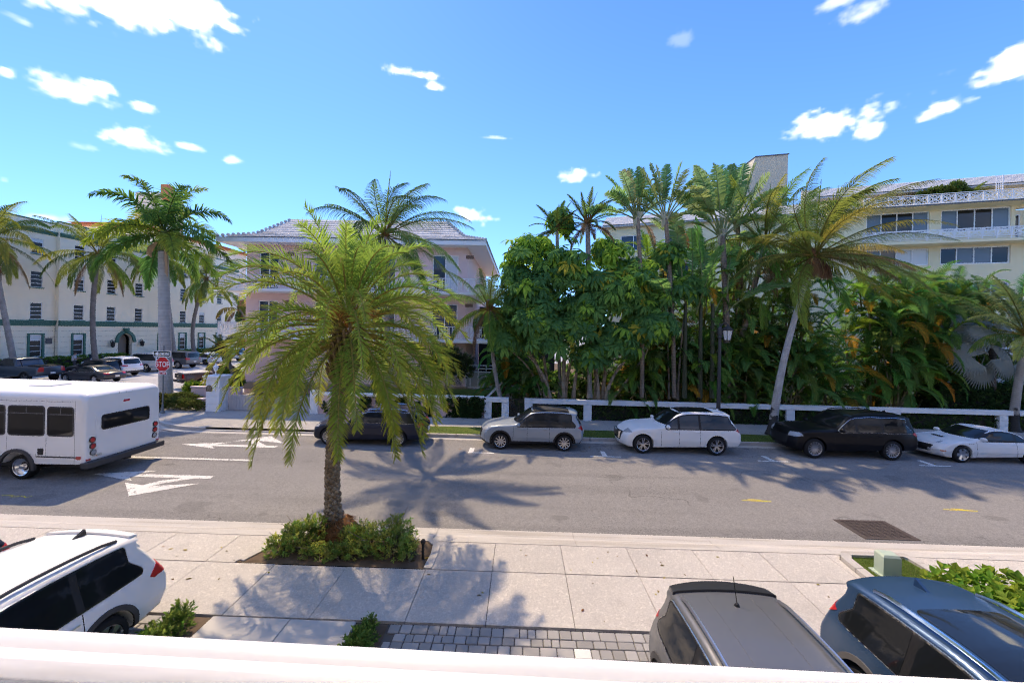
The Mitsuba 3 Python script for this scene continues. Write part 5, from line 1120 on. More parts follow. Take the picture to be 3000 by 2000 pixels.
areca('areca thicket between the street lamp and the leaning coconut palm', [st(2120, 2110, 1010, 24.6), st(2160, 2170, 960, 25.2), st(2215, 2205, 960, 24.4), st(2225, 2240, 1010, 25.4), st(2240, 2265, 900, 25), st(2190, 2190, 1080, 23.8), st(2270, 2300, 1010, 24.6), st(2200, 2150, 880, 26.2)], 82)
areca('feathery areca palm arching right of the leaning trunk', [st(2310, 2350, 985, 23.9), st(2320, 2390, 1030, 24.2), st(2400, 2430, 1080, 24.6)], 83, 2.3, 13, (.115, .23, .06), bend=1.5)
areca('tall areca clump with curling lime and orange fronds behind the black car', [st(2550, 2545, 900, 25), st(2580, 2590, 850, 25.5), st(2600, 2660, 870, 25), st(2610, 2690, 920, 24.6), st(2640, 2740, 930, 25.2), st(2590, 2610, 960, 24.2), st(2650, 2710, 1010, 24.4), st(2560, 2520, 860, 26), st(2660, 2790, 900, 26)], 84, 2.2, 13, (.11, .215, .05), lime=.22, old=.2, ll=.55, lw=.042, bend=2.3)
areca('dark areca palms behind the tall clump near the right edge', [st(2760, 2800, 930, 26.5), st(2800, 2850, 890, 27), st(2840, 2900, 910, 27.5), st(2720, 2740, 880, 28), st(2690, 2660, 860, 28.5)], 85, 2.1, 12, (.10, .20, .065), lime=.1)
areca('areca palms behind the umbrella trees', [st(1480, 1475, 1040, 26), st(1520, 1515, 1080, 25.4), st(1720, 1715, 1080, 25.4), st(1830, 1850, 1090, 25.5), st(1870, 1920, 1000, 26.5), st(1560, 1560, 1100, 24.4)], 86, 1.9, 12, (.09, .19, .05))
areca('tall mid-height areca palms filling the space above the street lamp', [st(1915, 1900, 770, 24.8), st(1985, 1965, 800, 24.4), st(2050, 2085, 790, 24.6), st(2140, 2160, 810, 24.6), st(2180, 2205, 770, 25), st(2290, 2300, 810, 24.8), st(2320, 2345, 870, 24.4), st(2080, 2050, 850, 24.2)], 87, 2.2, 13, (.12, .225, .055), lime=.3, old=.1)
areca('areca palms at the right edge below the balconies', [st(2820, 2800, 880, 26), st(2870, 2870, 870, 26.5), st(2960, 2990, 890, 26), st(2700, 2690, 860, 26.5), st(2760, 2740, 850, 27)], 88, 2.2, 12, (.11, .21, .06), lime=.15)
UG = 'undergrowth'; r5 = np.random.default_rng(95); n = 2600
pp_ = np.column_stack([r5.uniform(.6, 33, n), 25.3 + r5.normal(0, .35, n), .2 + 3.0 * r5.random(n) ** 1.2 * (.5 + .9 * meshkit.noise(np.column_stack([np.arange(n) * 0.0, np.zeros(n), np.zeros(n)]) + r5.uniform(0, 1, (n, 1)), 3))])
m_, c_ = scatter(*twig_t(6, .5, r5), pp_, rots(unit(np.column_stack([r5.normal(0, .5, n), -np.ones(n), r5.normal(.4, .4, n)])), r5), .26 * r5.uniform(.7, 1.4, n), cols((.10, .18, .055), n, .25, r5, (.14, .22, .05), .15))
k_ = obj('undergrowth', m_, 'leaf', None, color=c_); labels[k_] = {'label': 'dark leafy undergrowth between the palm stems behind the fence', 'category': 'undergrowth', 'kind': 'stuff'}
# ---- silver fan palm
BP = thing('fan_palm', 'silver-grey fan palm by the tall hedge at the right', 'palm tree'); rg = np.random.default_rng(91)
def fan(rg, c, ax, up, R_, n=34, span=4.9, col=(.34, .38, .37)):
    ax = unit(ax); u = unit(up - ax * (up @ ax)); v = np.cross(ax, u); V, Fc, C = [], [], []
    for i in range(n):
        a = (i / (n - 1) - .5) * span; d = u * math.cos(a) + v * math.sin(a); w = v * math.cos(a) - u * math.sin(a); L = R_ * (1 - .25 * abs(a) / 2.5) * (1 + rg.normal(0, .04)); h = R_ * .62
        wd = h * span / n * .52; o = len(V); fold = ax * wd * .5
        tipd = d * L - ax * .10 * R_ + np.array([0, 0, -.16 * R_])
        V += [c, c + d * h * .5 + w * wd * .5 + fold * .5, c + d * h * .5 - w * wd * .5 + fold * .5, c + d * h + w * wd + fold, c + d * h - w * wd + fold, c + d * h * .8 - fold * .5, c + tipd]
        Fc += [[o, o + 1, o + 5], [o, o + 5, o + 2], [o + 1, o + 3, o + 5], [o + 2, o + 5, o + 4], [o + 3, o + 6, o + 5], [o + 4, o + 5, o + 6]]; C += [np.asarray(col) * (.85 + .3 * rg.random())] * 7
    return trimesh.Trimesh(np.array(V), np.array(Fc), process=False), np.clip(np.array(C), 0, 1)
fb = QG(2905, 1130, 25.2) * [1, 1, 0] + [0, 0, .2]; fh = QG(2905, 1010, 25.2)
put_trunk(BP, trunk_mesh([fb, (fb + fh) / 2, fh], [.22, .2, .2], (.07, .055, .05), (.2, .17, .14), .15, 12, .05, .05))
for px, py, y, axx, up_, R_ in ((2845, 1045, 24.2, (-.3, -.9, .35), (-.5, 0, .2), 1.25), (2890, 985, 24.3, (0, -.8, .6), (-.2, 0, 1), 1.2), (2845, 990, 25, (-.4, -.8, .4), (-.8, 0, .6), 1.2), (2930, 1050, 24.2, (.2, -.9, .3), (.6, 0, -.3), 1.2), (2960, 985, 24.8, (.4, -.8, .4), (.7, 0, .6), 1.3), (2985, 1060, 24.6, (.3, -.9, .2), (.9, 0, -.2), 1.2), (2900, 940, 25.6, (0, -.5, .8), (0, 0.3, 1), 1.2), (2870, 1080, 24.6, (-.1, -.95, .1), (-.3, 0, -1), 1.1), (3010, 950, 25.4, (.3, -.7, .5), (.6, 0, .8), 1.3), (2800, 950, 26, (-.4, -.7, .5), (-.7, 0, .8), 1.2)):
    c = QG(px, py, y); lf = obj('leaf', fan(rg, c, np.array(axx, float), np.array(up_, float), R_)[0], 'silver_leaf', BP); obj('leaf_stalk', tube([fh, (fh + c) / 2 + [0, 0, .15], c], [.035, .03, .02], 5), 'stem_pale', lf)
# ------------------------------------------------------------------ white fence, walls, gates, signs, lamp
WF = thing('white_fence', 'long white rendered fence with block posts and a flat top rail along the pavement', 'fence')
FY = 21.9
px_ = [.47, 3.67, 9.05, 14.5, 20.05, 25.6, 31.2]
for a, b in zip([.24] + px_[1:], px_[1:] + [38]): obj('rail', cbox(a + .002, b - .002, FY - .02, FY + .30, 1.0, 1.25, .012), 'white', WF)
for x in px_:
    po = obj('post', bx(x - .2, x + .2, FY + .05, FY + .26, .1, .99), 'white', WF)
    for j in range(3): obj('block', cbox(x - .22, x + .22, FY, FY + .29, .13 + j * .29, .13 + j * .29 + .28, .012), 'white', po)
WP = thing('gate_wall', 'short white twin-post wall with a hedge slot left of the iron gate', 'wall')
obj('rail', cbox(-1.98, -.62, FY - .02, FY + .30, 1.02, 1.27, .012), 'white', WP)
for x in (-1.74, -.80):
    for j in range(3): obj('block', cbox(x - .2, x + .2, FY, FY + .29, .13 + j * .296, .13 + j * .296 + .285, .012), 'white', WP)
obj('stair_rail', tube([(-1.95, 22.2, 1.1), (-1.2, 24.5, 1.7), (-.9, 27.5, 1.9)], .09, 4), 'white', WP)
IG = thing('iron_gate', 'dark wrought-iron garden gate between white posts', 'gate')
obj('frame', cat([bx(-.6, .24, FY + .08, FY + .11, z, z + .035) for z in (.2, .72, 1.18)] + [bx(x, x + .03, FY + .08, FY + .11, .16, 1.24) for x in (-.6, -.2, .21)]), 'iron', IG)
ig = [LineString(arc(x, z, r, a, a + 300)).buffer(.01) for x in (-.48, -.34, -.08, .07, .16) for z, r, a in ((.34, .07, 0), (.55, .07, 180), (.85, .06, 90), (1.05, .06, 270))] + [LineString([(x, .2), (x, 1.2)]).buffer(.008) for x in (-.54, -.41, -.27, -.14, 0, .12)]
obj('scrollwork', upright_x(unary_union(ig), FY + .085, FY + .1), 'iron', IG, stuff=True)
GW = thing('garden_wall', 'low pink garden wall with white coping and creepers', 'wall')
obj('wall', bx(-11.1, -1.98, FY + .05, FY + .27, .1, 1.16), 'pink', GW)
for a, b in ((-11.1, -8), (-8, -5), (-5, -1.99)): obj('coping', cbox(a + .003, b - .003, FY - .02, FY + .34, 1.16, 1.3, .012), 'white', GW)
obj('end_post', cbox(-11.55, -11.1, FY - .05, FY + .36, .1, 1.42, .02), 'white', GW)
rg = np.random.default_rng(101)
cp, ca, cv = [], [], []
for x0 in list(rg.uniform(-10.8, -2.1, 24)) + list(rg.uniform(-3.6, -2.1, 22)) + list(rg.uniform(-7.4, -6.0, 10)):
    x, z, pts = x0, .16, [(x0, FY, .15)]
    top = rg.uniform(.6, 1.2)
    while z < top: x += rg.normal(0, .05); z += .07; pts.append((x, FY + .03, z)); n = rg.integers(2, 6); cp += [[x + rg.normal(0, .08), FY + rg.uniform(-.06, .03), z + rg.normal(0, .05)] for _ in range(n)]
    cv.append(tube(pts, .008, 4))
cp = np.array(cp); ax = unit(np.column_stack([rg.normal(0, .6, len(cp)), -np.ones(len(cp)), rg.normal(.2, .5, len(cp))]))
CR = thing('creeper', 'thin dark-leaved creeper climbing the low pink garden wall', 'climbing plant')
m, c = scatter(*twig_t(4, .6, rg), cp, rots(ax, rg), rg.uniform(.08, .15, len(cp)), cols((.05, .09, .03), len(cp), .25, rg)); obj('foliage', m, 'leaf', CR, color=c, stuff=True); obj('stem', cat(cv), 'bark_dark', CR, stuff=True)
# clipped hedges in the fence bays
names = ['first hedge panel under the white rail, next to the iron gate', 'hedge panel under the white rail behind the silver-grey crossover', 'hedge panel under the white rail behind the street lamp foot', 'hedge panel under the white rail behind the black car', 'hedge panel under the white rail behind the white coupe nose', 'hedge panel under the white rail at the right edge']
for (a, b), nm in zip(zip(px_[:-1], px_[1:]), names):
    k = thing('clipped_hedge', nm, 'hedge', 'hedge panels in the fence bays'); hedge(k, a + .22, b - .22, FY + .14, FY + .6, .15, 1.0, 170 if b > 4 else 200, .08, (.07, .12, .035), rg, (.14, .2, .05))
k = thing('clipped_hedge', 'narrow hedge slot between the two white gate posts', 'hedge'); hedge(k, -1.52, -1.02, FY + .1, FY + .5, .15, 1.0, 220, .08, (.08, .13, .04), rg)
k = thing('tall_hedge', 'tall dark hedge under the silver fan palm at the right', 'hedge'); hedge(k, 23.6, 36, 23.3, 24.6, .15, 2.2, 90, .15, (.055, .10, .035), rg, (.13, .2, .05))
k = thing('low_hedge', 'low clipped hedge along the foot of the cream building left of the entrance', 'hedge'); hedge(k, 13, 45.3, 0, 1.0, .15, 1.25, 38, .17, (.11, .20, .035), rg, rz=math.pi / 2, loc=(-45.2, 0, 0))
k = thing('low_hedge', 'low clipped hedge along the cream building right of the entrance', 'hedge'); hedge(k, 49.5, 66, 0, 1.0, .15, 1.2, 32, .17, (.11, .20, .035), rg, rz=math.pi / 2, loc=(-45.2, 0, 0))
k = thing('front_hedge', 'bright glossy-leaved hedge at the lower right beside the blue car', 'hedge')
V0, F0 = twig_t(6, .72, rg); n = 1900
u = rg.random((n, 3)); pos = np.column_stack([6.95 + 5.5 * u[:, 0] ** 1.3, 3.2 + 3.9 * u[:, 1], .25 + .68 * u[:, 2] ** .35]); pos[:, 2] += (meshkit.noise(pos * 1.7, 3) - .5) * .3
ax = unit(np.column_stack([rg.normal(-.1, .4, n), rg.normal(.1, .4, n), np.ones(n)]))
m, c = scatter(V0, F0, pos, rots(ax, rg), .155 * rg.uniform(.8, 1.3, n), cols((.19, .33, .045), n, .15, rg, (.33, .42, .06), .25)); obj('foliage', m, 'leaf_wax', k, color=c, stuff=True)
obj('shade_core', bx(7.1, 13, 3.4, 6.9, .1, .6), 'dim', k)  # dark block under the leaves, coloured as the shaded inside

# gate pillar with lantern and house sign, low planter walls, shrubs at the corner
GP = thing('gate_pillar', 'white block gate pillar with a plaque beside the driveway', 'pillar')
for j in range(4): obj('block', cbox(-17.25, -16.5, 21.7, 22.4, .14 + j * .44, .14 + j * .44 + .432, .012), 'white', GP)
obj('cap', cat([cbox(-17.34, -16.41, 21.6, 22.5, 1.9, 2.02, .015), cbox(-17.38, -16.37, 21.56, 22.54, 2.02, 2.12, .02)]), 'white', GP)
plq = sbox(-.15, 0, .15, .2).union(Point(0, .2).buffer(.11, 12)).buffer(.02)
pk = obj('plaque', xf(upright_x(plq, 0, .02), (-17.06, 21.672, 1.28)), 'bronze', GP)
obj('plaque_line', cat([bx(-17.06 - w, -17.06 + w, 21.664, 21.674, 1.30 + j * .06, 1.315 + j * .06) for j, w in enumerate((.11, .12, .12, .09, .06))]), 'stem_pale', pk, stuff=True)
PL = thing('pillar_lantern', 'white urn-shaped lantern on top of the gate pillar', 'lamp')
obj('body', lathe([(0, 0), (.1, .0), (.1, .04), (.035, .07), (.03, .2), (.075, .24), (.125, .42), (.15, .44), (.12, .5), (.05, .56), (.03, .62), (.012, .68), (0, .7)], 8, (-16.95, 22.0, 2.12)), 'white', PL)
obj('glass', lathe([(.08, .26), (.122, .41)], 8, (-16.95, 22.0, 2.122)), 'frost', PL)
PW = thing('planter_wall', 'low pink planter wall with rounded top left of the gate pillar', 'wall')
obj('wall', cat([cbox(-20.0, -17.0, 24.0, 24.3, .1, 1.05, .02), cbox(-18.35, -17.3, 22.5, 22.8, .1, .62, .02)]), 'pink', PW); obj('coping', cat([cbox(-20.04, -17, 23.95, 24.35, 1.05, 1.15, .02), cbox(-18.39, -17.3, 22.46, 22.84, .62, .70, .02)]), 'pinkwhite', PW)
for nm, lobes, n, sz, col, alt in (
    ('rounded green shrub growing above the pink planter wall', [((-18.2, 24.8, 1.5), (.6, .5, .55)), ((-17.7, 24.7, 1.35), (.4, .4, .4))], 420, .16, (.09, .17, .025), (.2, .28, .04)),
    ('lime-leaved shrub left of the pink planter wall', [((-20.3, 24.6, .7), (.55, .5, .5)), ((-20.7, 24.9, .9), (.35, .3, .3))], 300, .17, (.11, .19, .025), (.22, .3, .04)),
    ('low rounded shrub behind the corner hedge', [((-19.9, 23.3, .48), (.8, .5, .38)), ((-19.1, 23.2, .42), (.5, .4, .3)), ((-21.0, 23.3, .4), (.5, .4, .3))], 900, .10, (.085, .12, .03), (.16, .19, .05)),
    ('sheared dense hedge mound beside the stop sign post', [((-18.6, 21.95, .4), (.75, .42, .35)), ((-17.9, 21.9, .38), (.6, .4, .32)), ((-19.3, 22.1, .42), (.6, .45, .36)), ((-20.0, 22.1, .35), (.5, .4, .32))], 1500, .085, (.085, .115, .03), (.2, .2, .06)),
    ('brown-green shrub at the foot of the royal palm', [((-20.4, 22.3, .45), (.45, .4, .45)), ((-20.9, 22.6, .4), (.4, .4, .35))], 380, .13, (.08, .10, .03), (.2, .18, .04)),
    ('round dark-leaved shrub tree in front of the pink house', [((-4.7, 25.2, 2.75), (1.25, 1.0, 1.1)), ((-5.6, 25.1, 2.3), (.9, .8, .8)), ((-3.7, 25.3, 2.4), (.8, .8, .9))], 1500, .16, (.055, .085, .035), (.14, .19, .08))):
    k = thing('shrub', nm, 'shrub'); blob_shrub(k, lobes, n, sz, col, rg, alt, .25, stems=[tube([np.array(lobes[0][0]) * [1, 1, 0] + [0, 0, .15], np.array(lobes[0][0])], [.05, .03], 6)])
for nm, lobes, n in (('loose leggy shrub left of the date palm trunk', [((-4.95, 8.7, .34), (.5, .45, .34)), ((-5.25, 8.5, .24), (.4, .35, .24)), ((-4.7, 9.0, .40), (.35, .3, .34)), ((-5.05, 9.0, .33), (.3, .2, .26))], 900),
                     ('loose leggy shrub right of the date palm trunk', [((-3.05, 8.65, .36), (.6, .5, .36)), ((-2.4, 8.6, .34), (.5, .48, .35)), ((-3.55, 8.8, .33), (.4, .42, .33)), ((-2.5, 9.05, .42), (.4, .25, .36)), ((-2.1, 8.45, .26), (.25, .3, .25))], 1500),
                     ('low creeping shrub in front of the date palm roots', [((-4.0, 8.35, .2), (.95, .24, .17))], 420)):
    lobes = [((-3.75 + (c[0] + 3.75) * .86, 8.62 + (c[1] - 8.62) * .85, c[2] * .9), tuple(x * .88 for x in r)) for c, r in lobes]
    k = thing('bed_shrub', nm, 'shrub')
    stems = [tube([np.array([c[0] + rg.normal(0, .1), c[1] + rg.normal(0, .1), .1]), np.array(c) + rg.normal(0, .15, 3) * np.array(r), np.array(c) + rg.normal(0, .55, 3) * np.array(r) + [0, 0, r[2] * .5]], [.012, .009, .004], 4) for c, r in lobes for _ in range(16)]
    blob_shrub(k, lobes, int(n * .5), .085, (.24, .34, .08), rg, (.44, .46, .10), .3, nl=6, w=.42, inner=.1); obj('stem', cat(stems), 'bark_grey', k, stuff=True)
for nm, lobes, n in (('small shrub with yellow flowers beside the white wagon wheel', [((-5.32, 5.9, .22), (.22, .45, .2)), ((-5.3, 6.25, .24), (.16, .22, .22)), ((-5.3, 5.2, .22), (.22, .45, .2))], 420),
                     ('small dense shrub beside the block paving at the bottom', [((-2.35, 5.85, .18), (.2, .45, .18)), ((-2.35, 6.3, .15), (.15, .18, .14)), ((-2.35, 5.2, .2), (.22, .45, .2))], 460)):
    k = thing('strip_shrub', nm, 'shrub'); blob_shrub(k, lobes, n, .08, (.13, .22, .045), rg, (.25, .33, .07), .3, inner=.2)
SPK = thing('bed_spotlight', 'small black garden spotlight stake at the right end of the planting bed', 'lamp')
obj('stake', tube([(-1.98, 8.45, .1), (-1.98, 8.45, .42)], .03, 8), 'black', SPK); obj('head', lathe([(0, 0), (.045, 0), (.05, .06), (.03, .09), (0, .09)], 8, (-1.98, 8.45, .42)), 'iron', SPK)
# green utility cabinet on the grass island
UC_ = thing('utility_box', 'pale green utility cabinet standing on the grass island', 'utility box')
ub = trimesh.convex.convex_hull(np.array([(x, y, z) for x, y in ((7.38, 8.28), (7.70, 8.24), (7.74, 8.50), (7.62, 8.58), (7.42, 8.55)) for z in (.16, .54)] + [(7.42, 8.31, .58), (7.67, 8.28, .58), (7.7, 8.48, .58), (7.45, 8.52, .58)]))
obj('cabinet', ub, 'util_green', UC_); obj('base', cbox(7.34, 7.78, 8.22, 8.6, .1, .17, .01), 'util_green', UC_)
# grass: blades on the island and the verge
def grass(key, x0, x1, y0, y1, z, n, h, rg, holder, col=(.10, .17, .03)):
    p = np.column_stack([rg.uniform(x0, x1, n), rg.uniform(y0, y1, n), np.full(n, z)]); V0 = np.array([[-.05, 0, 0], [.05, 0, 0], [.12, .05, .9]]); F0 = np.array([[0, 1, 2]])
    m, c = scatter(V0, F0, p, rots(unit(np.column_stack([rg.normal(0, .35, n), rg.normal(0, .35, n), np.ones(n)])), rg), h * rg.uniform(.6, 1.3, n), cols(col, n, .2, rg, (.22, .22, .07), .15)); obj('blades', m, 'leaf', holder, color=c, stuff=True)
grass('g', 7.2, 8.45, 6.5, 9.0, .13, 16000, .055, rg, 'lawn_island', (.16, .25, .05)); grass('g', -9.2, 27, 18.5, 19.78, .148, 26000, .07, rg, 'far_verge', (.14, .22, .045))
# stop sign with its neighbours on one post
SS_ = thing('stop_sign', 'red octagonal STOP sign under a black ONE WAY plate on a grey post', 'sign'); sx, sy = -19.07, 21.0
obj('post', cat([tube([(sx, sy + .06, .1), (sx, sy + .06, 3.75)], .035, 8), lathe([(0, 0), (.11, 0), (.11, .1), (.06, .2), (.045, .5), (0, .5)], 10, (sx, sy + .06, .1))]), 'galv', SS_)
octo = Point(0, 0).buffer(.385 / math.cos(math.pi / 8), 2); octo = Polygon([(.385 / math.cos(math.pi / 8) * math.cos(a), .385 / math.cos(math.pi / 8) * math.sin(a)) for a in np.arange(8) * math.pi / 4 + math.pi / 8])
sp = obj('stop_plate', xf(upright_x(octo, 0, .012), (sx, sy, 2.76)), 'sign_white', SS_); obj('red_face', xf(upright_x(octo.buffer(-.025), -.003, .004), (sx, sy, 2.76)), 'sign_red', sp)
def letters(par, name, txt, h, cx, y, z, m, bold=True, sx_=1.0):
    t = meshkit.text_mesh(txt, h, .003, bold); b = t.bounds; v = t.vertices.copy(); v[:, 0] = (v[:, 0] - (b[0, 0] + b[1, 0]) / 2) * sx_; v[:, 1] -= (b[0, 1] + b[1, 1]) / 2
    t.vertices = np.column_stack([v[:, 0] + cx, y - v[:, 2], v[:, 1] + z]); return obj(name, t, m, par)
letters(sp, 'lettering', 'STOP', .27, sx, sy - .004, 2.76, 'sign_white', True, .80)
ow = obj('one_way_plate', xf(upright_x(sbox(-.46, -.155, .46, .155).buffer(.0), 0, .012), (sx - .05, sy, 3.31)), 'sign_white', SS_)
obj('black_face', xf(upright_x(sbox(-.435, -.13, .435, .13), -.003, .004), (sx - .05, sy, 3.31)), 'sign_black', ow)
obj('arrow', xf(upright_x(Polygon([(-.40, 0), (-.22, .115), (-.22, .07), (.38, .07), (.38, -.07), (-.22, -.07), (-.22, -.115)]), -.006, -.003), (sx - .05, sy, 3.31)), 'sign_white', ow)
letters(ow, 'lettering', 'ONE WAY', .09, sx + .03, sy - .0065, 3.31, 'sign_black')
aw = obj('all_way_plate', xf(upright_x(sbox(-.23, -.075, .23, .075), 0, .012), (sx, sy, 2.28)), 'sign_white', SS_)
obj('red_face', xf(upright_x(sbox(-.21, -.058, .21, .058), -.003, .004), (sx, sy, 2.28)), 'sign_red', aw); letters(aw, 'lettering', 'ALL WAY', .075, sx, sy - .004, 2.28, 'sign_white')
obj('cross_sign_back', bx(sx - .36, sx - .34, sy + .06, sy + .5, 2.35, 3.1), 'sign_black', SS_)
# grey concrete utility stub behind the sign
CT = whole('utility_stub', cbox(-20.55, -20.05, 24.6, 25.0, .1, 1.05, .03), 'util_green', 'grey-green utility cabinet behind the royal palm foot', 'utility box')
# street lamp
SL = thing('street_lamp', 'dark fluted street lamp with hanging glass lantern by the fence', 'street lamp'); lx, ly = 10.17, 20.9
obj('pole', cat([lathe([(0, 0), (.17, 0), (.17, .15), (.12, .3), (.105, .6), (.085, 3), (.075, 4.85), (0, 4.85)], 14, (lx, ly, .14)), lathe([(.09, 0), (.13, .06), (.09, .14), (.12, .2), (.12, .5), (.07, .62), (0, .66)], 12, (lx, ly, 4.75))]), 'iron_grey', SL, smooth=40)
obj('arm', cat([tube([(lx, ly, 5.3), (lx + .12, ly - .02, 5.52), (lx + .3, ly - .02, 5.56), (lx + .38, ly - .02, 5.45)], .03, 7), lathe([(0, 0), (.05, .03), (.05, .1), (0, .14)], 8, (lx, ly, 5.42))]), 'iron_grey', SL, smooth=40)
lan = obj('lantern', cat([lathe([(.30, 0), (.31, .03), (.06, .26), (.03, .3), (0, .32)], 6, (lx + .38, ly - .02, 5.17))] + [tube([(lx + .38 + .27 * math.cos(a), ly - .02 + .27 * math.sin(a), 5.18), (lx + .38 + .17 * math.cos(a), ly - .02 + .17 * math.sin(a), 4.68)], .014, 4) for a in np.arange(6) * math.pi / 3] + [lathe([(.18, 0), (.18, .02), (.05, .0), (0, -.03)], 6, (lx + .38, ly - .02, 4.66))]), 'iron_grey', SL)
obj('glass', lathe([(.155, .0), (.25, .48)], 6, (lx + .38, ly - .02, 4.69)), 'frost', lan)
# driveway gate of grey planks
DG = thing('plank_gate', 'low grey plank driveway gate behind the palm fronds', 'gate')
obj('rail', cat([bx(-16.3, -11.6, FY + .3, FY + .34, z, z + .09) for z in (.3, .8)]), 'wood_gate', DG)
for x in np.arange(-16.3, -11.65, .16): obj('plank', cbox(x + .005, x + .155, FY + .24, FY + .29, .17, 1.02 + r_.uniform(-.004, .004), .008), 'wood_gate', DG)
# balcony handrail in front of the lens
BR = thing('balcony_rail', 'moulded white balcony handrail across the bottom of the picture', 'railing')
prof = Polygon([(0, -.012), (-.004, -.003), (-.012, 0), (-.024, -.001), (-.034, -.006), (-.044, -.004), (-.058, .0), (-.068, -.003), (-.075, -.009), (-.072, -.014), (-.079, -.018), (-.077, -.026), (-.066, -.03), (-.062, -.03), (-.062, -.05), (-.014, -.05), (-.014, -.03), (-.002, -.026)])
hr = upright_y(prof, -3.2, 3.2); v = hr.vertices; hr.vertices = np.column_stack([v[:, 0], v[:, 1] + .567 - v[:, 0] * .0168, v[:, 2] + EYE[2] - .45]); obj('handrail', hr, 'rail_white', BR, smooth=30)
for x in np.arange(-3, 3.1, .12): obj('baluster', bx(x - .012, x + .012, .51 - x * .0168, .534 - x * .0168, EYE[2] - 1.4, EYE[2] - .5), 'rail_white', BR)

# ---- the white apartment house whose balcony the picture is taken from (behind the lens; it mirrors in the windows across the street and its sunlit front lights them)
OH = thing('white_apartment_house', 'white apartment house with the balcony from which the street is seen', 'building'); tr = ((0, -2.2, 0), math.pi)
oh = [sbox(a, z, a + 2.4, z + 2.2) for a in np.arange(-40, 40, 5.2) for z in (.3, 3.65, 6.85, 10.05)]
wallp(OH, 'wall', tr, sbox(-42, 0, 42, 13.4), oh, .3, 'white')
for g in oh:
    a, z0, b, z1 = g.bounds
    if abs((a + b) / 2) < 30: win(OH, tr, a, b, z0, z1, cols=((a + b) / 2,), fw=.07)
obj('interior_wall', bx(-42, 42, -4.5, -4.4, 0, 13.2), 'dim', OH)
for z in (3.25, 6.45, 9.65): obj('balcony_slab', cbox(-42, 42, -2.18, .66 if z < 4 else -.9, z, z + .2, .02), 'white', OH)
for z in (6.65, 9.85): obj('railing', cat([bx(-42, 42, -.98, -.92, z + .95, z + 1.0)] + [bx(x, x + .03, -.96, -.93, z, z + .95) for x in np.arange(-42, 42, .14)]), 'rail_white', OH, stuff=True)
obj('roof', bx(-42.4, 42.4, -16, -1.6, 13.4, 13.7), 'white', OH)

# fallen leaves on the road edge and the pavements
r4 = np.random.default_rng(131); n = 170
lp_ = np.vstack([np.column_stack([r4.uniform(-9, 10, 60), r4.uniform(6.7, 9.0, 60), np.full(60, .112)]), np.column_stack([r4.uniform(-6, 26, 60), r4.uniform(15.5, 18.0, 60), np.full(60, .012)]), np.column_stack([r4.uniform(-16, 26, 50), r4.uniform(19.9, 21.7, 50), np.full(50, .152)])])
V0, F0 = leaf_t(.45, .1, .05); m, c = scatter(V0, F0, lp_, rots(unit(r4.normal(0, .15, (n, 3)) + [0, 0, 1]), r4), r4.uniform(.05, .13, n), cols((.22, .14, .05), n, .3, r4, (.4, .32, .05), .3))
k_ = obj('fallen_leaves', m, 'leaf', None, color=c); labels[k_] = {'label': 'scattered dry leaves lying on pavement and road edge', 'category': 'leaves', 'kind': 'stuff'}
# ------------------------------------------------------------------ the bus
BUS = thing('shuttle_bus', 'white shuttle bus with dark windows seen from behind, waiting at the corner', 'bus')
bw, bl, by, bxr = 2.62, 8.2, 13.36, -13.35      # width, length, middle line, rear end; the nose points to -x
def bput(n, mesh, m, par=None, **k):
    v = mesh.vertices; mesh = trimesh.Trimesh(np.column_stack([bxr - v[:, 0], by - v[:, 1], v[:, 2]]), mesh.faces, process=False); return obj(n, mesh, m, par or BUS, **k)
# local: x from the tail forwards, y to the bus's right (far) side negative... near side is y > 0
sec = []
def rr(w, z0, z1, r, n=5):
    pts = []
    for cx_, cz, a0 in ((w - r, z1 - r, 0), (-w + r, z1 - r, 90)):
        for a in np.radians(np.linspace(a0, a0 + 90, n)): pts.append((cx_ + r * math.cos(a), cz + r * math.sin(a)))
    return pts + [(-w, z0), (w, z0)]
st_ = [(0.0, bw / 2 - .10, .62, 2.56, .16), (.04, bw / 2 - .03, .58, 2.63, .19), (.12, bw / 2 - .004, .56, 2.70, .22), (.25, bw / 2, .55, 2.74, .22), (bl - 2.2, bw / 2, .5, 2.78, .22), (bl - 1.9, bw / 2 - .05, .5, 2.72, .22)]
V = []
for x, w, z0, z1, r in st_:
    for y, z in rr(w, z0, z1, r): V.append((x, y, z + (-.03 * (1 - (y / w) ** 2) * 0)))
nr = len(rr(1, 0, 1, .1)); k_ = np.arange(nr); k2_ = (k_ + 1) % nr; Fb = []
for s in range(len(st_) - 1): a, b = s * nr, (s + 1) * nr; Fb += [np.stack([a + k_, a + k2_, b + k2_], 1), np.stack([a + k_, b + k2_, b + k_], 1)]
import mapbox_earcut as me
cp_ = me.triangulate_float64(np.array(rr(st_[0][1], st_[0][2], st_[0][3], st_[0][4])), np.array([nr], np.uint32)).reshape(-1, 3)
Fb += [cp_, cp_[:, ::-1] + (len(st_) - 1) * nr]
hull = trimesh.Trimesh(V, np.vstack(Fb), process=False); trimesh.repair.fix_normals(hull)
axle, wr = 2.12, .385
arch_ = m3.Manifold.cylinder(.5, .52, .52, 36).rotate((90, 0, 0))
hm = man(hull) - arch_.translate((axle, bw / 2 + .1, wr)) - arch_.translate((axle, -bw / 2 + .4, wr))
bput('body', tri(hm), 'car_bus', smooth=35)
bput('cab', trimesh.convex.convex_hull(np.array([(x, y, z) for y in (-1.0, 1.0) for x, z in ((bl - 2.2, .45), (bl - 2.2, 2.3), (bl - 1.5, 2.2), (bl - .8, 1.35), (bl - .05, 1.2), (bl, .6), (bl - .1, .35))])), 'car_bus', smooth=30)
bput('chassis', bx(.5, bl - .8, -.9, .9, .3, .6), 'black')
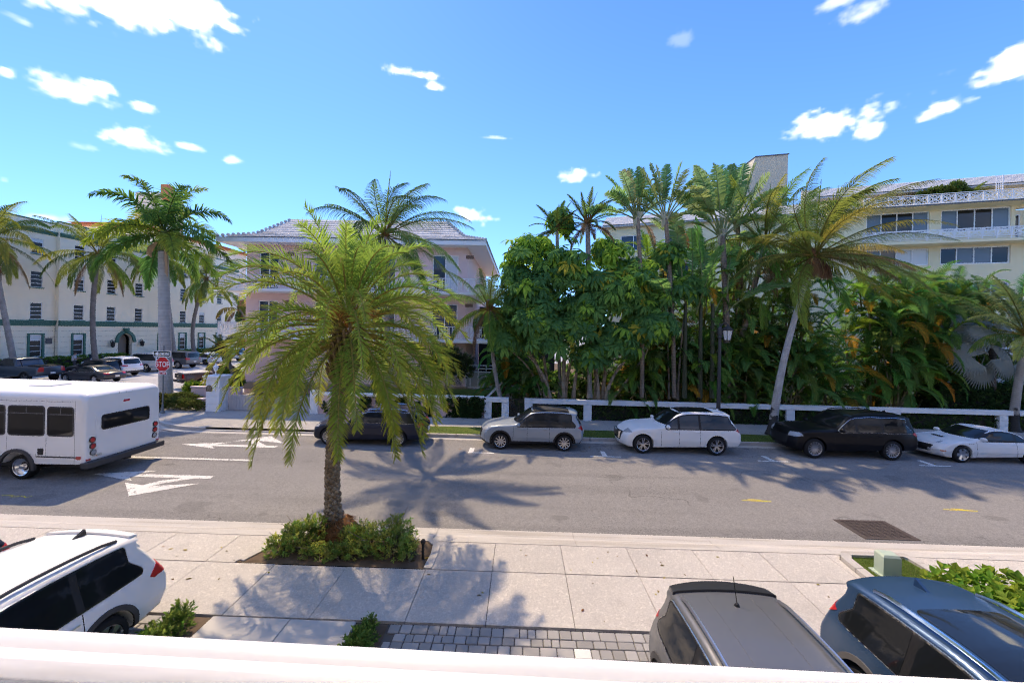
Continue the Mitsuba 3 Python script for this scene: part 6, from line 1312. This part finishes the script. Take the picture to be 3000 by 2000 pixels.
def rwin(a, b, z0, z1, r=.10): return sbox(a, z0, b, z1).buffer(-r).buffer(r)
wins = [(.33, 1.17, 1.40, 2.31), (1.25, 2.42, 1.40, 2.33), (2.50, 3.67, 1.40, 2.33), (3.75, 4.9, 1.4, 2.33), (5.0, 5.9, 1.4, 2.33)]
for sy_ in (1, -1):
    for a, b, z0, z1 in wins:
        y = sy_ * bw / 2; g = rwin(a, b, z0, z1)
        w = bput('side_window', upright_x(g.difference(g.buffer(-.035)), y - .012, y + .014), 'trim')
        bput('pane', upright_x(g.buffer(-.03), y - .012, y + .006), 'dark_glass', w)
        bput('sash_bar', cat([bx(a + .03, b - .03, y + (.007 if sy_ > 0 else -.011), y + (.011 if sy_ > 0 else -.007), z1 - .25, z1 - .225), bx((a + b) / 2 - .012, (a + b) / 2 + .012, y + (.007 if sy_ > 0 else -.011), y + (.011 if sy_ > 0 else -.007), z1 - .23, z1 - .03)]), 'grey_trim', w)
gr = rwin(-.82, .82, 1.50, 1.98, .09)
rf_ = gr.buffer(.13).union(Polygon([(-.95, .75), (.95, .75), (1.0, 2.1), (-1.0, 2.1)])).buffer(-.05).buffer(.05)
bput('rear_panel', upright_y(rf_, -.012, .02), 'car_bus', smooth=20)
rwk = bput('rear_window', upright_y(gr.difference(gr.buffer(-.045)), -.04, .01), 'black'); bput('pane', upright_y(gr.buffer(-.04), -.024, .01), 'dark_glass', rwk)
for sy_ in (1, -1):
    for z, m in ((1.26, 'red_lamp'), (1.06, 'red_lamp'), (.86, 'clear_lamp')):
        q = lathe([(0, 0), (.075, 0), (.078, -.03), (.05, -.045), (0, -.05)], 16); v = q.vertices; q.vertices = np.column_stack([v[:, 2] - .005 + .012, v[:, 0] + sy_ * (1.08 - .07 * (1.26 - z)), v[:, 1] + z])
        lk = bput('tail_lamp', q, m, smooth=40)
        rg_ = lathe([(.075, .01), (.095, 0), (.095, -.03), (.076, -.035), (.075, .01)], 18); v = rg_.vertices; rg_.vertices = np.column_stack([v[:, 2] + .005, v[:, 0] + sy_ * (1.08 - .07 * (1.26 - z)), v[:, 1] + z]); bput('bezel', rg_, 'black', lk)
    bput('reflector', cbox(-.02, .02, sy_ * 1.18 - .06, sy_ * 1.18 + .06, .64, .69, .006), 'red_lamp'); bput('side_marker', cbox(.1, .24, sy_ * (bw / 2 + .002) - .012, sy_ * (bw / 2 + .002) + .012, .70, .80, .006), 'red_lamp')
bput('stop_lamp', cbox(-.03, .03, -.11, .11, 2.28, 2.35, .02), 'red_lamp')
bput('marker_hole', cat([trimesh.creation.icosphere(subdivisions=1, radius=.016).apply_translation([.03, y, 2.60]) for y in (-.22, 0, .22)]), 'black', stuff=True)
bput('bumper', cbox(-.16, .1, -1.33, 1.33, .42, .60, .02), 'trim'); bput('hitch', bx(-.1, .3, -.1, .1, .34, .42), 'black')
for sy_ in (1, -1):
    ring = Point(axle, wr).buffer(.60, 24).difference(Point(axle, wr).buffer(.515, 24)).intersection(sbox(0, .34, 9, 9)); y = sy_ * bw / 2
    bput('wheel_flare', upright_x(ring, y - .03, y + .05), 'trim', smooth=30)
    for a, b in ((.12, axle - .61), (axle + .61, 5.9)): bput('rub_rail', cbox(a, b, y - .012, y + .014, .745, .785, .004), 'trim')
    bput('filler_cap', cbox(1.28, 1.46, y - .01, y + .016, .82, 1.02, .02), 'black')
    for xw in (axle, bl - 1.5):
        wk = numbered(BUS + '__wheel')
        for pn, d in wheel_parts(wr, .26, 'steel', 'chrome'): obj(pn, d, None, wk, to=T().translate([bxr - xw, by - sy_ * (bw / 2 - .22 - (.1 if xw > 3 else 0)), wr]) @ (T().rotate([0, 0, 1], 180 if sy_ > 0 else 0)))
bput('panel_seam', cat([bx(.30 - .004, .30 + .004, sg * bw / 2 - .003, sg * bw / 2 + .003, .56, 2.5) for sg in (1, -1)] + [bx(x - .003, x + .003, sg * bw / 2 - .003, sg * bw / 2 + .003, .80, 1.36) for sg in (1, -1) for x in (1.2, 2.46, 3.71, 4.95)] + [bx(.3, 5.9, sg * bw / 2 - .003, sg * bw / 2 + .003, 2.46, 2.467) for sg in (1, -1)]), 'grey_trim', stuff=True)
bput('rivet', cat([trimesh.creation.icosphere(subdivisions=0, radius=.008).apply_translation([x, sg * bw / 2, z]) for sg in (1, -1) for x in np.arange(.4, 5.9, .16) for z in (2.49, .82)]), 'grey_trim', stuff=True)
bput('roof_hatch', cbox(2.3, 3.0, -.35, .35, 2.76, 2.80, .01), 'car_bus')
lp = bput('licence_plate', cbox(-.022, .01, .80, 1.11, .665, .815, .003), 'plate')
for tx, dy in (('97', .085), ('WFX', -.075)):
    t = meshkit.text_mesh(tx, .075, .003); v = t.vertices; cxm = (v[:, 0].min() + v[:, 0].max()) / 2; t.vertices = np.column_stack([-.022 - v[:, 2], (v[:, 0] - cxm) * -.75 + .955 + dy, v[:, 1] + .705]); t.invert(); bput('lettering', t, 'sign_black', lp)
bput('emblem', lathe([(0, 0), (.025, 0), (.025, .004), (0, .004)], 8).apply_transform(trimesh.transformations.rotation_matrix(-math.pi / 2, [0, 1, 0])).apply_translation([-.02, .965, .74]), 'amber', lp)

# ------------------------------------------------------------------ cars parked on the far side of the street, noses to the left
row = 'cars parked along the far kerb'
yw = 16.68                                     # near wheels of the parked row
def row_car(x_front_wheel, x_rear_wheel, W, **k): return None
def parked(name, label, kind, xf_, L, W, H, wb, fo, R, paint, dy=0.0, **k):
    cx_ = xf_ - fo + L / 2
    return car(name, label, kind, (cx_, yw + W / 2 - .03 + dy, 0), math.pi, L, W, H, wb, fo, R, paint, group=row, **k)
def rings(b, put, k, M_):
    for i in range(4):
        t = trimesh.creation.torus(.052, .008, major_sections=18, minor_sections=5); v = t.vertices; t.vertices = np.column_stack([v[:, 2] + b.L - .005, v[:, 0] + (i - 1.5) * .068, v[:, 1] + .46 * b.H]); put('ring_emblem', t, 'chrome')
    for y in np.linspace(-.42, .42, 7): put('grille_bar', bx(b.L - .16, b.L + .0 - .10 * (y / .9) ** 2, y - .012, y + .012, .29 * b.H, .455 * b.H), 'chrome')
parked('parked_crossover', 'silver-grey crossover with black roof rails and dark arch trim', 'suv', -.78, 4.46, 1.83, 1.62, 2.64, .93, .34, 'midgrey', rims=('ten', 'alloy'), clad='black', rails='black', roof='black', belt=.60, pillars=(.34, .545), cat_='car', mirror='car_midgrey')
parked('parked_suv', 'big white suv with panoramic roof parked beside the street lamp', 'wagon', 5.1, 5.06, 1.97, 1.72, 3.0, .92, .38, 'white', rims=('twin', 'alloy'), sun=(.22, .50), belt=.60, pillars=(.36, .53), dpost=.075, glass='blue_glass', extra=rings, cat_='car')
parked('parked_suv', 'black three-row suv with bright alloy wheels at the foot of the leaning palm', 'bigsuv', 12.05, 5.22, 2.02, 1.80, 3.09, .93, .40, 'black', rims=('multi', 'alloy'), belt=.60, pillars=(.30, .50), dpost=.07, chrome_win=True, rails='black', cat_='car')
def bird(b, put, k, M_):
    for sg in (1, -1):
        q = b.at_side(.245 * b.L, .80 * b.H, sg); put('porthole', b.side(Point(.255 * b.L, .80 * b.H).buffer(.075), .01, .2 * sg), 'blue_glass', smooth=30)
        put('indicator', b.side(sbox(.925 * b.L, .33 * b.H, .955 * b.L, .36 * b.H), .01, .4 * sg), 'amber'); put('fender_vent', b.side(sbox(.70 * b.L, .565 * b.H, .745 * b.L, .575 * b.H), .006, .4 * sg), 'black')
    put('bonnet_scoop', cbox(.80 * b.L, .83 * b.L, -.22, .22, .665 * b.H, .672 * b.H, .004), 'black')
    for y in (-.42, .42): put('fog_lamp', trimesh.creation.icosphere(subdivisions=2, radius=.085).apply_translation([b.L - .13, y, .33 * b.H]), 'clear_lamp', smooth=True)
parked('parked_coupe', 'white retro two-seat coupe with round porthole window at the right edge', 'coupe', 17.85, 4.73, 1.83, 1.33, 2.72, .98, .335, 'white', dy=-.05, rims=('six', 'chrome'), pillars=(.345,), belt=.66, dpost=.27, head=[(.885, .60), (.90, .68), (.955, .66), (.97, .58), (.93, .54)], windshield=(.71, .955), rear_h=(.73, .93), extra=bird, finn=False, cat_='car')
parked('parked_wagon', 'black estate car with chrome window line half hidden by the date palm', 'wagon', -8.0, 4.93, 1.85, 1.50, 2.94, .90, .345, 'navy', rims=('multi', 'alloy'), belt=.635, pillars=(.34, .53), dpost=.08, chrome_win=True, rails='chrome', cat_='car')

# ------------------------------------------------------------------ cars in the side street, noses to the cream building
lot = 'cars parked nose-in by the cream building'
def lotcar(name, label, kind, wheel, L, W, H, wb, fo, R, paint, rz=math.pi - .10, **k):
    """wheel = ground point of the rear near wheel"""
    ro = L - fo - wb; lx_, ly_ = ro - L / 2, W / 2 - .12; c, s = math.cos(rz), math.sin(rz)
    return car(name, label, kind, (wheel[0] - (lx_ * c - ly_ * s), wheel[1] - (lx_ * s + ly_ * c), 0), rz, L, W, H, wb, fo, R, paint, group=lot, res=.15, seams=True, **k)
lotcar('parked_suv', 'white suv with large dark rear quarter glass beside the dark crossover', 'suv', P(336, 1104), 4.93, 1.95, 1.78, 2.99, .88, .39, 'white', rims=('five', 'alloy'), clad='trim', tail='slim', belt=.615, pillars=(.30, .50), dpost=.07, rails='alloy')
lotcar('parked_suv', 'large pale silver square-backed suv behind the stop sign', 'box', P(429, 1090), 5.3, 2.05, 1.90, 3.07, .99, .41, 'lsilver', rims=('five', 'chrome'), tail='tall', belt=.625, pillars=(.31, .51), dpost=.06, rails='chrome')
lotcar('parked_suv', 'grey-brown boxy suv just right of the stop sign', 'box', P(522, 1079), 4.96, 2.0, 1.86, 2.92, .88, .40, 'grey', rims=('ten', 'alloy'), tail='wrap', belt=.62, pillars=(.30, .50), dpost=.06)
lotcar('parked_hatchback', 'low white hatchback behind the brown pickup', 'hatch', P(602, 1069), 4.7, 1.85, 1.46, 2.75, .88, .34, 'white', rims=('dark', 'dark_alloy'), tail='slim', belt=.64, pillars=(.36, .53))
lotcar('parked_suv', 'pale ice-blue suv at the end of the parked row', 'box', P(669, 1060), 5.0, 2.0, 1.85, 2.99, .88, .40, 'iceblue', rims=('ten', 'alloy'), tail='tall', belt=.61, pillars=(.31, .51), dpost=.06)
lotcar('parked_crossover', 'dark grey crossover with roof bars in front of the man', 'suv', P(285, 1108), 4.65, 1.85, 1.62, 2.7, .9, .36, 'charcoal', rims=('five', 'alloy'), tail='slim', belt=.62, pillars=(.33, .52), rails='black')
lotcar('parked_convertible', 'dark soft-top convertible nearest to the bus roof', 'coupe', P(279, 1123), 4.70, 1.79, 1.40, 2.76, .87, .33, 'charcoal', rz=math.pi - .12, rims=('five', 'alloy'), tail='wrap', belt=.655, pillars=(.36,), dpost=.22, chrome_win=True, windshield=(.71, .955), rear_h=(.74, .93), finn=False)
def bedrail(b, put, k, M_):
    put('bed_cover', bx(.03 * b.L, .22 * b.L, -.72, .72, .672 * b.H, .70 * b.H), 'black'); put('sport_bar', tube([(.30 * b.L, -.75, .67 * b.H), (.345 * b.L, -.72, .92 * b.H), (.345 * b.L, .72, .92 * b.H), (.30 * b.L, .75, .67 * b.H)], .04, 6), 'black')
lotcar('parked_pickup', 'dark slate pickup truck at the left edge beside the hedge', 'pickup', P(75, 1122), 5.9, 2.03, 1.95, 3.7, 1.0, .42, 'slate', rims=('five', 'dark_alloy'), tail='truck', belt=.68, pillars=(.53,), dpost=.40, rear_h=(.72, .93), clad='trim', extra=bedrail, finn=False)
def truck(b, put, k, M_):
    put('bed_cover', bx(.02 * b.L, .355 * b.L, -.82, .82, .66 * b.H, .695 * b.H), 'tonneau')
    put('tailgate_panel', cbox(-.012, .01, -.66, .66, .46 * b.H, .64 * b.H, .01), 'black')
    em = Polygon([(-.13, .025), (-.05, .03), (-.04, .05), (.05, .05), (.06, .02), (.13, .015), (.12, -.03), (.05, -.03), (.04, -.05), (-.05, -.05), (-.06, -.02), (-.14, -.02)])
    put('emblem', xf(upright_y(em, -.022, -.01), (0, 0, .56 * b.H)), 'gold'); put('rear_bumper', cbox(-.09, .08, -.9, .9, .29 * b.H, .385 * b.H, .02), 'black')
    put('bar_lamp', bx(.385 * b.L, .395 * b.L, -.2, .2, .95 * b.H, .975 * b.H), 'red_lamp')
w_ = P(529, 1136)
car('parked_pickup', 'brown pickup truck with white bed cover parked by the pink planter wall', 'pickup', (w_[0] + 1.9 * math.cos(1.05) + .75, w_[1] + 1.9 * math.sin(1.05) + .1, 0), 1.02, 5.4, 1.89, 1.79, 3.26, .95, .38, 'brown', rims=('five', 'alloy'), tail='truck', belt=.685, pillars=(.53,), dpost=.40, rear_h=(.72, .93), extra=truck, finn=False, plate=.31, res=.13)

# ------------------------------------------------------------------ cars below the balcony, tails to the street
def bay(name, label, kind, cx_, rear_y, L, W, H, wb, fo, R, paint, **k):
    return car(name, label, kind, (cx_, rear_y - L / 2, .09), -math.pi / 2, L, W, H, wb, fo, R, paint, res=.085, **k)
def wag(b, put, k, M_):
    put('spoiler', b.top(Polygon([(.06 * b.L, -.62), (.125 * b.L, -.66), (.125 * b.L, .66), (.06 * b.L, .62)]), .035, .8 * b.H), 'car_white', smooth=30)
    put('spoiler_lip', b.top(Polygon([(.04 * b.L, -.6), (.066 * b.L, -.62), (.066 * b.L, .62), (.04 * b.L, .6)]), .03, .84 * b.H), 'black', smooth=30)
bay('parked_wagon', 'white estate car with black roof rails at the lower left', 'wagon', -6.58, 6.62, 4.86, 1.87, 1.66, 2.745, .95, .36, 'white', rims=('dual', 'alloy'), clad='trim', tail='tri', belt=.61, pillars=(.30, .50), dpost=.12, chrome_win=True, rails='trim', handles='chrome', extra=wag, mirror='black')
def gr_extra(b, put, k, M_):
    put('spoiler', b.top(Polygon([(.03 * b.L, -.60), (.13 * b.L, -.66), (.13 * b.L, .66), (.03 * b.L, .60)]), .03, .8 * b.H), 'car_charcoal', smooth=30)
    a = np.array([.20 * b.L, 0, b.H - .02]); put('aerial', cat([lathe([(0, 0), (.035, 0), (.02, .03), (0, .035)], 8, a), tube([a + [0, 0, .02], a + [-.10, 0, .30]], .005, 5)]), 'black')
    for y in (-.28, .28): put('roof_crease', b.top(sbox(.15 * b.L, y - .012, .45 * b.L, y + .012), .004, .8 * b.H), 'car_grey', smooth=30)
bay('parked_crossover', 'grey crossover with silver roof rails seen from above at the bottom', 'suv', 2.68, 5.80, 4.27, 1.78, 1.60, 2.555, .92, .35, 'grey', rims=('five', 'alloy'), clad='trim', tail='high', belt=.62, pillars=(.33, .53), dpost=.10, rails='alloy', extra=gr_extra, finn=False, handles='chrome', chrome_win=True)
bay('parked_suv', 'metallic blue suv with long glass roof at the lower right', 'suv', 5.22, 6.02, 4.72, 1.90, 1.68, 2.86, .90, .37, 'blue', rims=('five', 'alloy'), tail='high', belt=.62, pillars=(.30, .50), dpost=.10, rails='chrome', sun=(.24, .52), clad='grey_trim', chrome_win=True, handles='paint')
bay('parked_sedan', 'dark navy saloon whose tail lamp shows at the left edge', 'sedan', -9.80, 7.10, 4.75, 1.85, 1.45, 2.83, .85, .34, 'navy', rims=('five', 'alloy'), tail='wrap', belt=.64, pillars=(.34, .53), finn=False)
# ------------------------------------------------------------------ the man reading papers by the hedge, and the scooter beside him
def chain(bones, res=.03, it=6):
    m = m3.Manifold()
    for a, ra, b, rb in bones:
        s1, s2 = m3.Manifold.sphere(ra, 14).translate(tuple(a)), m3.Manifold.sphere(rb, 14).translate(tuple(b)); m = m + m3.Manifold.batch_hull([s1, s2])
    t = tri(m.refine_to_length(res)); t.merge_vertices(); trimesh.smoothing.filter_taubin(t, iterations=it); return t
def A(*p): return np.array(p, float)
# local: x to his left, y forward, z up; standing 1.76 m, head bent over the papers
hipL, hipR, kneeL, kneeR, ankL, ankR = A(.10, 0, .92), A(-.10, 0, .92), A(.11, .03, .50), A(-.11, .02, .50), A(.12, -.02, .09), A(-.12, -.03, .09)
pel, wst, chs, nck, hed = A(0, 0, .95), A(0, -.01, 1.10), A(0, .0, 1.32), A(0, .02, 1.49), A(0, .07, 1.63)
shL, shR, elL, elR, wrL, wrR = A(.19, .0, 1.40), A(-.19, .0, 1.40), A(.25, .03, 1.12), A(-.25, .03, 1.12), A(.11, .27, 1.14), A(-.11, .27, 1.14)
bones = [(pel, .15, wst, .145), (wst, .145, chs, .155), (chs, .13, nck, .07), (nck, .058, hed, .062), (hed + A(0, -.02, .02), .093, hed + A(0, .03, -.05), .068), (hed + A(0, .08, -.0), .018, hed + A(0, .095, -.035), .016),
         (hipL, .095, kneeL, .062), (kneeL, .06, ankL, .042), (hipR, .095, kneeR, .062), (kneeR, .06, ankR, .042), (ankL - A(0, .03, .03), .04, ankL + A(0, .15, -.05), .035), (ankR - A(0, .03, .03), .04, ankR + A(0, .15, -.05), .035),
         (chs + A(.1, 0, .05), .09, shL, .07), (chs + A(-.1, 0, .05), .09, shR, .07), (shL, .062, elL, .045), (elL, .043, wrL, .030), (shR, .062, elR, .045), (elR, .043, wrR, .030)]
for w, sg in ((wrL, 1), (wrR, -1)):
    pc = w + A(-.01 * sg, .07, .005); bones.append((w, .03, pc, .030)); bones.append((pc, .026, pc + A(-.02 * sg, .02, -.005), .024))
    for k in range(4):
        f0 = pc + A((-.028 + .018 * k) * sg, .02, .0); f1 = f0 + A(-.012 * sg, .032 - .004 * abs(k - 1), -.012); bones += [(f0, .010, f1, .009), (f1, .009, f1 + A(-.012 * sg, .010, -.020), .008)]
    bones += [(w + A(-.02 * sg, .03, .015), .012, w + A(-.05 * sg, .07, .03), .010)]
for sg in (1, -1): bones.append((hed + A(.085 * sg, -.015, -.005), .022, hed + A(.092 * sg, -.025, .02), .02))
MAN = thing('person', 'man in a pale grey shirt standing by the hedge, reading papers', 'person')
mp, ma = (-43.6, 38.3, .15), math.radians(-40)
def pput(n, m, mt): return obj(n, xf(m, mp, ma), mt, MAN, smooth=True)
pput('body', chain(bones, .025, 6), 'skin')
sh_b = [(wst + A(0, 0, -.14), .168, wst, .165), (wst, .165, chs, .172), (chs, .145, nck - A(0, 0, .05), .085), (chs + A(.1, 0, .05), .105, shL, .085), (chs + A(-.1, 0, .05), .105, shR, .085), (shL, .078, shL * .35 + elL * .65, .066), (shR, .078, shR * .35 + elR * .65, .066)]
pput('shirt', chain(sh_b, .03, 4), 'shirt')
pput('trousers', chain([(pel - A(0, 0, .02), .160, hipL, .12), (pel - A(0, 0, .02), .160, hipR, .12), (hipL, .115, kneeL, .08), (kneeL, .08, ankL + A(0, 0, .04), .065), (hipR, .115, kneeR, .08), (kneeR, .08, ankR + A(0, 0, .04), .065)], .03, 4), 'trousers')
pput('hair', chain([(hed + A(0, -.035, .045), .092, hed + A(0, -.0, .055), .080), (hed + A(0, -.055, .02), .08, hed + A(0, -.06, -.03), .06)], .03, 3), 'hair')
for sg, w in ((1, ankL), (-1, ankR)): pput('shoe', chain([(w - A(0, .04, .045), .048, w + A(0, .16, -.055), .040)], .03, 2), 'black')
for sg in (1, -1): pput('eye', trimesh.creation.icosphere(subdivisions=1, radius=.010).apply_translation(hed + A(.032 * sg, .093, .01)), 'black')
pput('mouth', cbox(-.022, .022, hed[1] + .085, hed[1] + .095, hed[2] - .075, hed[2] - .066, .002), 'red_lamp')
PAP = whole('paper_sheet', xf(cat([cbox(-.12, .12, .33, .56, 1.165, 1.172, .002)]), mp, ma), 'sign_white', 'white sheet of paper held by the man by the hedge', 'paper')
SC = thing('scooter', 'grey scooter with windscreen parked beside the man by the hedge', 'scooter'); sp_, sa = (-44.0, 39.9, .15), math.radians(15)
def sput(n, m, mt, sm=30): return obj(n, xf(m, sp_, sa), mt, SC, smooth=sm)
for y in (-.62, .66):
    w = lathe([(.14, -.05), (.22, -.05), (.25, 0), (.22, .05), (.14, .05), (.14, -.05)], 20); w.apply_transform(trimesh.transformations.rotation_matrix(math.pi / 2, [0, 1, 0])); w.apply_translation([0, y, .25]); sput('wheel', w, 'rubber')
sput('body', chain([(A(0, -.6, .6), .17, A(0, -.15, .58), .15), (A(0, -.15, .35), .13, A(0, .35, .33), .12), (A(0, .38, .35), .13, A(0, .48, .95), .10), (A(0, -.55, .45), .14, A(0, -.2, .4), .14), (A(0, .6, .42), .1, A(0, .45, .5), .1)], .04, 4), 'car_lsilver')
sput('seat', chain([(A(0, -.55, .80), .10, A(0, -.05, .76), .11)], .04, 3), 'black')
sput('handlebar', tube([(-.36, .36, 1.06), (0, .46, 1.02), (.36, .36, 1.06)], .018, 7), 'black'); sput('windscreen', trimesh.convex.convex_hull(np.array([(x, y, z) for x, y, z in ((-.2, .54, 1.0), (.2, .54, 1.0), (-.24, .47, 1.42), (.24, .47, 1.42), (0, .58, 1.0), (0, .50, 1.46), (-.2, .53, 1.0), (.2, .53, 1.0))])), 'blue_glass')
for sg in (1, -1):
    sput('mirror', trimesh.creation.icosphere(subdivisions=2, radius=1).apply_scale([.075, .02, .05]).apply_translation([.34 * sg, .40, 1.28]), 'chrome'); sput('mirror_arm', tube([(.24 * sg, .40, 1.06), (.33 * sg, .41, 1.27)], .01, 5), 'black')
# planting on the roof terrace of the yellow house
r3 = np.random.default_rng(121)
tr = ((8.5, 40.4, 0), ya)
def yl(u, d, z): return xf(trimesh.Trimesh([[u, d, z]], []), *tr).vertices[0]
TS = thing('terrace_shrub', 'green shrub and palm fronds on the roof terrace of the yellow house', 'shrub')
blob_shrub(TS, [(yl(25.6, .3, 16.35), (.8, .6, .7)), (yl(26.7, .3, 16.5), (.9, .6, .75)), (yl(24.7, .3, 16.2), (.6, .5, .5))], 900, .2, (.09, .14, .035), r3, (.15, .2, .05), .2)
for i in range(16):
    az = i * 2.4; put_frond(TS, frond(r3, yl(27.8, .3, 16.2), az, 1.2 - .9 * i / 16, 1.3, bend=1.3, nl=30, ll=.32, lw=.04, col=jit((.15, .19, .04), .1, r3)))
TR_ = thing('trellis', 'small white trellis screen on the roof terrace rail', 'trellis')
obj('lattice', xf(cat([bx(28.35, 28.39, -1.0, -.96, 16.1, 17.2), bx(28.7, 28.76, -1.0, -.94, 15.36, 17.3)] + [bx(28.35, 28.75, -1.0, -.97, z, z + .03) for z in np.arange(16.2, 17.2, .17)] + [bx(u, u + .02, -1.0, -.97, 16.1, 17.2) for u in (28.47, 28.6)]), *tr), 'white', TR_)
